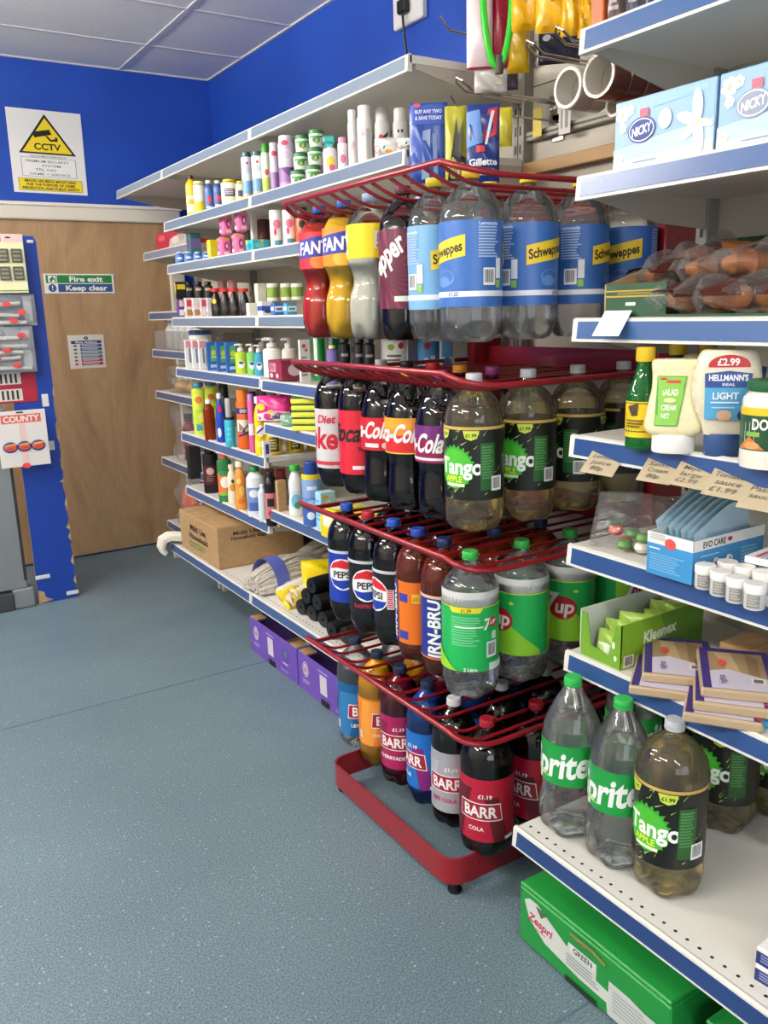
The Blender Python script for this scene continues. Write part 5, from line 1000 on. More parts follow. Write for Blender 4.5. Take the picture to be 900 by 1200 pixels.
def notice(w, h):
    Bl, R_ = '#34508c', '#b03a44'; o = [('ell', 0, h*.90, w*.06, h*.055, Bl), ('text', '!', 0, h*.90, h*.06, W_), ('rect', -w*.42, h*.74, w*.42, h*.83, '#2c3350'), ('text', 'Fire Action', 0, h*.785, h*.06, '#e0e2ea', {'w': w*.6})]
    for i, c in enumerate((Bl, Bl, '#5a7a6a', '#4a6a8a', R_, R_)):
        b = h*(.635-.108*i); o += [('rect', -w*.18, b, w*.42, b+h*.085, c), ('rect', -w*.40, b, -w*.24, b+h*.085, '#d8d4d0'), ('ell', -w*.32, b+h*.042, w*.05, h*.03, c), ('lines', -w*.14, b+h*.015, w*.36, b+h*.07, 2, '#c8ccd8')]
    return o
sign(1.110, 1.312, 1.113, 1.303, YE-.023, notice, 'small blue and red fire action notice on the door', 'fire_notice', rot=.3, col='#d9d4cc')
# socket with plug and cable on the right wall
s0 = on_x(484, 8, XW); t = thing('wall_socket', 'white wall socket with black plug above the shelving', 'socket', (XW, s0.y, s0.z))
MB().box(-.03, -.10, -.065, 0, .10, .075, '#d9d8d4', .006).obj('faceplate', t, smooth=False)
pl = MB(); pl.box(-.06, -.025, -.03, -.03, .03, .02, M_black, .006); pl.obj('plug', t, smooth=False)
MB().tube([(-.05, .0, -.03), (-.045, .0, -.10), (-.03, -.005, -.22), (-.02, .0, -.34), (-.02, .02, -.50)], .005, M_black, 8).obj('cable', t)
# ------------------------------------------------------------------ blue end board on the left with hanging goods
PY = 4.36
def bp(px, py, y=PY): return on_y(px, py, y)
t = thing('end_board', 'tall narrow blue chipboard panel with chipped edges, left side', 'panel', (.76, PY, 0))
xl, xr, zt = .668, .856, 1.775
rr = random.Random(11); right = []; zz = .0
while zz < zt-.03: right.append((xr-.76-(rr.uniform(0, .010) if zz < 1.0 and rr.random() < .6 else 0), zz)); zz += rr.uniform(.012, .04)
prof = [(xl-.76+.006, 0)]+right+[(xr-.76, zt-.025), (xr-.76-.012, zt), (xl-.76+.02, zt), (xl-.76, zt-.03), (xl-.76, .05)]
B = MB(); n = len(prof); B.add([(a, -.0, b) for a, b in prof], [tuple(range(n))], mat('#173f9e', .4)); B.add([(a, .018, b) for a, b in prof], [tuple(range(n-1, -1, -1))], mat('#173f9e', .4))
B.add([(a, y_, b) for y_ in (0, .018) for a, b in prof], [(i, n+i, n+(i+1) % n, (i+1) % n) for i in range(n)], M_chip); B.obj('board', t, smooth=False)
B = MB(); 
for px, py, w_, h_ in ((53, 469, .03, .06), (60, 522, .03, .045), (50, 676, .07, .02), (85, 694, .06, .02), (35, 283, .028, .014)):
    p = bp(px, py); B2 = MB(); B2.box(p.x-.76-w_/2, -.004, p.z-h_/2, p.x-.76+w_/2, 0, p.z+h_/2, '#dfe0e2', .001); B2.obj('tape_stub', t, smooth=False)
B = MB(); B.poly_prism([(xl-.76+.0, 0), (xl-.76+.07, .012), (xl-.76+.035, .03), (xl-.76+.03, .06), (xl-.76+.004, .07)], 0, .0012, M_chip, Matrix.Rotation(PI/2, 4, 'X')); B.obj('bare_patch', t, smooth=False)
for zz, ww, hh in ((.07, .010, .05), (.17, .014, .06), (.30, .012, .05), (.36, .018, .03), (.46, .010, .07), (.60, .022, .02), (.66, .008, .06), (.80, .006, .08), (1.02, .005, .06)):
    B = MB(); B.poly_prism([(xr-.76+.002, zz), (xr-.76+.002, zz+hh), (xr-.76-ww*.4, zz+hh*.75), (xr-.76-ww, zz+hh*.45), (xr-.76-ww*.5, zz+hh*.2)], 0, .0012, M_chip, Matrix.Rotation(PI/2, 4, 'X')); B.obj('chipped_edge', t, smooth=False)
GY = 4.325
def hang(px0, px1, py0, py1, y, lb, name, cat, make, group=None):
    a = on_y(px0, py0, y); b = on_y(px1, py1, y); c = on_y(px1, py0, y); w_ = c.x-a.x; h_ = a.z-on_y(px0, py1, y).z
    t = thing(name, lb, cat, ((on_y(px0, py1, y).x+b.x)/2, y, b.z), 0, group); make(t, w_, h_); return t
def card(t, w, h, col, items, nm='backing_card', th=.002):
    B = MB(); B.box(-w/2, -th, 0, w/2, 0, h, mat(col, .4), .0006); gfx(B, items, plane_map((0, -th, 0), (1, 0, 0), (0, 0, 1)), off=.0006); return B.obj(nm, t, smooth=False)
def mk_comb(t, w, h):
    it = [('rect', -w/2, h*.86, w/2, h, '#d8d0cc'), ('rect', -w*.5, h*.87, -w*.02, h*.985, '#c22a4a'), ('rect', w*.05, h*.87, w*.45, h*.98, '#e8c4c0'), ('ell', w*.15, h*.94, w*.07, h*.015, '#3a2028'), ('rect', -w/2, h*.03, w/2, h*.045, '#5a8a3a')]
    card(t, w, h, '#e8e6b8', it)
    for r_ in range(2):
        for c in range(3):
            B = MB(); x0 = -w*.46+c*w*.32; z0 = h*(.52-.30*r_); B.box(x0, -.012, z0, x0+w*.25, -.002, z0+h*.23, mat('#58584c', .4), .002)
            for k in range(3): B.box(x0+w*.04, -.0135, z0+h*(.025+.07*k), x0+w*.21, -.012, z0+h*(.055+.07*k), mat('#8f8d78', .4))
            B.obj('hair_clip_set', t, smooth=False)
hang(-16, 34, 273, 343, GY-.02, 'cream card of grey hair clips, topmost on the blue panel', 'hair_clip_card', 'hair clip card', mk_comb)
def mk_blister(seed, base, n, cols):
    def f(t, w, h):
        card(t, w, h, base, [('rect', -w/2, 0, w/2, h*.06, '#8f9aa4'), ('rect', w*.3, h*.1, w*.44, h*.95, '#c9cdd2')])
        r = random.Random(seed)
        B = MB(); pillow(B, w*.98, h*.96, .03, M_film, seed=seed, wr=.2, sharp=.35, M=T(0, -.012, .01)); B.obj('blister', t)
        for i in range(n):
            zz = h*(.12+.8*i/n)
            for c in cols: 
                B = MB(); B.tube([(-w*.42+r.uniform(0, .03), -.012, zz), (w*.3+r.uniform(-.03, .03), -.012, zz+r.uniform(-.01, .01))], .009, mat('#d9d8d6', .3), 8); B.obj('white_tool', t)
            B = MB(); u = r.uniform(-.3, .35)*w; B.lathe([(0, -.003), (.012, -.002), (.012, .002), (0, .003)], mat('#d8494c', .4), 16, T(u, -.030, zz+h*.05, rx=PI/2), sx=1.6); B.obj('price_dot', t)
    return f
hang(-28, 44, 344, 381, GY-.005, 'clear blister pack of white tools below the hair clip card', 'blister_pack', 'blister pack', mk_blister(3, '#8e97a0', 3, (1,)), 'clear blister packs on the blue panel')
hang(-28, 44, 380, 435, GY-.01, 'larger blister pack with red dots above the maroon card', 'blister_pack', 'blister pack', mk_blister(8, '#a9b0b4', 5, (1,)), 'clear blister packs on the blue panel')
def mk_maroon(t, w, h):
    it = []
    for r_ in range(2):
        it.append(('rect', -w/2, h*(.06+.5*r_), w*.26, h*(.42+.5*r_), '#d8d2c8'))
        for k in range(9): it.append(('rect', -w*.46+k*w*.078, h*(.10+.5*r_), -w*.425+k*w*.078, h*(.38+.5*r_), '#2a2626'))
    card(t, w, h, '#a8203a', it)
hang(-30, 45, 430, 470, PY-.002, 'maroon card of dark pencils between blister pack and white card', 'pencil_card', 'pencil card', mk_maroon)
def mk_county(t, w, h):
    o = [('rect', -w*.40, h*.78, w*.40, h*.93, '#d9695c'), ('text', 'COUNTY', 0, h*.855, h*.10, '#f1e9e4', {'w': w*.72}), ('poly', [(-w*.06, h*.06), (w*.06, h*.06), (w*.06, h*.78), (-w*.06, h*.78)], '#ecc9c2')]
    card(t, w, h, '#e4e0dc', o)
    B = MB(); B.box(-w*.08, -.0035, h*.955, w*.06, -.002, h*.98, M_black); B.obj('hanging_slot', t, smooth=False)
    for i, c in enumerate((-.28, 0, .28)):
        B = MB(); B.lathe([(0, .006), (.020, .005), (.026, .002), (.026, 0)], mat('#3b3f8a', .35), 24, T(c*w, -.002, h*.36, rx=PI/2), sx=1.25)
        gfx(B, [('ell', c*w, h*.36, .026, .017, '#d8583c'), ('poly', [(c*w-.028, h*.36+.004), (c*w+.028, h*.36+.012), (c*w+.028, h*.36+.018), (c*w-.02, h*.36+.012)], '#e0b43c'), ('poly', [(c*w-.028, h*.36-.012), (c*w+.02, h*.36-.006), (c*w+.0, h*.36+.0)], '#c03a50')], plane_map((0, -.0085, 0), (1, 0, 0), (0, 0, 1))); B.obj('eraser', t)
    B = MB(); B.lathe([(0, 0), (.013, .0), (.013, .001), (0, .001)], mat('#e0484c', .4), 16, T(.0, -.003, h*.012, rx=PI/2), sx=1.5); B.obj('price_dot', t)
hang(1, 60, 476, 543, GY-.03, 'white hanging card with three oval erasers and red heading', 'eraser_card', 'stationery card', mk_county)
t = thing('metal_stand', 'grey metal shelving leg at the left frame edge', 'stand', (.50, 4.40, 0)); B = MB()
B.box(-.10, -.05, .10, .125, .03, 1.0, '#7e8488', .004); B.obj('post', t, smooth=False); MB().box(.05, -.06, 0, .15, .02, .10, '#80868a', .006).obj('foot', t, smooth=False)
MB().box(-.10, -.07, .0, .05, .02, .09, '#3a3c40', .004).obj('plinth', t, smooth=False)
MB().box(.112, -.052, .14, .126, -.045, .98, '#2a2c2e').obj('slot_strip', t, smooth=False)
# ------------------------------------------------------------------ hooks and hanging goods above the rack
def hook(y, z, x0, x1, lb, double=True):
    t = thing('display_hook', lb, 'hook', (x0, y, z), 0, 'wire display hooks'); L_ = x0-x1; B = MB(); s = .012
    if double: B.tube([(0, -s, 0), (-L_+.04, -s, 0), (-L_+.008, -s, .018), (-L_, 0, .028), (-L_+.008, s, .018), (-L_+.04, s, 0), (0, s, 0)], .0032, M_wire, 8)
    else: B.tube([(0, 0, 0), (-L_+.03, 0, 0), (-L_, 0, .03)], .003, M_wire, 8)
    B.obj('wire', t); MB().box(-.006, -.022, -.05, .0, .022, .02, M_wire, .001).obj('back_plate', t, smooth=False); return t
HX = 1.80
h1 = on_x(535, 104, 1.45); hook(h1.y, h1.z, HX, 1.45, 'double wire hook below the green loops, tip free')
h2 = on_x(516, 24, 1.45); hook(h2.y, h2.z-.02, HX, 1.45, 'single wire hook at the upper left with pink bag', False)
h3 = on_x(528, 127, 1.42); hook(h3.y, h3.z, HX, 1.42, 'single wire hook carrying the blue razor packs', False)
h4 = on_x(618, 62, 1.50); hook(h4.y, h4.z, HX, 1.50, 'double wire hook below the yellow bags')
h5 = on_x(652, 47, 1.45); hook(h5.y, h5.z, HX, 1.45, 'double wire hook nearest the top right shelf')
def hangpouch(pxc, ptop, pbot, wpx, x, t_, col, lb, name, items=None, rz=None, group=None, seed=1, m=None, cat='packet', wr=.10):
    a = on_x(pxc, pbot, x); b = on_x(pxc, ptop, x); k = depth((x, a.y, a.z)); w_ = wpx*k/FPX
    return pouch(x, a.y, a.z, w_, b.z-a.z, t_, col, lb, cat, name, group, items, face_cam(x, a.y) if rz is None else rz, m, seed, wr=wr)
hangpouch(503, 120, 215, 44, 1.40, .035, '#2f4fa8', 'blue hanging razor pack with white wording, left of the yellow pack', 'razor_pack', [('rect', -.44, .72, .44, .97, '#3c5cb8'), ('text', 'BUY ANY TWO', 0, .88, .045, '#dfe6f4', {'w': .7}), ('text', '& SAVE TODAY', 0, .80, .045, '#dfe6f4', {'w': .7}), ('ell', -.3, .96, .1, .03, '#d05a6a'), ('poly', [(-.2, .04), (.0, .06), (.05, .66), (-.15, .64)], '#8fa4cc'), ('poly', [(.12, .05), (.24, .05), (.2, .6), (.1, .6)], '#6f86b8')], seed=41)
hangpouch(535, 124, 212, 26, 1.44, .03, '#b9b43a', 'yellow and dark glove pack between the blue packs', 'glove_pack', [('poly', [(-.4, .0), (.45, .0), (.4, .3), (-.2, .4)], '#2c2c3c'), ('poly', [(-.2, .34), (.2, .3), (.3, .8), (.1, .6), (.0, .84), (-.1, .6)], '#4c4c40'), ('text', 'f', .1, .12, .1, '#e8e8ea')], seed=42)
hangpouch(566, 122, 215, 38, 1.42, .035, '#22387e', 'navy razor pack with red and white panel and wording', 'razor_pack', [('poly', [(-.5, .45), (.0, .5), (-.1, .92), (-.5, .9)], '#5b86c8'), ('poly', [(.0, .52), (.4, .6), (.45, .95), (.15, .92)], '#c23044'), ('poly', [(.05, .48), (.12, .48), (.35, .9), (.25, .9)], '#d9e2f0'), ('rect', -.2, .38, .05, .46, '#d83a40'), ('text', 'Gillette', .0, .26, .085, '#eef0f6', {'w': .84}), ('text', 'Blue II', .1, .13, .07, '#c9d2e8', {'w': .5})], seed=43)
hangpouch(590, 126, 172, 20, 1.55, .02, '#d2c63c', 'yellow pack just behind the navy razor pack', 'yellow_packet', None, seed=44)
hangpouch(562, -40, 82, 30, 1.48, .05, '#e9d3da', 'pale pink gift bag hanging at left of the green loops', 'gift_bag', [('rect', -.5, .0, .5, .02, '#a83048')], seed=45, cat='gift bag', wr=.03)
hangpouch(585, -40, 80, 26, 1.54, .06, '#a8203c', 'crimson gift bag hanging behind the green loops', 'gift_bag', None, seed=46, cat='gift bag', wr=.03)
hangpouch(607, 20, 86, 26, 1.58, .05, '#d9b21c', 'small gold gift bag right of the crimson bag', 'gift_bag', None, seed=47, cat='gift bag', wr=.05)
for i, (px, pb, w_) in enumerate(((618, 36, 38), (650, 38, 44), (672, 42, 30), (690, 44, 26))):
    hangpouch(px, -50, pb, w_, 1.50+.02*i, .05, '#e2ac18', 'glossy yellow gift bag in the hanging row, '+('leftmost', 'second from left', 'third from left', 'rightmost')[i], 'gift_bag', [('poly', [(-.1, .35), (.1, .4), (.0, .6), (-.15, .5)], '#b8762c')] if i < 2 else None, group='glossy yellow gift bags', seed=50+i, cat='gift bag', wr=.18)
hangpouch(655, 38, 75, 48, 1.66, .04, '#2a2a44', 'dark navy packet behind the wire hooks below yellow bags', 'dark_packet', [('ell', -.3, .8, .1, .1, '#c9c4d4')], seed=60)
hangpouch(575, 82, 108, 38, 1.50, .02, '#bdb9b6', 'crumpled grey tag packet under the green loops', 'grey_packet', [('rect', .1, .3, .35, .8, '#d8cfa0')], seed=61, wr=.25)
hangpouch(596, 84, 106, 22, 1.62, .02, '#4c4650', 'small dark packet right of the grey tag packet', 'small_packet', None, seed=62)
a = on_x(583, 78, 1.45); b = on_x(566, -30, 1.45); c = on_x(601, -30, 1.45); k = depth(a)/FPX
t = thing('green_loop', 'bright green plastic hoop hanging in front of gift bags', 'hoop', (1.45, a.y, a.z), face_cam(1.45, a.y)); B = MB(); n = 36; pts = []
for i in range(n): q = 2*PI*i/n; pts.append((.036*math.sin(q), 0, .20-.20*math.cos(q)))
B.tube(pts, .0085, mat('#2fbf2a', .15), 10, closed=True); B.obj('hoop', t); B = MB(); B.lathe([(.010, -.02), (.012, 0), (.010, .02)], mat('#3a3a2c', .5), 12, T(.004, 0, .004)); B.obj('clasp', t)
# rolls of parcel tape on a hook beside the near frame
ty, tz = 1.415, on_x(700, 92, 1.48).z
M_tape = mat('#5a3422', .25, coat=.4)
for i in range(6):
    roll(1.485+.052*i, ty, tz-.048, .048, .050, '#5a3422', 'brown parcel tape roll on the hook, '+('frontmost', 'second from front', 'third from front', 'third from back', 'second from back', 'rearmost')[i], 'tape roll', 'tape_roll', 'brown parcel tape rolls', inner=.86, m=M_tape, core='#d6d0c6')
hook(ty, tz+.032, HX, 1.46, 'wire hook holding the brown parcel tape rolls', False)
p = on_x(674, 104, 1.53)
for i in range(2): roll(1.53+.052*i, p.y, p.z-.046, .046, .050, '#d5cfc0', 'pale parcel tape roll left of the brown rolls, '+('front', 'rear')[i], 'tape roll', 'tape_roll', 'pale parcel tape rolls', inner=.86, m=mat('#cfc9b8', .25, coat=.3), core='#d9d5cc')
p = on_x(724, 124, 1.60); roll(1.60, p.y, p.z-.026, .026, .03, '#d9d5ca', 'tiny clear tape roll hanging under the brown tape', 'tape roll', 'tape_roll', None, inner=.75, m=mat('#d9d6cc', .25))
# price tags on the panel
for px, py, c, lb in ((631, 140, '#c9b22c', 'narrow yellow tag hanging from the razor hook'), (662, 136, '#c9c6c0', 'metal framed ticket holder under the hooks')):
    p = on_x(px, py, 1.76); B = MB(); B.box(-.001, -.014 if c[1] == 'c' and c[3] == 'b' else -.022, -.045, .001, .022, .03, mat(c, .4)); 
    if 'metal' in lb: gfx(B, [('rect', -.014, -.03, .014, .018, '#8a8884'), ('rect', -.006, -.03, .002, .018, '#d8d6d0')], plane_map((-.001, 0, 0), (0, -1, 0), (0, 0, 1)))
    tag(B.obj('hanging_ticket', loc=(1.76, p.y, p.z), smooth=False), lb, 'ticket')
# ------------------------------------------------------------------ near shelves
def nz(zb): return zb+.0425
# top right shelf: partly out of frame
z = nz(1.838)
for i, (px, c, w_, lb) in enumerate(((706, '#c8602c', 12, 'slim orange box standing at the end of the top right shelf'), (723, '#6b5a58', 22, 'brown foil pouch on the top right shelf beside the orange box'), (745, '#4c5064', 22, 'slate blue foil pouch on the top right shelf'), (768, '#2a3c78', 18, 'navy pouch on the top right shelf'), (790, '#8a7468', 18, 'tan and dark pouch, rightmost on the top right shelf'))):
    x = NX+.06; p = on_x(px, 20, x); w_ = w_*depth(p)/FPX
    if i == 0: carton_m(x, p.y, z, .03, .03, .20, c, lb)
    else: pouch(x, p.y, z, w_, .22, .04, c, lb, 'pouch', 'foil_pouch', 'foil pouches on the top right shelf', [('rect', -.3, .3, .3, .5, '#8d8794'), ('lines', -.25, .1, .25, .25, 3, '#a8a2a8')], face_cam(x, p.y)-.3, seed=70+i)
# tissue boxes
z = nz(1.588); yA = on_x(718, 190, NX+.015).y; yB = on_x(838, 150, NX+.015).y
def tissue(y0, y1, lb, k):
    t = thing('tissue_box', lb, 'tissue box', (NX+.015, (y0+y1)/2, z), 0, 'blue tissue boxes'); L_ = y0-y1-.004; h = .112; d = .20
    B = MB(); B.box(0, -L_/2, 0, d, L_/2, h, mat('#8fb4d4', .35), .002)
    it = [('poly', [(-L_/2, .0), (L_/2, 0), (L_/2, h*.46), (-L_*.2, h*.36), (-L_/2, h*.30)], '#b4cadb'), ('poly', [(-L_/2, .0), (L_/2, 0), (L_/2, h*.20), (-L_/2, h*.10)], '#ced9e0'), ('poly', [(-L_*.1, h*.80), (L_*.45, h*.86), (L_*.42, h*.95), (-L_*.1, h*.9)], '#94bfe4')]
    def flower(u, v, s, n=6, col='#f6f8fa'):
        o = []
        for i in range(n): a = 2*PI*i/n+.3; o.append(('ell', u+s*.55*math.cos(a), v+s*.55*math.sin(a), s*.34, s*.34, col))
        return o+[('ell', u, v, s*.16, s*.16, '#e8d88c')]
    it += flower(-L_*.41, h*.80, .017)+flower(-L_*.33, h*.84, .011)+flower(-L_*.40, h*.60, .010)+flower(-L_*.44, h*.16, .012)
    oc = '#2c3f86' if k == 0 else '#8d95ae'
    it += [('ell', -L_*.20, h*.52, .030, .021, oc), ('ell', -L_*.20, h*.52, .0275, .0185, '#e8eef6'), ('ell', -L_*.20, h*.52, .0255, .0165, oc), ('text', 'NICKY', -L_*.20, h*.52, .014, '#f2f5fa', {'w': .042, 'sh': .15, 'rot': 8}), ('rect', -L_*.22, h*.70, -L_*.13, h*.82, '#e0687c'), ('ell', L_*.04, h*.60, .014, .016, '#cfe2f0'), ('lines', -L_*.28, h*.05, L_*.02, h*.075, 1, '#8a9ab0')]
    for a, l in ((95, .05), (160, .045), (215, .04), (275, .05), (340, .03)):
        a = rad(a); u, v = L_*.36, h*.46; q = []
        for j in range(14): b = 2*PI*j/14; p_ = (l*.5*math.cos(b)+l*.5, l*.2*math.sin(b)); q.append((u+p_[0]*math.cos(a)-p_[1]*math.sin(a), v+p_[0]*math.sin(a)+p_[1]*math.cos(a)))
        it.append(('poly', q, '#f7f8f8'))
    it.append(('ell', L_*.36, h*.46, .006, .006, '#f0e4b0'))
    it = [(('poly', [(min(L_/2, max(-L_/2, a)), min(h, max(0, b))) for a, b in i[1]], i[2]) if i[0] == 'poly' else i) for i in it]
    gfx(B, it, plane_map((0, 0, 0), (0, -1, 0), (0, 0, 1))); B.obj('box', t, smooth=False)
    MB().box(.04, -L_*.3, h-.0002, .16, L_*.3, h+.0006, mat('#dbe9f4', .5)).obj('opening_strip', t, smooth=False)
tissue(yA, yB, 'pale blue tissue box with navy oval, left of the pair', 0); tissue(yB-.002, yB-.002-(yA-yB), 'pale blue tissue box with faded oval, cut by the right frame edge', 1)
# croissant tray
z = nz(1.329); ty0, ty1 = on_x(709, 375, NX+.02).y, .62
t = thing('display_tray', 'green and brown card display tray holding bagged croissants', 'tray', (NX+.02, (ty0+ty1)/2, z)); L_ = ty0-ty1; d = .34; gm = mat('#1f4a2c', .5)
B = MB(); B.box(0, L_/2-.14, 0, .003, L_/2, .062, gm); B.box(0, -L_/2, 0, .003, L_/2-.14, .007, gm)
q = [(0, L_/2-.14), (.0, L_/2)]
gfx(B, [('rect', -L_/2+.002, .048, -L_/2+.138, .0505, '#b79a3a'), ('rect', -L_/2+.002, .038, -L_/2+.138, .041, '#b79a3a'), ('rect', -L_/2+.03, .0425, -L_/2+.11, .0465, '#7d7430'), ('lines', -L_/2+.05, .018, -L_/2+.082, .029, 1, '#cfd8cc')], plane_map((0, 0, 0), (0, -1, 0), (0, 0, 1)))
B.obj('front_panel', t, smooth=False)
B = MB(); B.add([(0, L_/2, 0), (d, L_/2, 0), (d, L_/2, .15), (.0, L_/2, .062), (0, L_/2+.003, 0), (d, L_/2+.003, 0), (d, L_/2+.003, .15), (0, L_/2+.003, .062)], [(0, 1, 2, 3), (7, 6, 5, 4), (3, 2, 6, 7), (0, 3, 7, 4), (1, 5, 6, 2)], M_card); B.obj('end_panel', t, smooth=False)
B = MB(); B.box(d-.004, -L_/2, .0, d, L_/2, .15, gm); gfx(B, [('rect', -L_/2+.01, .105, L_/2, .112, '#b79a3a'), ('rect', -L_/2+.01, .122, L_/2, .128, '#b79a3a')], plane_map((d-.004, 0, 0), (0, -1, 0), (0, 0, 1))); B.obj('rear_panel', t, smooth=False)
MB().box(.003, -L_/2, .0, d-.004, L_/2, .003, M_card).obj('bottom', t, smooth=False)
M_brown = mat('#4a241c', .25)
def pastry(px, py, x, dz, rz, lb, seed, lay=-1.1, dark=True):
    p = on_x(px, py, x); Z = z+.004+dz
    def core(t):
        for k in (-1, 1):
            B = MB(); pts = []; rs = []
            for j in range(9): a = -1.3+2.6*j/8; pts.append((k*.038+.036*math.sin(a), -.028*math.cos(a)+.02, .0)); rs.append(.007+.015*math.cos(a*1.05)*(1+.12*math.cos(j*PI)))
            B.tube(pts, rs, M_pastry, 12); B.obj('croissant', t).location = (0, .045*math.cos(lay)*0, .030)
    t = thing('pastry_bag', lb, 'pastry bag', (x, p.y, Z), rz, 'bagged croissants in the display tray'); core(t)
    B = MB(); pillow(B, .20, .12, .058, M_film, seed=seed, wr=.25, sharp=.42, M=T(0, -.06, .030, rx=-PI/2) @ Matrix.Rotation(PI, 4, 'Z') @ Matrix.Identity(4)); 
    B.v = [(a, b, abs(c) if c < .002 else c) for a, b, c in B.v]; B.obj('film', t)
    B = MB(); r = random.Random(seed)
    for s in ((-.095, -.035), (-.012, .05)) if dark else ((-.02, .045),):
        vs = []; n = 8
        for i in range(n+1):
            v = i/n
            for u in s: 
                dd = .029*((max(0, 1-abs(u/.1)**2.4))*(max(0, 1-abs(2*v-1)**2.6)))**.42; vs.append((u, -.06+.12*v, .0318+dd))
        B.add(vs, [(2*i, 2*i+1, 2*i+3, 2*i+2) for i in range(n)], M_brown if dark else mat('#c8702c', .3))
    B.obj('printed_band', t)
for i, (px, py, x, dz, rz, dk, lb) in enumerate((
    (784, 374, 1.36, .0, -.5, True, 'front left croissant bag with dark band beside the green tab'), (826, 380, 1.305, .0, -.4, True, 'front croissant bag second from left, dark band'),
    (880, 380, 1.305, .0, -.7, True, 'front croissant bag at right frame edge'), (800, 360, 1.40, .045, -.45, True, 'upper croissant bag on the left with dark end'),
    (855, 352, 1.38, .050, -.55, False, 'upper croissant bag with orange print in the middle'), (893, 345, 1.38, .055, -.3, False, 'upper croissant bag at right frame edge'),
    (842, 330, 1.47, .075, -.5, False, 'rear croissant bag on top of the heap'))): pastry(px, py, x, dz, rz, lb, 80+i, dark=dk)
def ticket(px, py, zb, w_, h_, lb, lines, col='#b5a68a', roll_=0, lean=-.85):
    p = on_x(px, py, NX-.012); B = MB(); B.box(-w_/2, -.0006, -h_/2, w_/2, 0, h_/2, mat(col, .6))
    it = [('text', s, (-.06+.05*(i % 2))*w_, h_*(.26-.26*i), h_*.17, '#5a564e', {'b': 0, 'sh': .25, 'w': w_*min(.8, .11*len(s)+.05)}) for i, s in enumerate(lines)]
    if not lines: it = [('lines', -w_*.3, -h_*.3, w_*.3, h_*.3, 4, '#cfd2d2')]
    gfx(B, it, plane_map((0, -.0006, 0), (1, 0, 0), (0, 0, 1)))
    o = B.obj('price_ticket', loc=(NX-.012, p.y, p.z), smooth=False); o.rotation_euler = (lean, roll_*.3, rad(-80)); return tag(o, lb, 'price ticket', 'price tickets on the shelf edge')
ticket(717, 379, 0, .056, .060, 'white ticket with faint print on the croissant shelf edge', (), col='#f1efea', lean=-.75)
ticket(706, 543, 0, .072, .056, 'cream handwritten ticket below the lemon juice bottle', ('Lemon', 'juice', '80p'), roll_=.10)
ticket(772, 552, 0, .066, .054, 'cream handwritten ticket left of the overlapping pair', ('Salad', 'Cream', '80p'), roll_=.06)
ticket(811, 557, 0, .064, .054, 'cream handwritten ticket right of the overlapping pair', ('Mayo', 'large', '£2.99'), roll_=.16)
ticket(855, 567, 0, .074, .060, 'cream handwritten ticket with shiny tape below the mayonnaise', ('Tomato', 'sauce', '£1.99'), roll_=.14)
ticket(894, 583, 0, .066, .054, 'cream handwritten ticket cut by the right frame edge', ('Pasta', 'sauce'), roll_=.12)
# sauces
z = nz(1.102)
def lemon(px, py, lb, x=None):
    p = on_z(px, py, z) if x is None else on_x(px, py, x); t = thing('lemon_juice_bottle', lb, 'bottle', (p.x, p.y, z), face_cam(p.x, p.y)-.2, 'green lemon juice bottles'); r = .0305
    pr = interp([(r*.9, 0), (r, .006), (r, .088), (r*.93, .100), (r*.60, .128), (r*.44, .149), (r*.42, .158)], 3)
    MB().lathe([(0, 0)]+pr+[(0, .158)], liquid('green_glass', '#1f7a34', .55, .03, 1.45), 28).obj('body', t)
    B = MB(); B.pipe([(r*1.012, .020), (r*1.012, .084)], mat('#ecc61a', .4), 32); gfx(B, [('rect', -.04, .080, .04, .082, '#2f6a2c'), ('rect', -.04, .03, .04, .032, '#2f6a2c'), ('ell', -.012, .072, .012, .008, '#d89a1c'), ('poly', [(-.022, .075), (-.002, .082), (-.004, .06), (-.014, .058)], '#3a3016'), ('bars', .012, .04, .026, .075), ('lines', -.025, .036, .008, .052, 3, '#6a5a1c')], cyl_map(r*1.012), step=.007); B.obj('label', t)
    MB().lathe([(r*.52, .153), (r*.54, .155), (r*.54, .176), (r*.48, .178), (0, .178)], '#d9b41a', 28, lobes=lambda a, q: 1+.012*math.cos(30*a)).obj('cap', t)
lemon(752, 523, 'green lemon juice bottle with yellow cap, front one by the rack')
for i, (px, x) in enumerate(((791, 1.40), (826, 1.42), (862, 1.44), (890, 1.44))): lemon(px, 470, 'yellow capped bottle behind the sauces, '+('leftmost', 'second from left', 'third from left', 'rightmost')[i]+' of four', x)
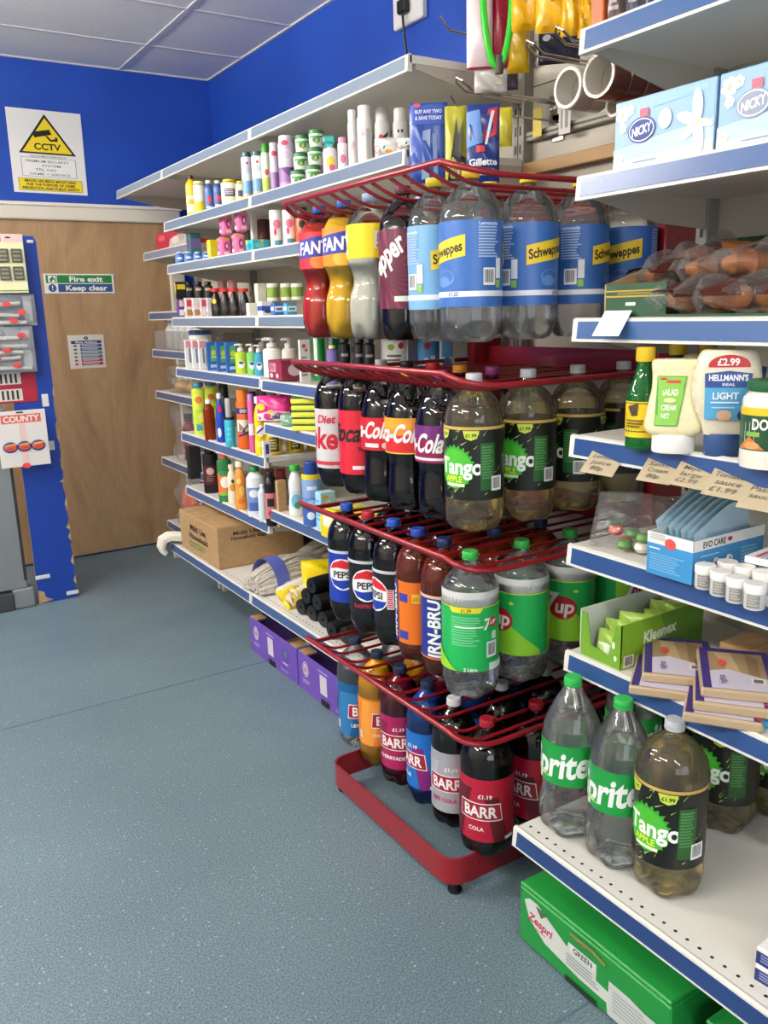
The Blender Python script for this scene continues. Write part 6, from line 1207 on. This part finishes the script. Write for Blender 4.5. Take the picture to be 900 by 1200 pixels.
def squeezy(px, py, w_, h, prof, col, capc, lb, items, hc, cap_r, turn, sy=.55, x=None, group=None, top=.95):
    p = on_z(px, py, z) if x is None else on_x(px, py, x); r = w_/2; t = thing('squeezy_bottle', lb, 'sauce bottle', (p.x, p.y, z), face_cam(p.x, p.y)+turn, group)
    pr = interp([(a*r, hc+(h-hc)*b) for a, b in prof], 3)
    n = 32; B = MB(); vs = []; fs = []
    def sup(a, R): c, s = math.cos(a), math.sin(a); e = .62; return (R*math.copysign(abs(c)**e, c), R*sy*math.copysign(abs(s)**e, s))
    pr = [(0.001, hc)]+pr+[(0.001, pr[-1][1])]
    for R, zz in pr:
        for j in range(n): a = 2*PI*j/n; q = sup(a, R); vs.append((q[0], q[1], zz))
    for i in range(len(pr)-1):
        for j in range(n): k = (j+1) % n; fs.append((i*n+j, i*n+k, (i+1)*n+k, (i+1)*n+j))
    B.add(vs, fs, mat(col, .28)); B.obj('body', t)
    def rad_at(v):
        for (r1, z1), (r2, z2) in zip(pr, pr[1:]):
            if z1 <= v <= z2 and z2 > z1: return r1+(r2-r1)*(v-z1)/(z2-z1)
        return r
    def mp(u, v, l):
        R = rad_at(v); c = max(-.98, min(.98, u/R)); s = (1-abs(c)**(1/.31))**.31; return (u, -(R*sy*s)-l*1.6-.0006, v)
    B = MB(); gfx(B, items, mp, off=.0008, step=.003, dz=.0004); B.obj('label', t)
    MB().lathe([(cap_r*.96, 0), (cap_r, .002), (cap_r*1.0, hc*.9), (cap_r*.97, hc+.002), (0, hc+.002)], mat(capc, .35), 26, sy=.8).obj('cap', t)
sc = [(.80, 0), (.97, .06), (1.0, .16), (.90, .42), (.80, .62), (.80, .80), (.84, .93), (.80, .985), (.70, 1.0)]
def scl(h): return [('poly', [(-.030, h*.30), (.008, h*.30), (.016, h*.62), (.020, h*.83), (-.028, h*.83)], '#4f9a3a'), ('poly', [(-.0285, h*.31), (.0065, h*.31), (.0145, h*.62), (.0185, h*.82), (-.0265, h*.82)], '#86c24c'), ('ell', -.018, h*.775, .008, .006, '#c03038'), ('rect', -.012, h*.75, .010, h*.785, '#c84038'), ('text', 'SALAD', -.006, h*.66, .010, '#f2f5ea', {'w': .026}), ('text', 'CREAM', -.007, h*.50, .009, '#f2f5ea', {'w': .024}), ('ell', -.006, h*.575, .010, .004, '#e8e2a0'), ('text', 'NET', -.012, h*.41, .008, '#f2f5ea', {'w': .014})]
squeezy(788, 529, .098, .160, sc, '#e9e0b4', '#efede6', 'squeezy salad cream bottle with green label and white cap', scl(.160), .030, .036, -.1, group='salad cream bottles')
squeezy(822, 500, .098, .156, sc, '#ded6ae', '#e6e4de', 'second salad cream bottle hidden behind the first one', scl(.156)[:2], .030, .036, -.4, x=1.40, group='salad cream bottles')
hp = [(.60, 0), (.64, .06), (.70, .14), (.92, .34), (1.0, .52), (.98, .72), (.90, .88), (.80, .97), (.70, 1.0)]
def hel(h): return [('ell', .0, h*.86, .032, h*.10, '#b3202c'), ('rect', -.034, h*.78, .034, h*.845, '#d9cfba'), ('text', '£2.99', -.002, h*.895, .011, '#f1e4e0', {'w': .034}), ('poly', [(-.036, h*.66), (.034, h*.66), (.036, h*.79), (.0, h*.815), (-.037, h*.79)], '#2b4a8c'), ('text', "HELLMANN'S", -.001, h*.752, .0095, '#f2f4f8', {'w': .060}), ('text', 'REAL', 0, h*.69, .0042, '#d8e0f0', {'w': .02}), ('poly', [(-.034, h*.36), (.030, h*.36), (.034, h*.66), (-.036, h*.66)], '#58a8d8'), ('text', 'LIGHT', -.004, h*.585, .011, '#f2f7fa', {'w': .040}), ('lines', -.026, h*.50, .02, h*.53, 1, '#dcecf6'), ('ell', -.004, h*.40, .012, h*.05, '#d9ac8c'), ('ell', .024, h*.40, .008, .008, '#3a4470'), ('lines', -.024, h*.46, .02, h*.48, 1, '#cfe4f2')]
squeezy(846, 533, .108, .176, hp, '#ddd4bc', '#2f4c80', 'squeezy light mayonnaise bottle with blue label and red price flash', hel(.176), .036, .031, .1, group='mayonnaise bottles')
squeezy(884, 490, .104, .176, hp, '#cfc7b0', '#2f4c80', 'second mayonnaise bottle standing behind the labelled one', hel(.176)[3:4], .036, .031, -.6, x=1.40, group='mayonnaise bottles')
p = on_z(899, 545, z); t = thing('sauce_jar', 'glass jar of white sauce with green lid at right frame edge', 'jar', (p.x, p.y, z), face_cam(p.x, p.y)); r = .043
MB().lathe([(0, 0)]+interp([(r*.92, 0), (r, .008), (r, .096), (r*.92, .110), (r*.78, .117), (r*.78, .121)], 3)+[(0, .121)], mat('#e9e4d6', .12, coat=.6), 30).obj('body', t)
B = MB(); B.pipe([(r*1.012, .028), (r*1.012, .090)], mat('#1d4a2e', .4), 34); gfx(B, [('rect', -.06, .082, .06, .094, '#e4bc1c'), ('text', 'DOLMIO', .004, .069, .016, '#f4f2ea', {'w': .062}), ('rect', -.036, .050, -.014, .057, '#7fae4c'), ('poly', [(-.05, .030), (-.005, .030), (-.03, .050)], '#c9773a'), ('poly', [(.0, .030), (.05, .030), (.03, .058), (.012, .05)], '#ecd68c'), ('ell', -.025, .036, .012, .006, '#d89a5c')], cyl_map(r*1.012), step=.008); B.obj('label', t)
MB().lathe([(r*.86, .118), (r*.88, .120), (r*.88, .132), (r*.84, .134), (0, .134)], '#1f5a34', 30).obj('lid', t)
# face mask box, medicine tubes, sweets bag
z = nz(.875); p = on_z(810, 686, z); q = on_z(753, 671, z); k = q.y-p.y
t = thing('mask_box', 'open blue and white face mask box on the shelf', 'box', (p.x, p.y, z), 0); h = on_x(810, 634, p.x).z-z; dx = .20; mb_ = mat('#3f8ec6', .4)
B = MB(); B.box(0, 0, 0, dx, .002, h, mb_); B.box(0, .002, 0, .002, k, h, mb_); B.box(dx-.002, .002, 0, dx, k, h, '#e4e4e0'); B.box(.002, k-.002, 0, dx-.002, k, h, '#e4e4e0'); B.box(.002, .002, 0, dx-.002, k-.002, .002, '#e4e4e0')
gfx(B, [('rect', 0, h*.74, k, h, '#e9e8e4'), ('lines', k*.06, h*.82, k*.5, h*.97, 4, '#a8a8a6'), ('ell', k*.52, h*.80, .012, .010, '#e0504c'), ('rect', k*.06, h*.62, k*.3, h*.65, '#dfeaf4'), ('lines', k*.08, h*.10, k*.85, h*.52, 7, '#6fb0da')], plane_map((0, k, 0), (0, -1, 0), (0, 0, 1)))
gfx(B, [('rect', 0, h*.74, dx, h, '#e9e8e4'), ('text', 'EVO CARE', .056, h*.86, .011, '#3a2c30', {'w': .062}), ('ell', .096, h*.875, .0035, .0035, '#a82840'), ('ell', .1015, h*.875, .0035, .0035, '#a82840'), ('poly', [(.0925, h*.875), (.105, h*.875), (.0988, h*.80)], '#a82840'), ('rect', .02, h*.60, .07, h*.615, '#dfeaf4')]+[x for i in range(3) for x in (('ell', .028+.035*i, h*.40, .010, .008, '#e6eef4'), ('ell', .030+.035*i, h*.37, .006, .007, '#8a9aac'), ('ell', .024+.035*i, h*.46, .004, .004, '#f4f6f8'))]+[('lines', .02, h*.18, .11, h*.27, 2, '#8fc0e0'), ('lines', .13, h*.2, .18, h*.6, 5, '#7ab4dc')], plane_map((0, 0, 0), (1, 0, 0), (0, 0, 1)))
B.obj('box_body', t, smooth=False)
B = MB()
for i in range(7):
    vs = []; a = .014*i; n = 10
    for j in range(n+1):
        u = j/n; hh = h*.96+.050*min(1, u*1.5)*(.75+.25*math.cos(1.2*u))+.002*i
        for s in (0, 1): vs.append((.04+.150*u, .012+a+(.02 if s else 0), (.02 if s == 0 else hh)))
    B.add(vs, [(2*j, 2*j+2, 2*j+3, 2*j+1) for j in range(n)], mat('#a3c6d8', .7) if i % 2 else mat('#b9d4e0', .7))
mk = B.obj('masks', t); mk['label'] = 'pale blue pleated masks'; mk['kind'] = 'stuff'
i = 0
for px, py in ((820, 690), (838, 698), (857, 706), (878, 714), (846, 686), (866, 692), (888, 699)):
    p2 = on_z(px, py, z); t = thing('medicine_tub', 'small white ribbed tub with grey side in the cluster, '+('front row leftmost', 'front row second', 'front row third', 'front row rightmost', 'rear row left', 'rear row middle', 'rear row right')[i], 'tub', (p2.x+.012, p2.y, z), face_cam(p2.x, p2.y), 'small white tubs beside the mask box'); r = .0165
    B = MB(); B.lathe([(r*.95, 0), (r, .002), (r, .030), (0, .030)], mat('#d4d2ce', .3), 20); gfx(B, [('rect', -.012, .004, .008, .026, '#8a8886'), ('lines', -.010, .006, .006, .024, 4, '#b4b2ae')], cyl_map(r), step=.004); B.obj('body', t); MB().lathe([(r*1.04, .028), (r*1.05, .040), (r*.98, .042), (0, .042)], mat('#eceae6', .3), 24, lobes=lambda a, q_: 1+.02*math.cos(24*a)).obj('lid', t); i += 1
p2 = on_z(884, 690, z); carton_m(p2.x+.06, p2.y, z+.043, .12, .055, .012, '#e8e9ea', 'flat white carton with blue and red stripe lying on the tubs', 'carton', 'carton', 'flat cartons on the white tubs', None, [('rect', -.5, .1, .5, .9, '#dfe3e8')], [('rect', -.45, -.3, .45, -.1, '#3f7ab8'), ('rect', -.45, .1, .3, .24, '#c8607a')], turn=.1)
def sweets(t):
    r = random.Random(3)
    for i in range(9):
        B = MB(); B.lathe([(0, 0)]+interp([(.010, .002), (.016, .010), (.012, .019)], 2)+[(0, .021)], mat(('#c8443c', '#5a8a4c', '#e4e0d4')[i % 3], .4), 12, T(r.uniform(-.05, .05), r.uniform(-.03, .03), .004+.018*(i % 2))); B.obj('sweet', t)
p2 = on_z(716, 650, z); filmbag(p2.x+.06, p2.y-.015, z+.001, .20, .13, .07, 'crumpled clear bag of red and green sweets by shelf end', 'bag', sweets, name='sweets_bag', seed=91, rz=rad(-60), lay=-.75)
# tissue pack tray, tights packs, blue packet
z = nz(.639); p = on_z(727, 786, z); q = on_z(678, 766, z); L_ = q.y-p.y; h = on_x(727, 733, p.x).z-z; dx = .25; gr = mat('#7fae2c', .4)
t = thing('tissue_tray', 'green open carton of pocket tissue packs on lower shelf', 'carton', (p.x, p.y, z), 0)
B = MB(); B.box(0, 0, 0, dx, .002, h, gr); gfx(B, [('rect', 0, 0, dx, h*.16, '#9cc43c'), ('poly', [(dx*.45, h), (dx, h), (dx, 0), (dx*.62, 0)], '#5f8f2c'), ('text', 'Kleenex', .112, h*.62, .024, '#e4ecd8', {'w': .10, 'sh': .12, 'rot': 4}), ('bars', .006, .004, .036, h*.30), ('lines', .04, .012, .055, h*.24, 3, '#d8e4b8')], plane_map((0, 0, 0), (1, 0, 0), (0, 0, 1))); B.obj('side_panel', t, smooth=False)
B = MB(); B.add([(0, 0, 0), (0, L_, 0), (0, L_, h), (0, L_*.86, h), (0, L_*.74, h*.30), (0, L_*.30, h*.22), (0, L_*.14, h*.95), (0, 0, h)]+[(.002, a, b) for a, b in ((0, 0), (L_, 0), (L_, h), (L_*.86, h), (L_*.74, h*.30), (L_*.30, h*.22), (L_*.14, h*.95), (0, h))], [(7, 6, 5, 4, 3, 2, 1, 0), (8, 9, 10, 11, 12, 13, 14, 15)]+[(i, (i+1) % 8, 8+(i+1) % 8, 8+i) for i in range(8)], mat('#6f9e2a', .4))
gfx(B, [('ell', -.02, h*.5, .004, .008, '#dfe8d0'), ('ell', -.014, h*.22, .004, .006, '#dfe8d0')], plane_map((0, 0, 0), (0, -1, 0), (0, 0, 1))); B.obj('cut_out_front', t, smooth=False)
B = MB(); B.box(0, L_, 0, dx, L_+.002, h*1.05, '#d9dcd8'); B.obj('far_panel', t, smooth=False); MB().box(dx-.002, .002, 0, dx, L_, h, '#d9dcd8').obj('rear_panel', t, smooth=False); MB().box(.002, .002, 0, dx-.002, L_, .002, '#d9dcd8').obj('bottom', t, smooth=False)
for i in range(6):
    pouch(p.x+.03+.036*i, p.y+L_*(.52 if i % 2 else .42), z+.004+.012*(i % 3), .085, .055, .028, '#a8cc5c', 'pocket tissue pack in the green carton, '+('nearest the front', 'second from front', 'third from front', 'fourth from front', 'fifth from front', 'rearmost')[i], 'tissue pack', 'tissue_pack', 'pocket tissue packs in the green carton', [('rect', -.4, .1, .1, .5, '#e6eedc'), ('poly', [(.1, .2), (.45, .3), (.3, .8), (.05, .6)], '#4f8f34')], rad(-78)+.15*(i % 3), seed=100+i, lay=-.25, wr=.2)
def tights(px, py, dz, rz, lb, two, k):
    p2 = on_z(px, py, z+dz); t = thing('tights_pack', lb, 'tights pack', (p2.x, p2.y, z+dz), rz, 'flat beige tights packs'); w_, d_, h_ = .19, .13, .019
    B = MB(); B.box(-w_/2, -d_/2, 0, w_/2, d_/2, h_, mat('#b39c7c', .3, coat=.4), .004); B.obj('pack_body', t, smooth=False)
    B = MB(); pm = '#3f2f78'
    gfx(B, [('rect', -w_*.48, -d_*.47, w_*.48, d_*.47, '#a58c6a'), ('poly', [(-w_*.3, -d_*.1), (w_*.4, d_*.05), (w_*.4, d_*.28), (-w_*.1, d_*.1)], '#c4aa84'), ('poly', [(-w_*.4, -d_*.3), (w_*.3, -d_*.3), (w_*.4, -d_*.15), (-w_*.3, -d_*.16)], '#8c7252'), ('poly', [(-w_*.48, -d_*.40), (-w_*.2, -d_*.40), (-w_*.02, d_*.12), (-w_*.1, d_*.40), (-w_*.48, d_*.40)], '#c9c2d4'), ('rect', -w_*.48, d_*.36, w_*.48, d_*.47, pm), ('rect', -w_*.48, -d_*.47, w_*.48, -d_*.38, pm), ('rect', w_*.40, -d_*.47, w_*.48, d_*.47, pm), ('rect', -w_*.32, -d_*.34, -w_*.20, -d_*.16, '#e4e2dc'), ('rect', -w_*.30, -d_*.31, -w_*.22, -d_*.19, '#6a6a66'), ('ell', w_*.12, d_*.18, .016, .008, '#e0564c'), ('poly', [(-w_*.48, -d_*.47), (-w_*.42, -d_*.38), (-w_*.36, -d_*.47)], '#c03a48'), ('text', 'tights', -w_*.28, d_*.22, .012, '#6a5a8a', {'b': 0})], plane_map((0, 0, h_), (1, 0, 0), (0, 1, 0)))
    B.obj('cover_card', t, smooth=False)
for i, (px, py, dz, rz, lb) in enumerate(((783, 796, 0, .62, 'beige tights pack at the bottom of the left stack'), (793, 780, .020, .70, 'beige tights pack with purple edge on top of left stack'), (848, 826, 0, .60, 'beige tights pack at the bottom of the right stack'), (856, 812, .020, .66, 'beige tights pack in the middle of the right stack'), (862, 796, .040, .70, 'beige tights pack with purple edge on top of right stack'))): tights(px, py, dz, rz, lb, 0, i)
p2 = on_z(890, 858, z); pouch(p2.x+.02, p2.y, z+.002, .16, .09, .022, '#2d9ad8', 'flat blue and white packet at right edge of lower shelf', 'packet', 'flat_packet', None, [('rect', -.45, .25, .48, .95, '#e8e6e2'), ('ell', -.05, .65, .1, .12, '#4a2430'), ('ell', .25, .7, .08, .1, '#4a2430'), ('lines', -.4, .3, -.15, .5, 3, '#a8a8a8')], rad(-62), seed=111, lay=-1.25)
p2 = on_x(893, 760, 1.44); carton_m(1.44, p2.y, z, .10, .12, .06, '#9a7a50', 'plain brown carton in the shade behind the tights packs', 'carton', 'carton', None, [('rect', -.2, .3, .3, .7, '#c9c6ba')], [('rect', -.2, .3, .3, .7, '#c9c6ba')], m=M_card)
# small navy and white box on the base shelf, green fruit boxes on the floor
z = nz(.268); p2 = on_z(886, 1150, z)
for i in range(2): carton_m(p2.x+.055, p2.y-.02, z+.033*i, .105, .06, .032, '#ecebe8', 'navy and white box at the right edge, '+('lower' if i == 0 else 'upper')+' of two', 'carton', 'small_box', 'navy and white boxes', [('rect', -.48, .08, .48, .80, '#26306c'), ('lines', -.35, .2, .0, .7, 3, '#8a92c0')], [('rect', -.48, .08, .48, .80, '#26306c'), ('lines', -.3, .2, .3, .7, 3, '#8a92c0')], turn=.1)
def fruitbox(y0, y1, x0, lb, h, marks=True):
    t = thing('fruit_box', lb, 'box', (x0, (y0+y1)/2, 0), 0, 'green fruit boxes under the base shelf'); L_ = y0-y1; d = .32; g = mat('#1f8f3c', .45)
    B = MB(); B.box(0, -L_/2, .004, d, L_/2, h-.012, g, .003)
    it = []
    if marks:
        w_ = '#d6d8d2'
        it = [('poly', [(-L_*.46, h*.76), (-L_*.42, h*.84), (-L_*.36, h*.84), (-L_*.28, h*.74), (-L_*.14, h*.56), (-L_*.13, h*.66), (L_*.06, h*.66), (L_*.06, h*.42), (L_*.14, h*.40), (L_*.14, h*.58), (L_*.26, h*.58), (L_*.44, h*.50), (L_*.44, h*.06), (L_*.14, h*.06), (L_*.13, h*.22), (-L_*.05, h*.22), (-L_*.30, h*.30), (-L_*.42, h*.50)], w_),
              ('text', 'Zespri', -L_*.335, h*.545, .020, '#c02a4c', {'w': .075, 'sh': .2, 'rot': -4}), ('lines', -L_*.37, h*.40, -L_*.28, h*.43, 1, '#c86a80')]
        for a in range(-2, 3): it.append(('poly', [(-L_*.33, h*.66), (-L_*.33+.005+.008*a, h*.80), (-L_*.33-.002+.008*a, h*.80)], '#4a6a44'))
        it += [('rect', -L_*.115, h*.54, L_*.055, h*.66, '#e6e8e4'), ('text', 'GREEN', -L_*.03, h*.60, .013, '#2a4a34', {'w': L_*.13}), ('lines', -L_*.14, h*.28, L_*.10, h*.48, 4, '#a0a4a2'), ('rect', L_*.15, h*.10, L_*.43, h*.55, '#cfd2cc'), ('lines', L_*.17, h*.16, L_*.40, h*.50, 6, '#aab0ac'), ('text', '510', L_*.405, h*.20, .008, '#4a4e4c', {'b': 0}), ('rect', L_*.0-.06, .004, L_*.0+.03, .018, '#14301c')]
    gfx(B, it, plane_map((0, 0, 0), (0, -1, 0), (0, 0, 1))); B.obj('carton_body', t, smooth=False)
    MB().box(.0, -L_/2+.001, h-.012, d, L_/2-.001, h, g, .003).obj('lid', t, smooth=False)
    if marks:
        B = MB(); B.tube([(-.003, -L_*.13+.06, h*.80), (-.007, .05-L_*.02, h*.86), (-.007, -.02, h*.86), (-.003, -.05, h*.78)], .0035, mat('#6f7a3c', .6), 8); B.obj('handle_cord', t)
p2 = on_z(612, 1098, 0); hz = on_x(612, 1035, 1.10).z
fruitbox(1.24, .825, 1.11, 'green fruit box with white printed panel on the floor', .152); fruitbox(.79, .30, 1.16, 'second green fruit box, mostly below the frame edge', .12, False)
# ------------------------------------------------------------------ light and view
w = bpy.data.worlds.new('world'); SC.world = w; w.use_nodes = True
w.node_tree.nodes['Background'].inputs['Color'].default_value = (.9, .95, 1, 1); w.node_tree.nodes['Background'].inputs['Strength'].default_value = .15
SC.view_settings.view_transform = 'Standard'; SC.view_settings.look = 'None'; SC.view_settings.gamma = 1.0; SC.view_settings.use_curve_mapping = False
SC.view_settings.exposure = 0.0
SC.cycles.use_denoising = True; SC.cycles.max_bounces = 12; SC.cycles.transparent_max_bounces = 24; SC.cycles.transmission_bounces = 10
SC.cycles.sample_clamp_indirect = 6.0; SC.cycles.caustics_refractive = False; SC.cycles.caustics_reflective = False
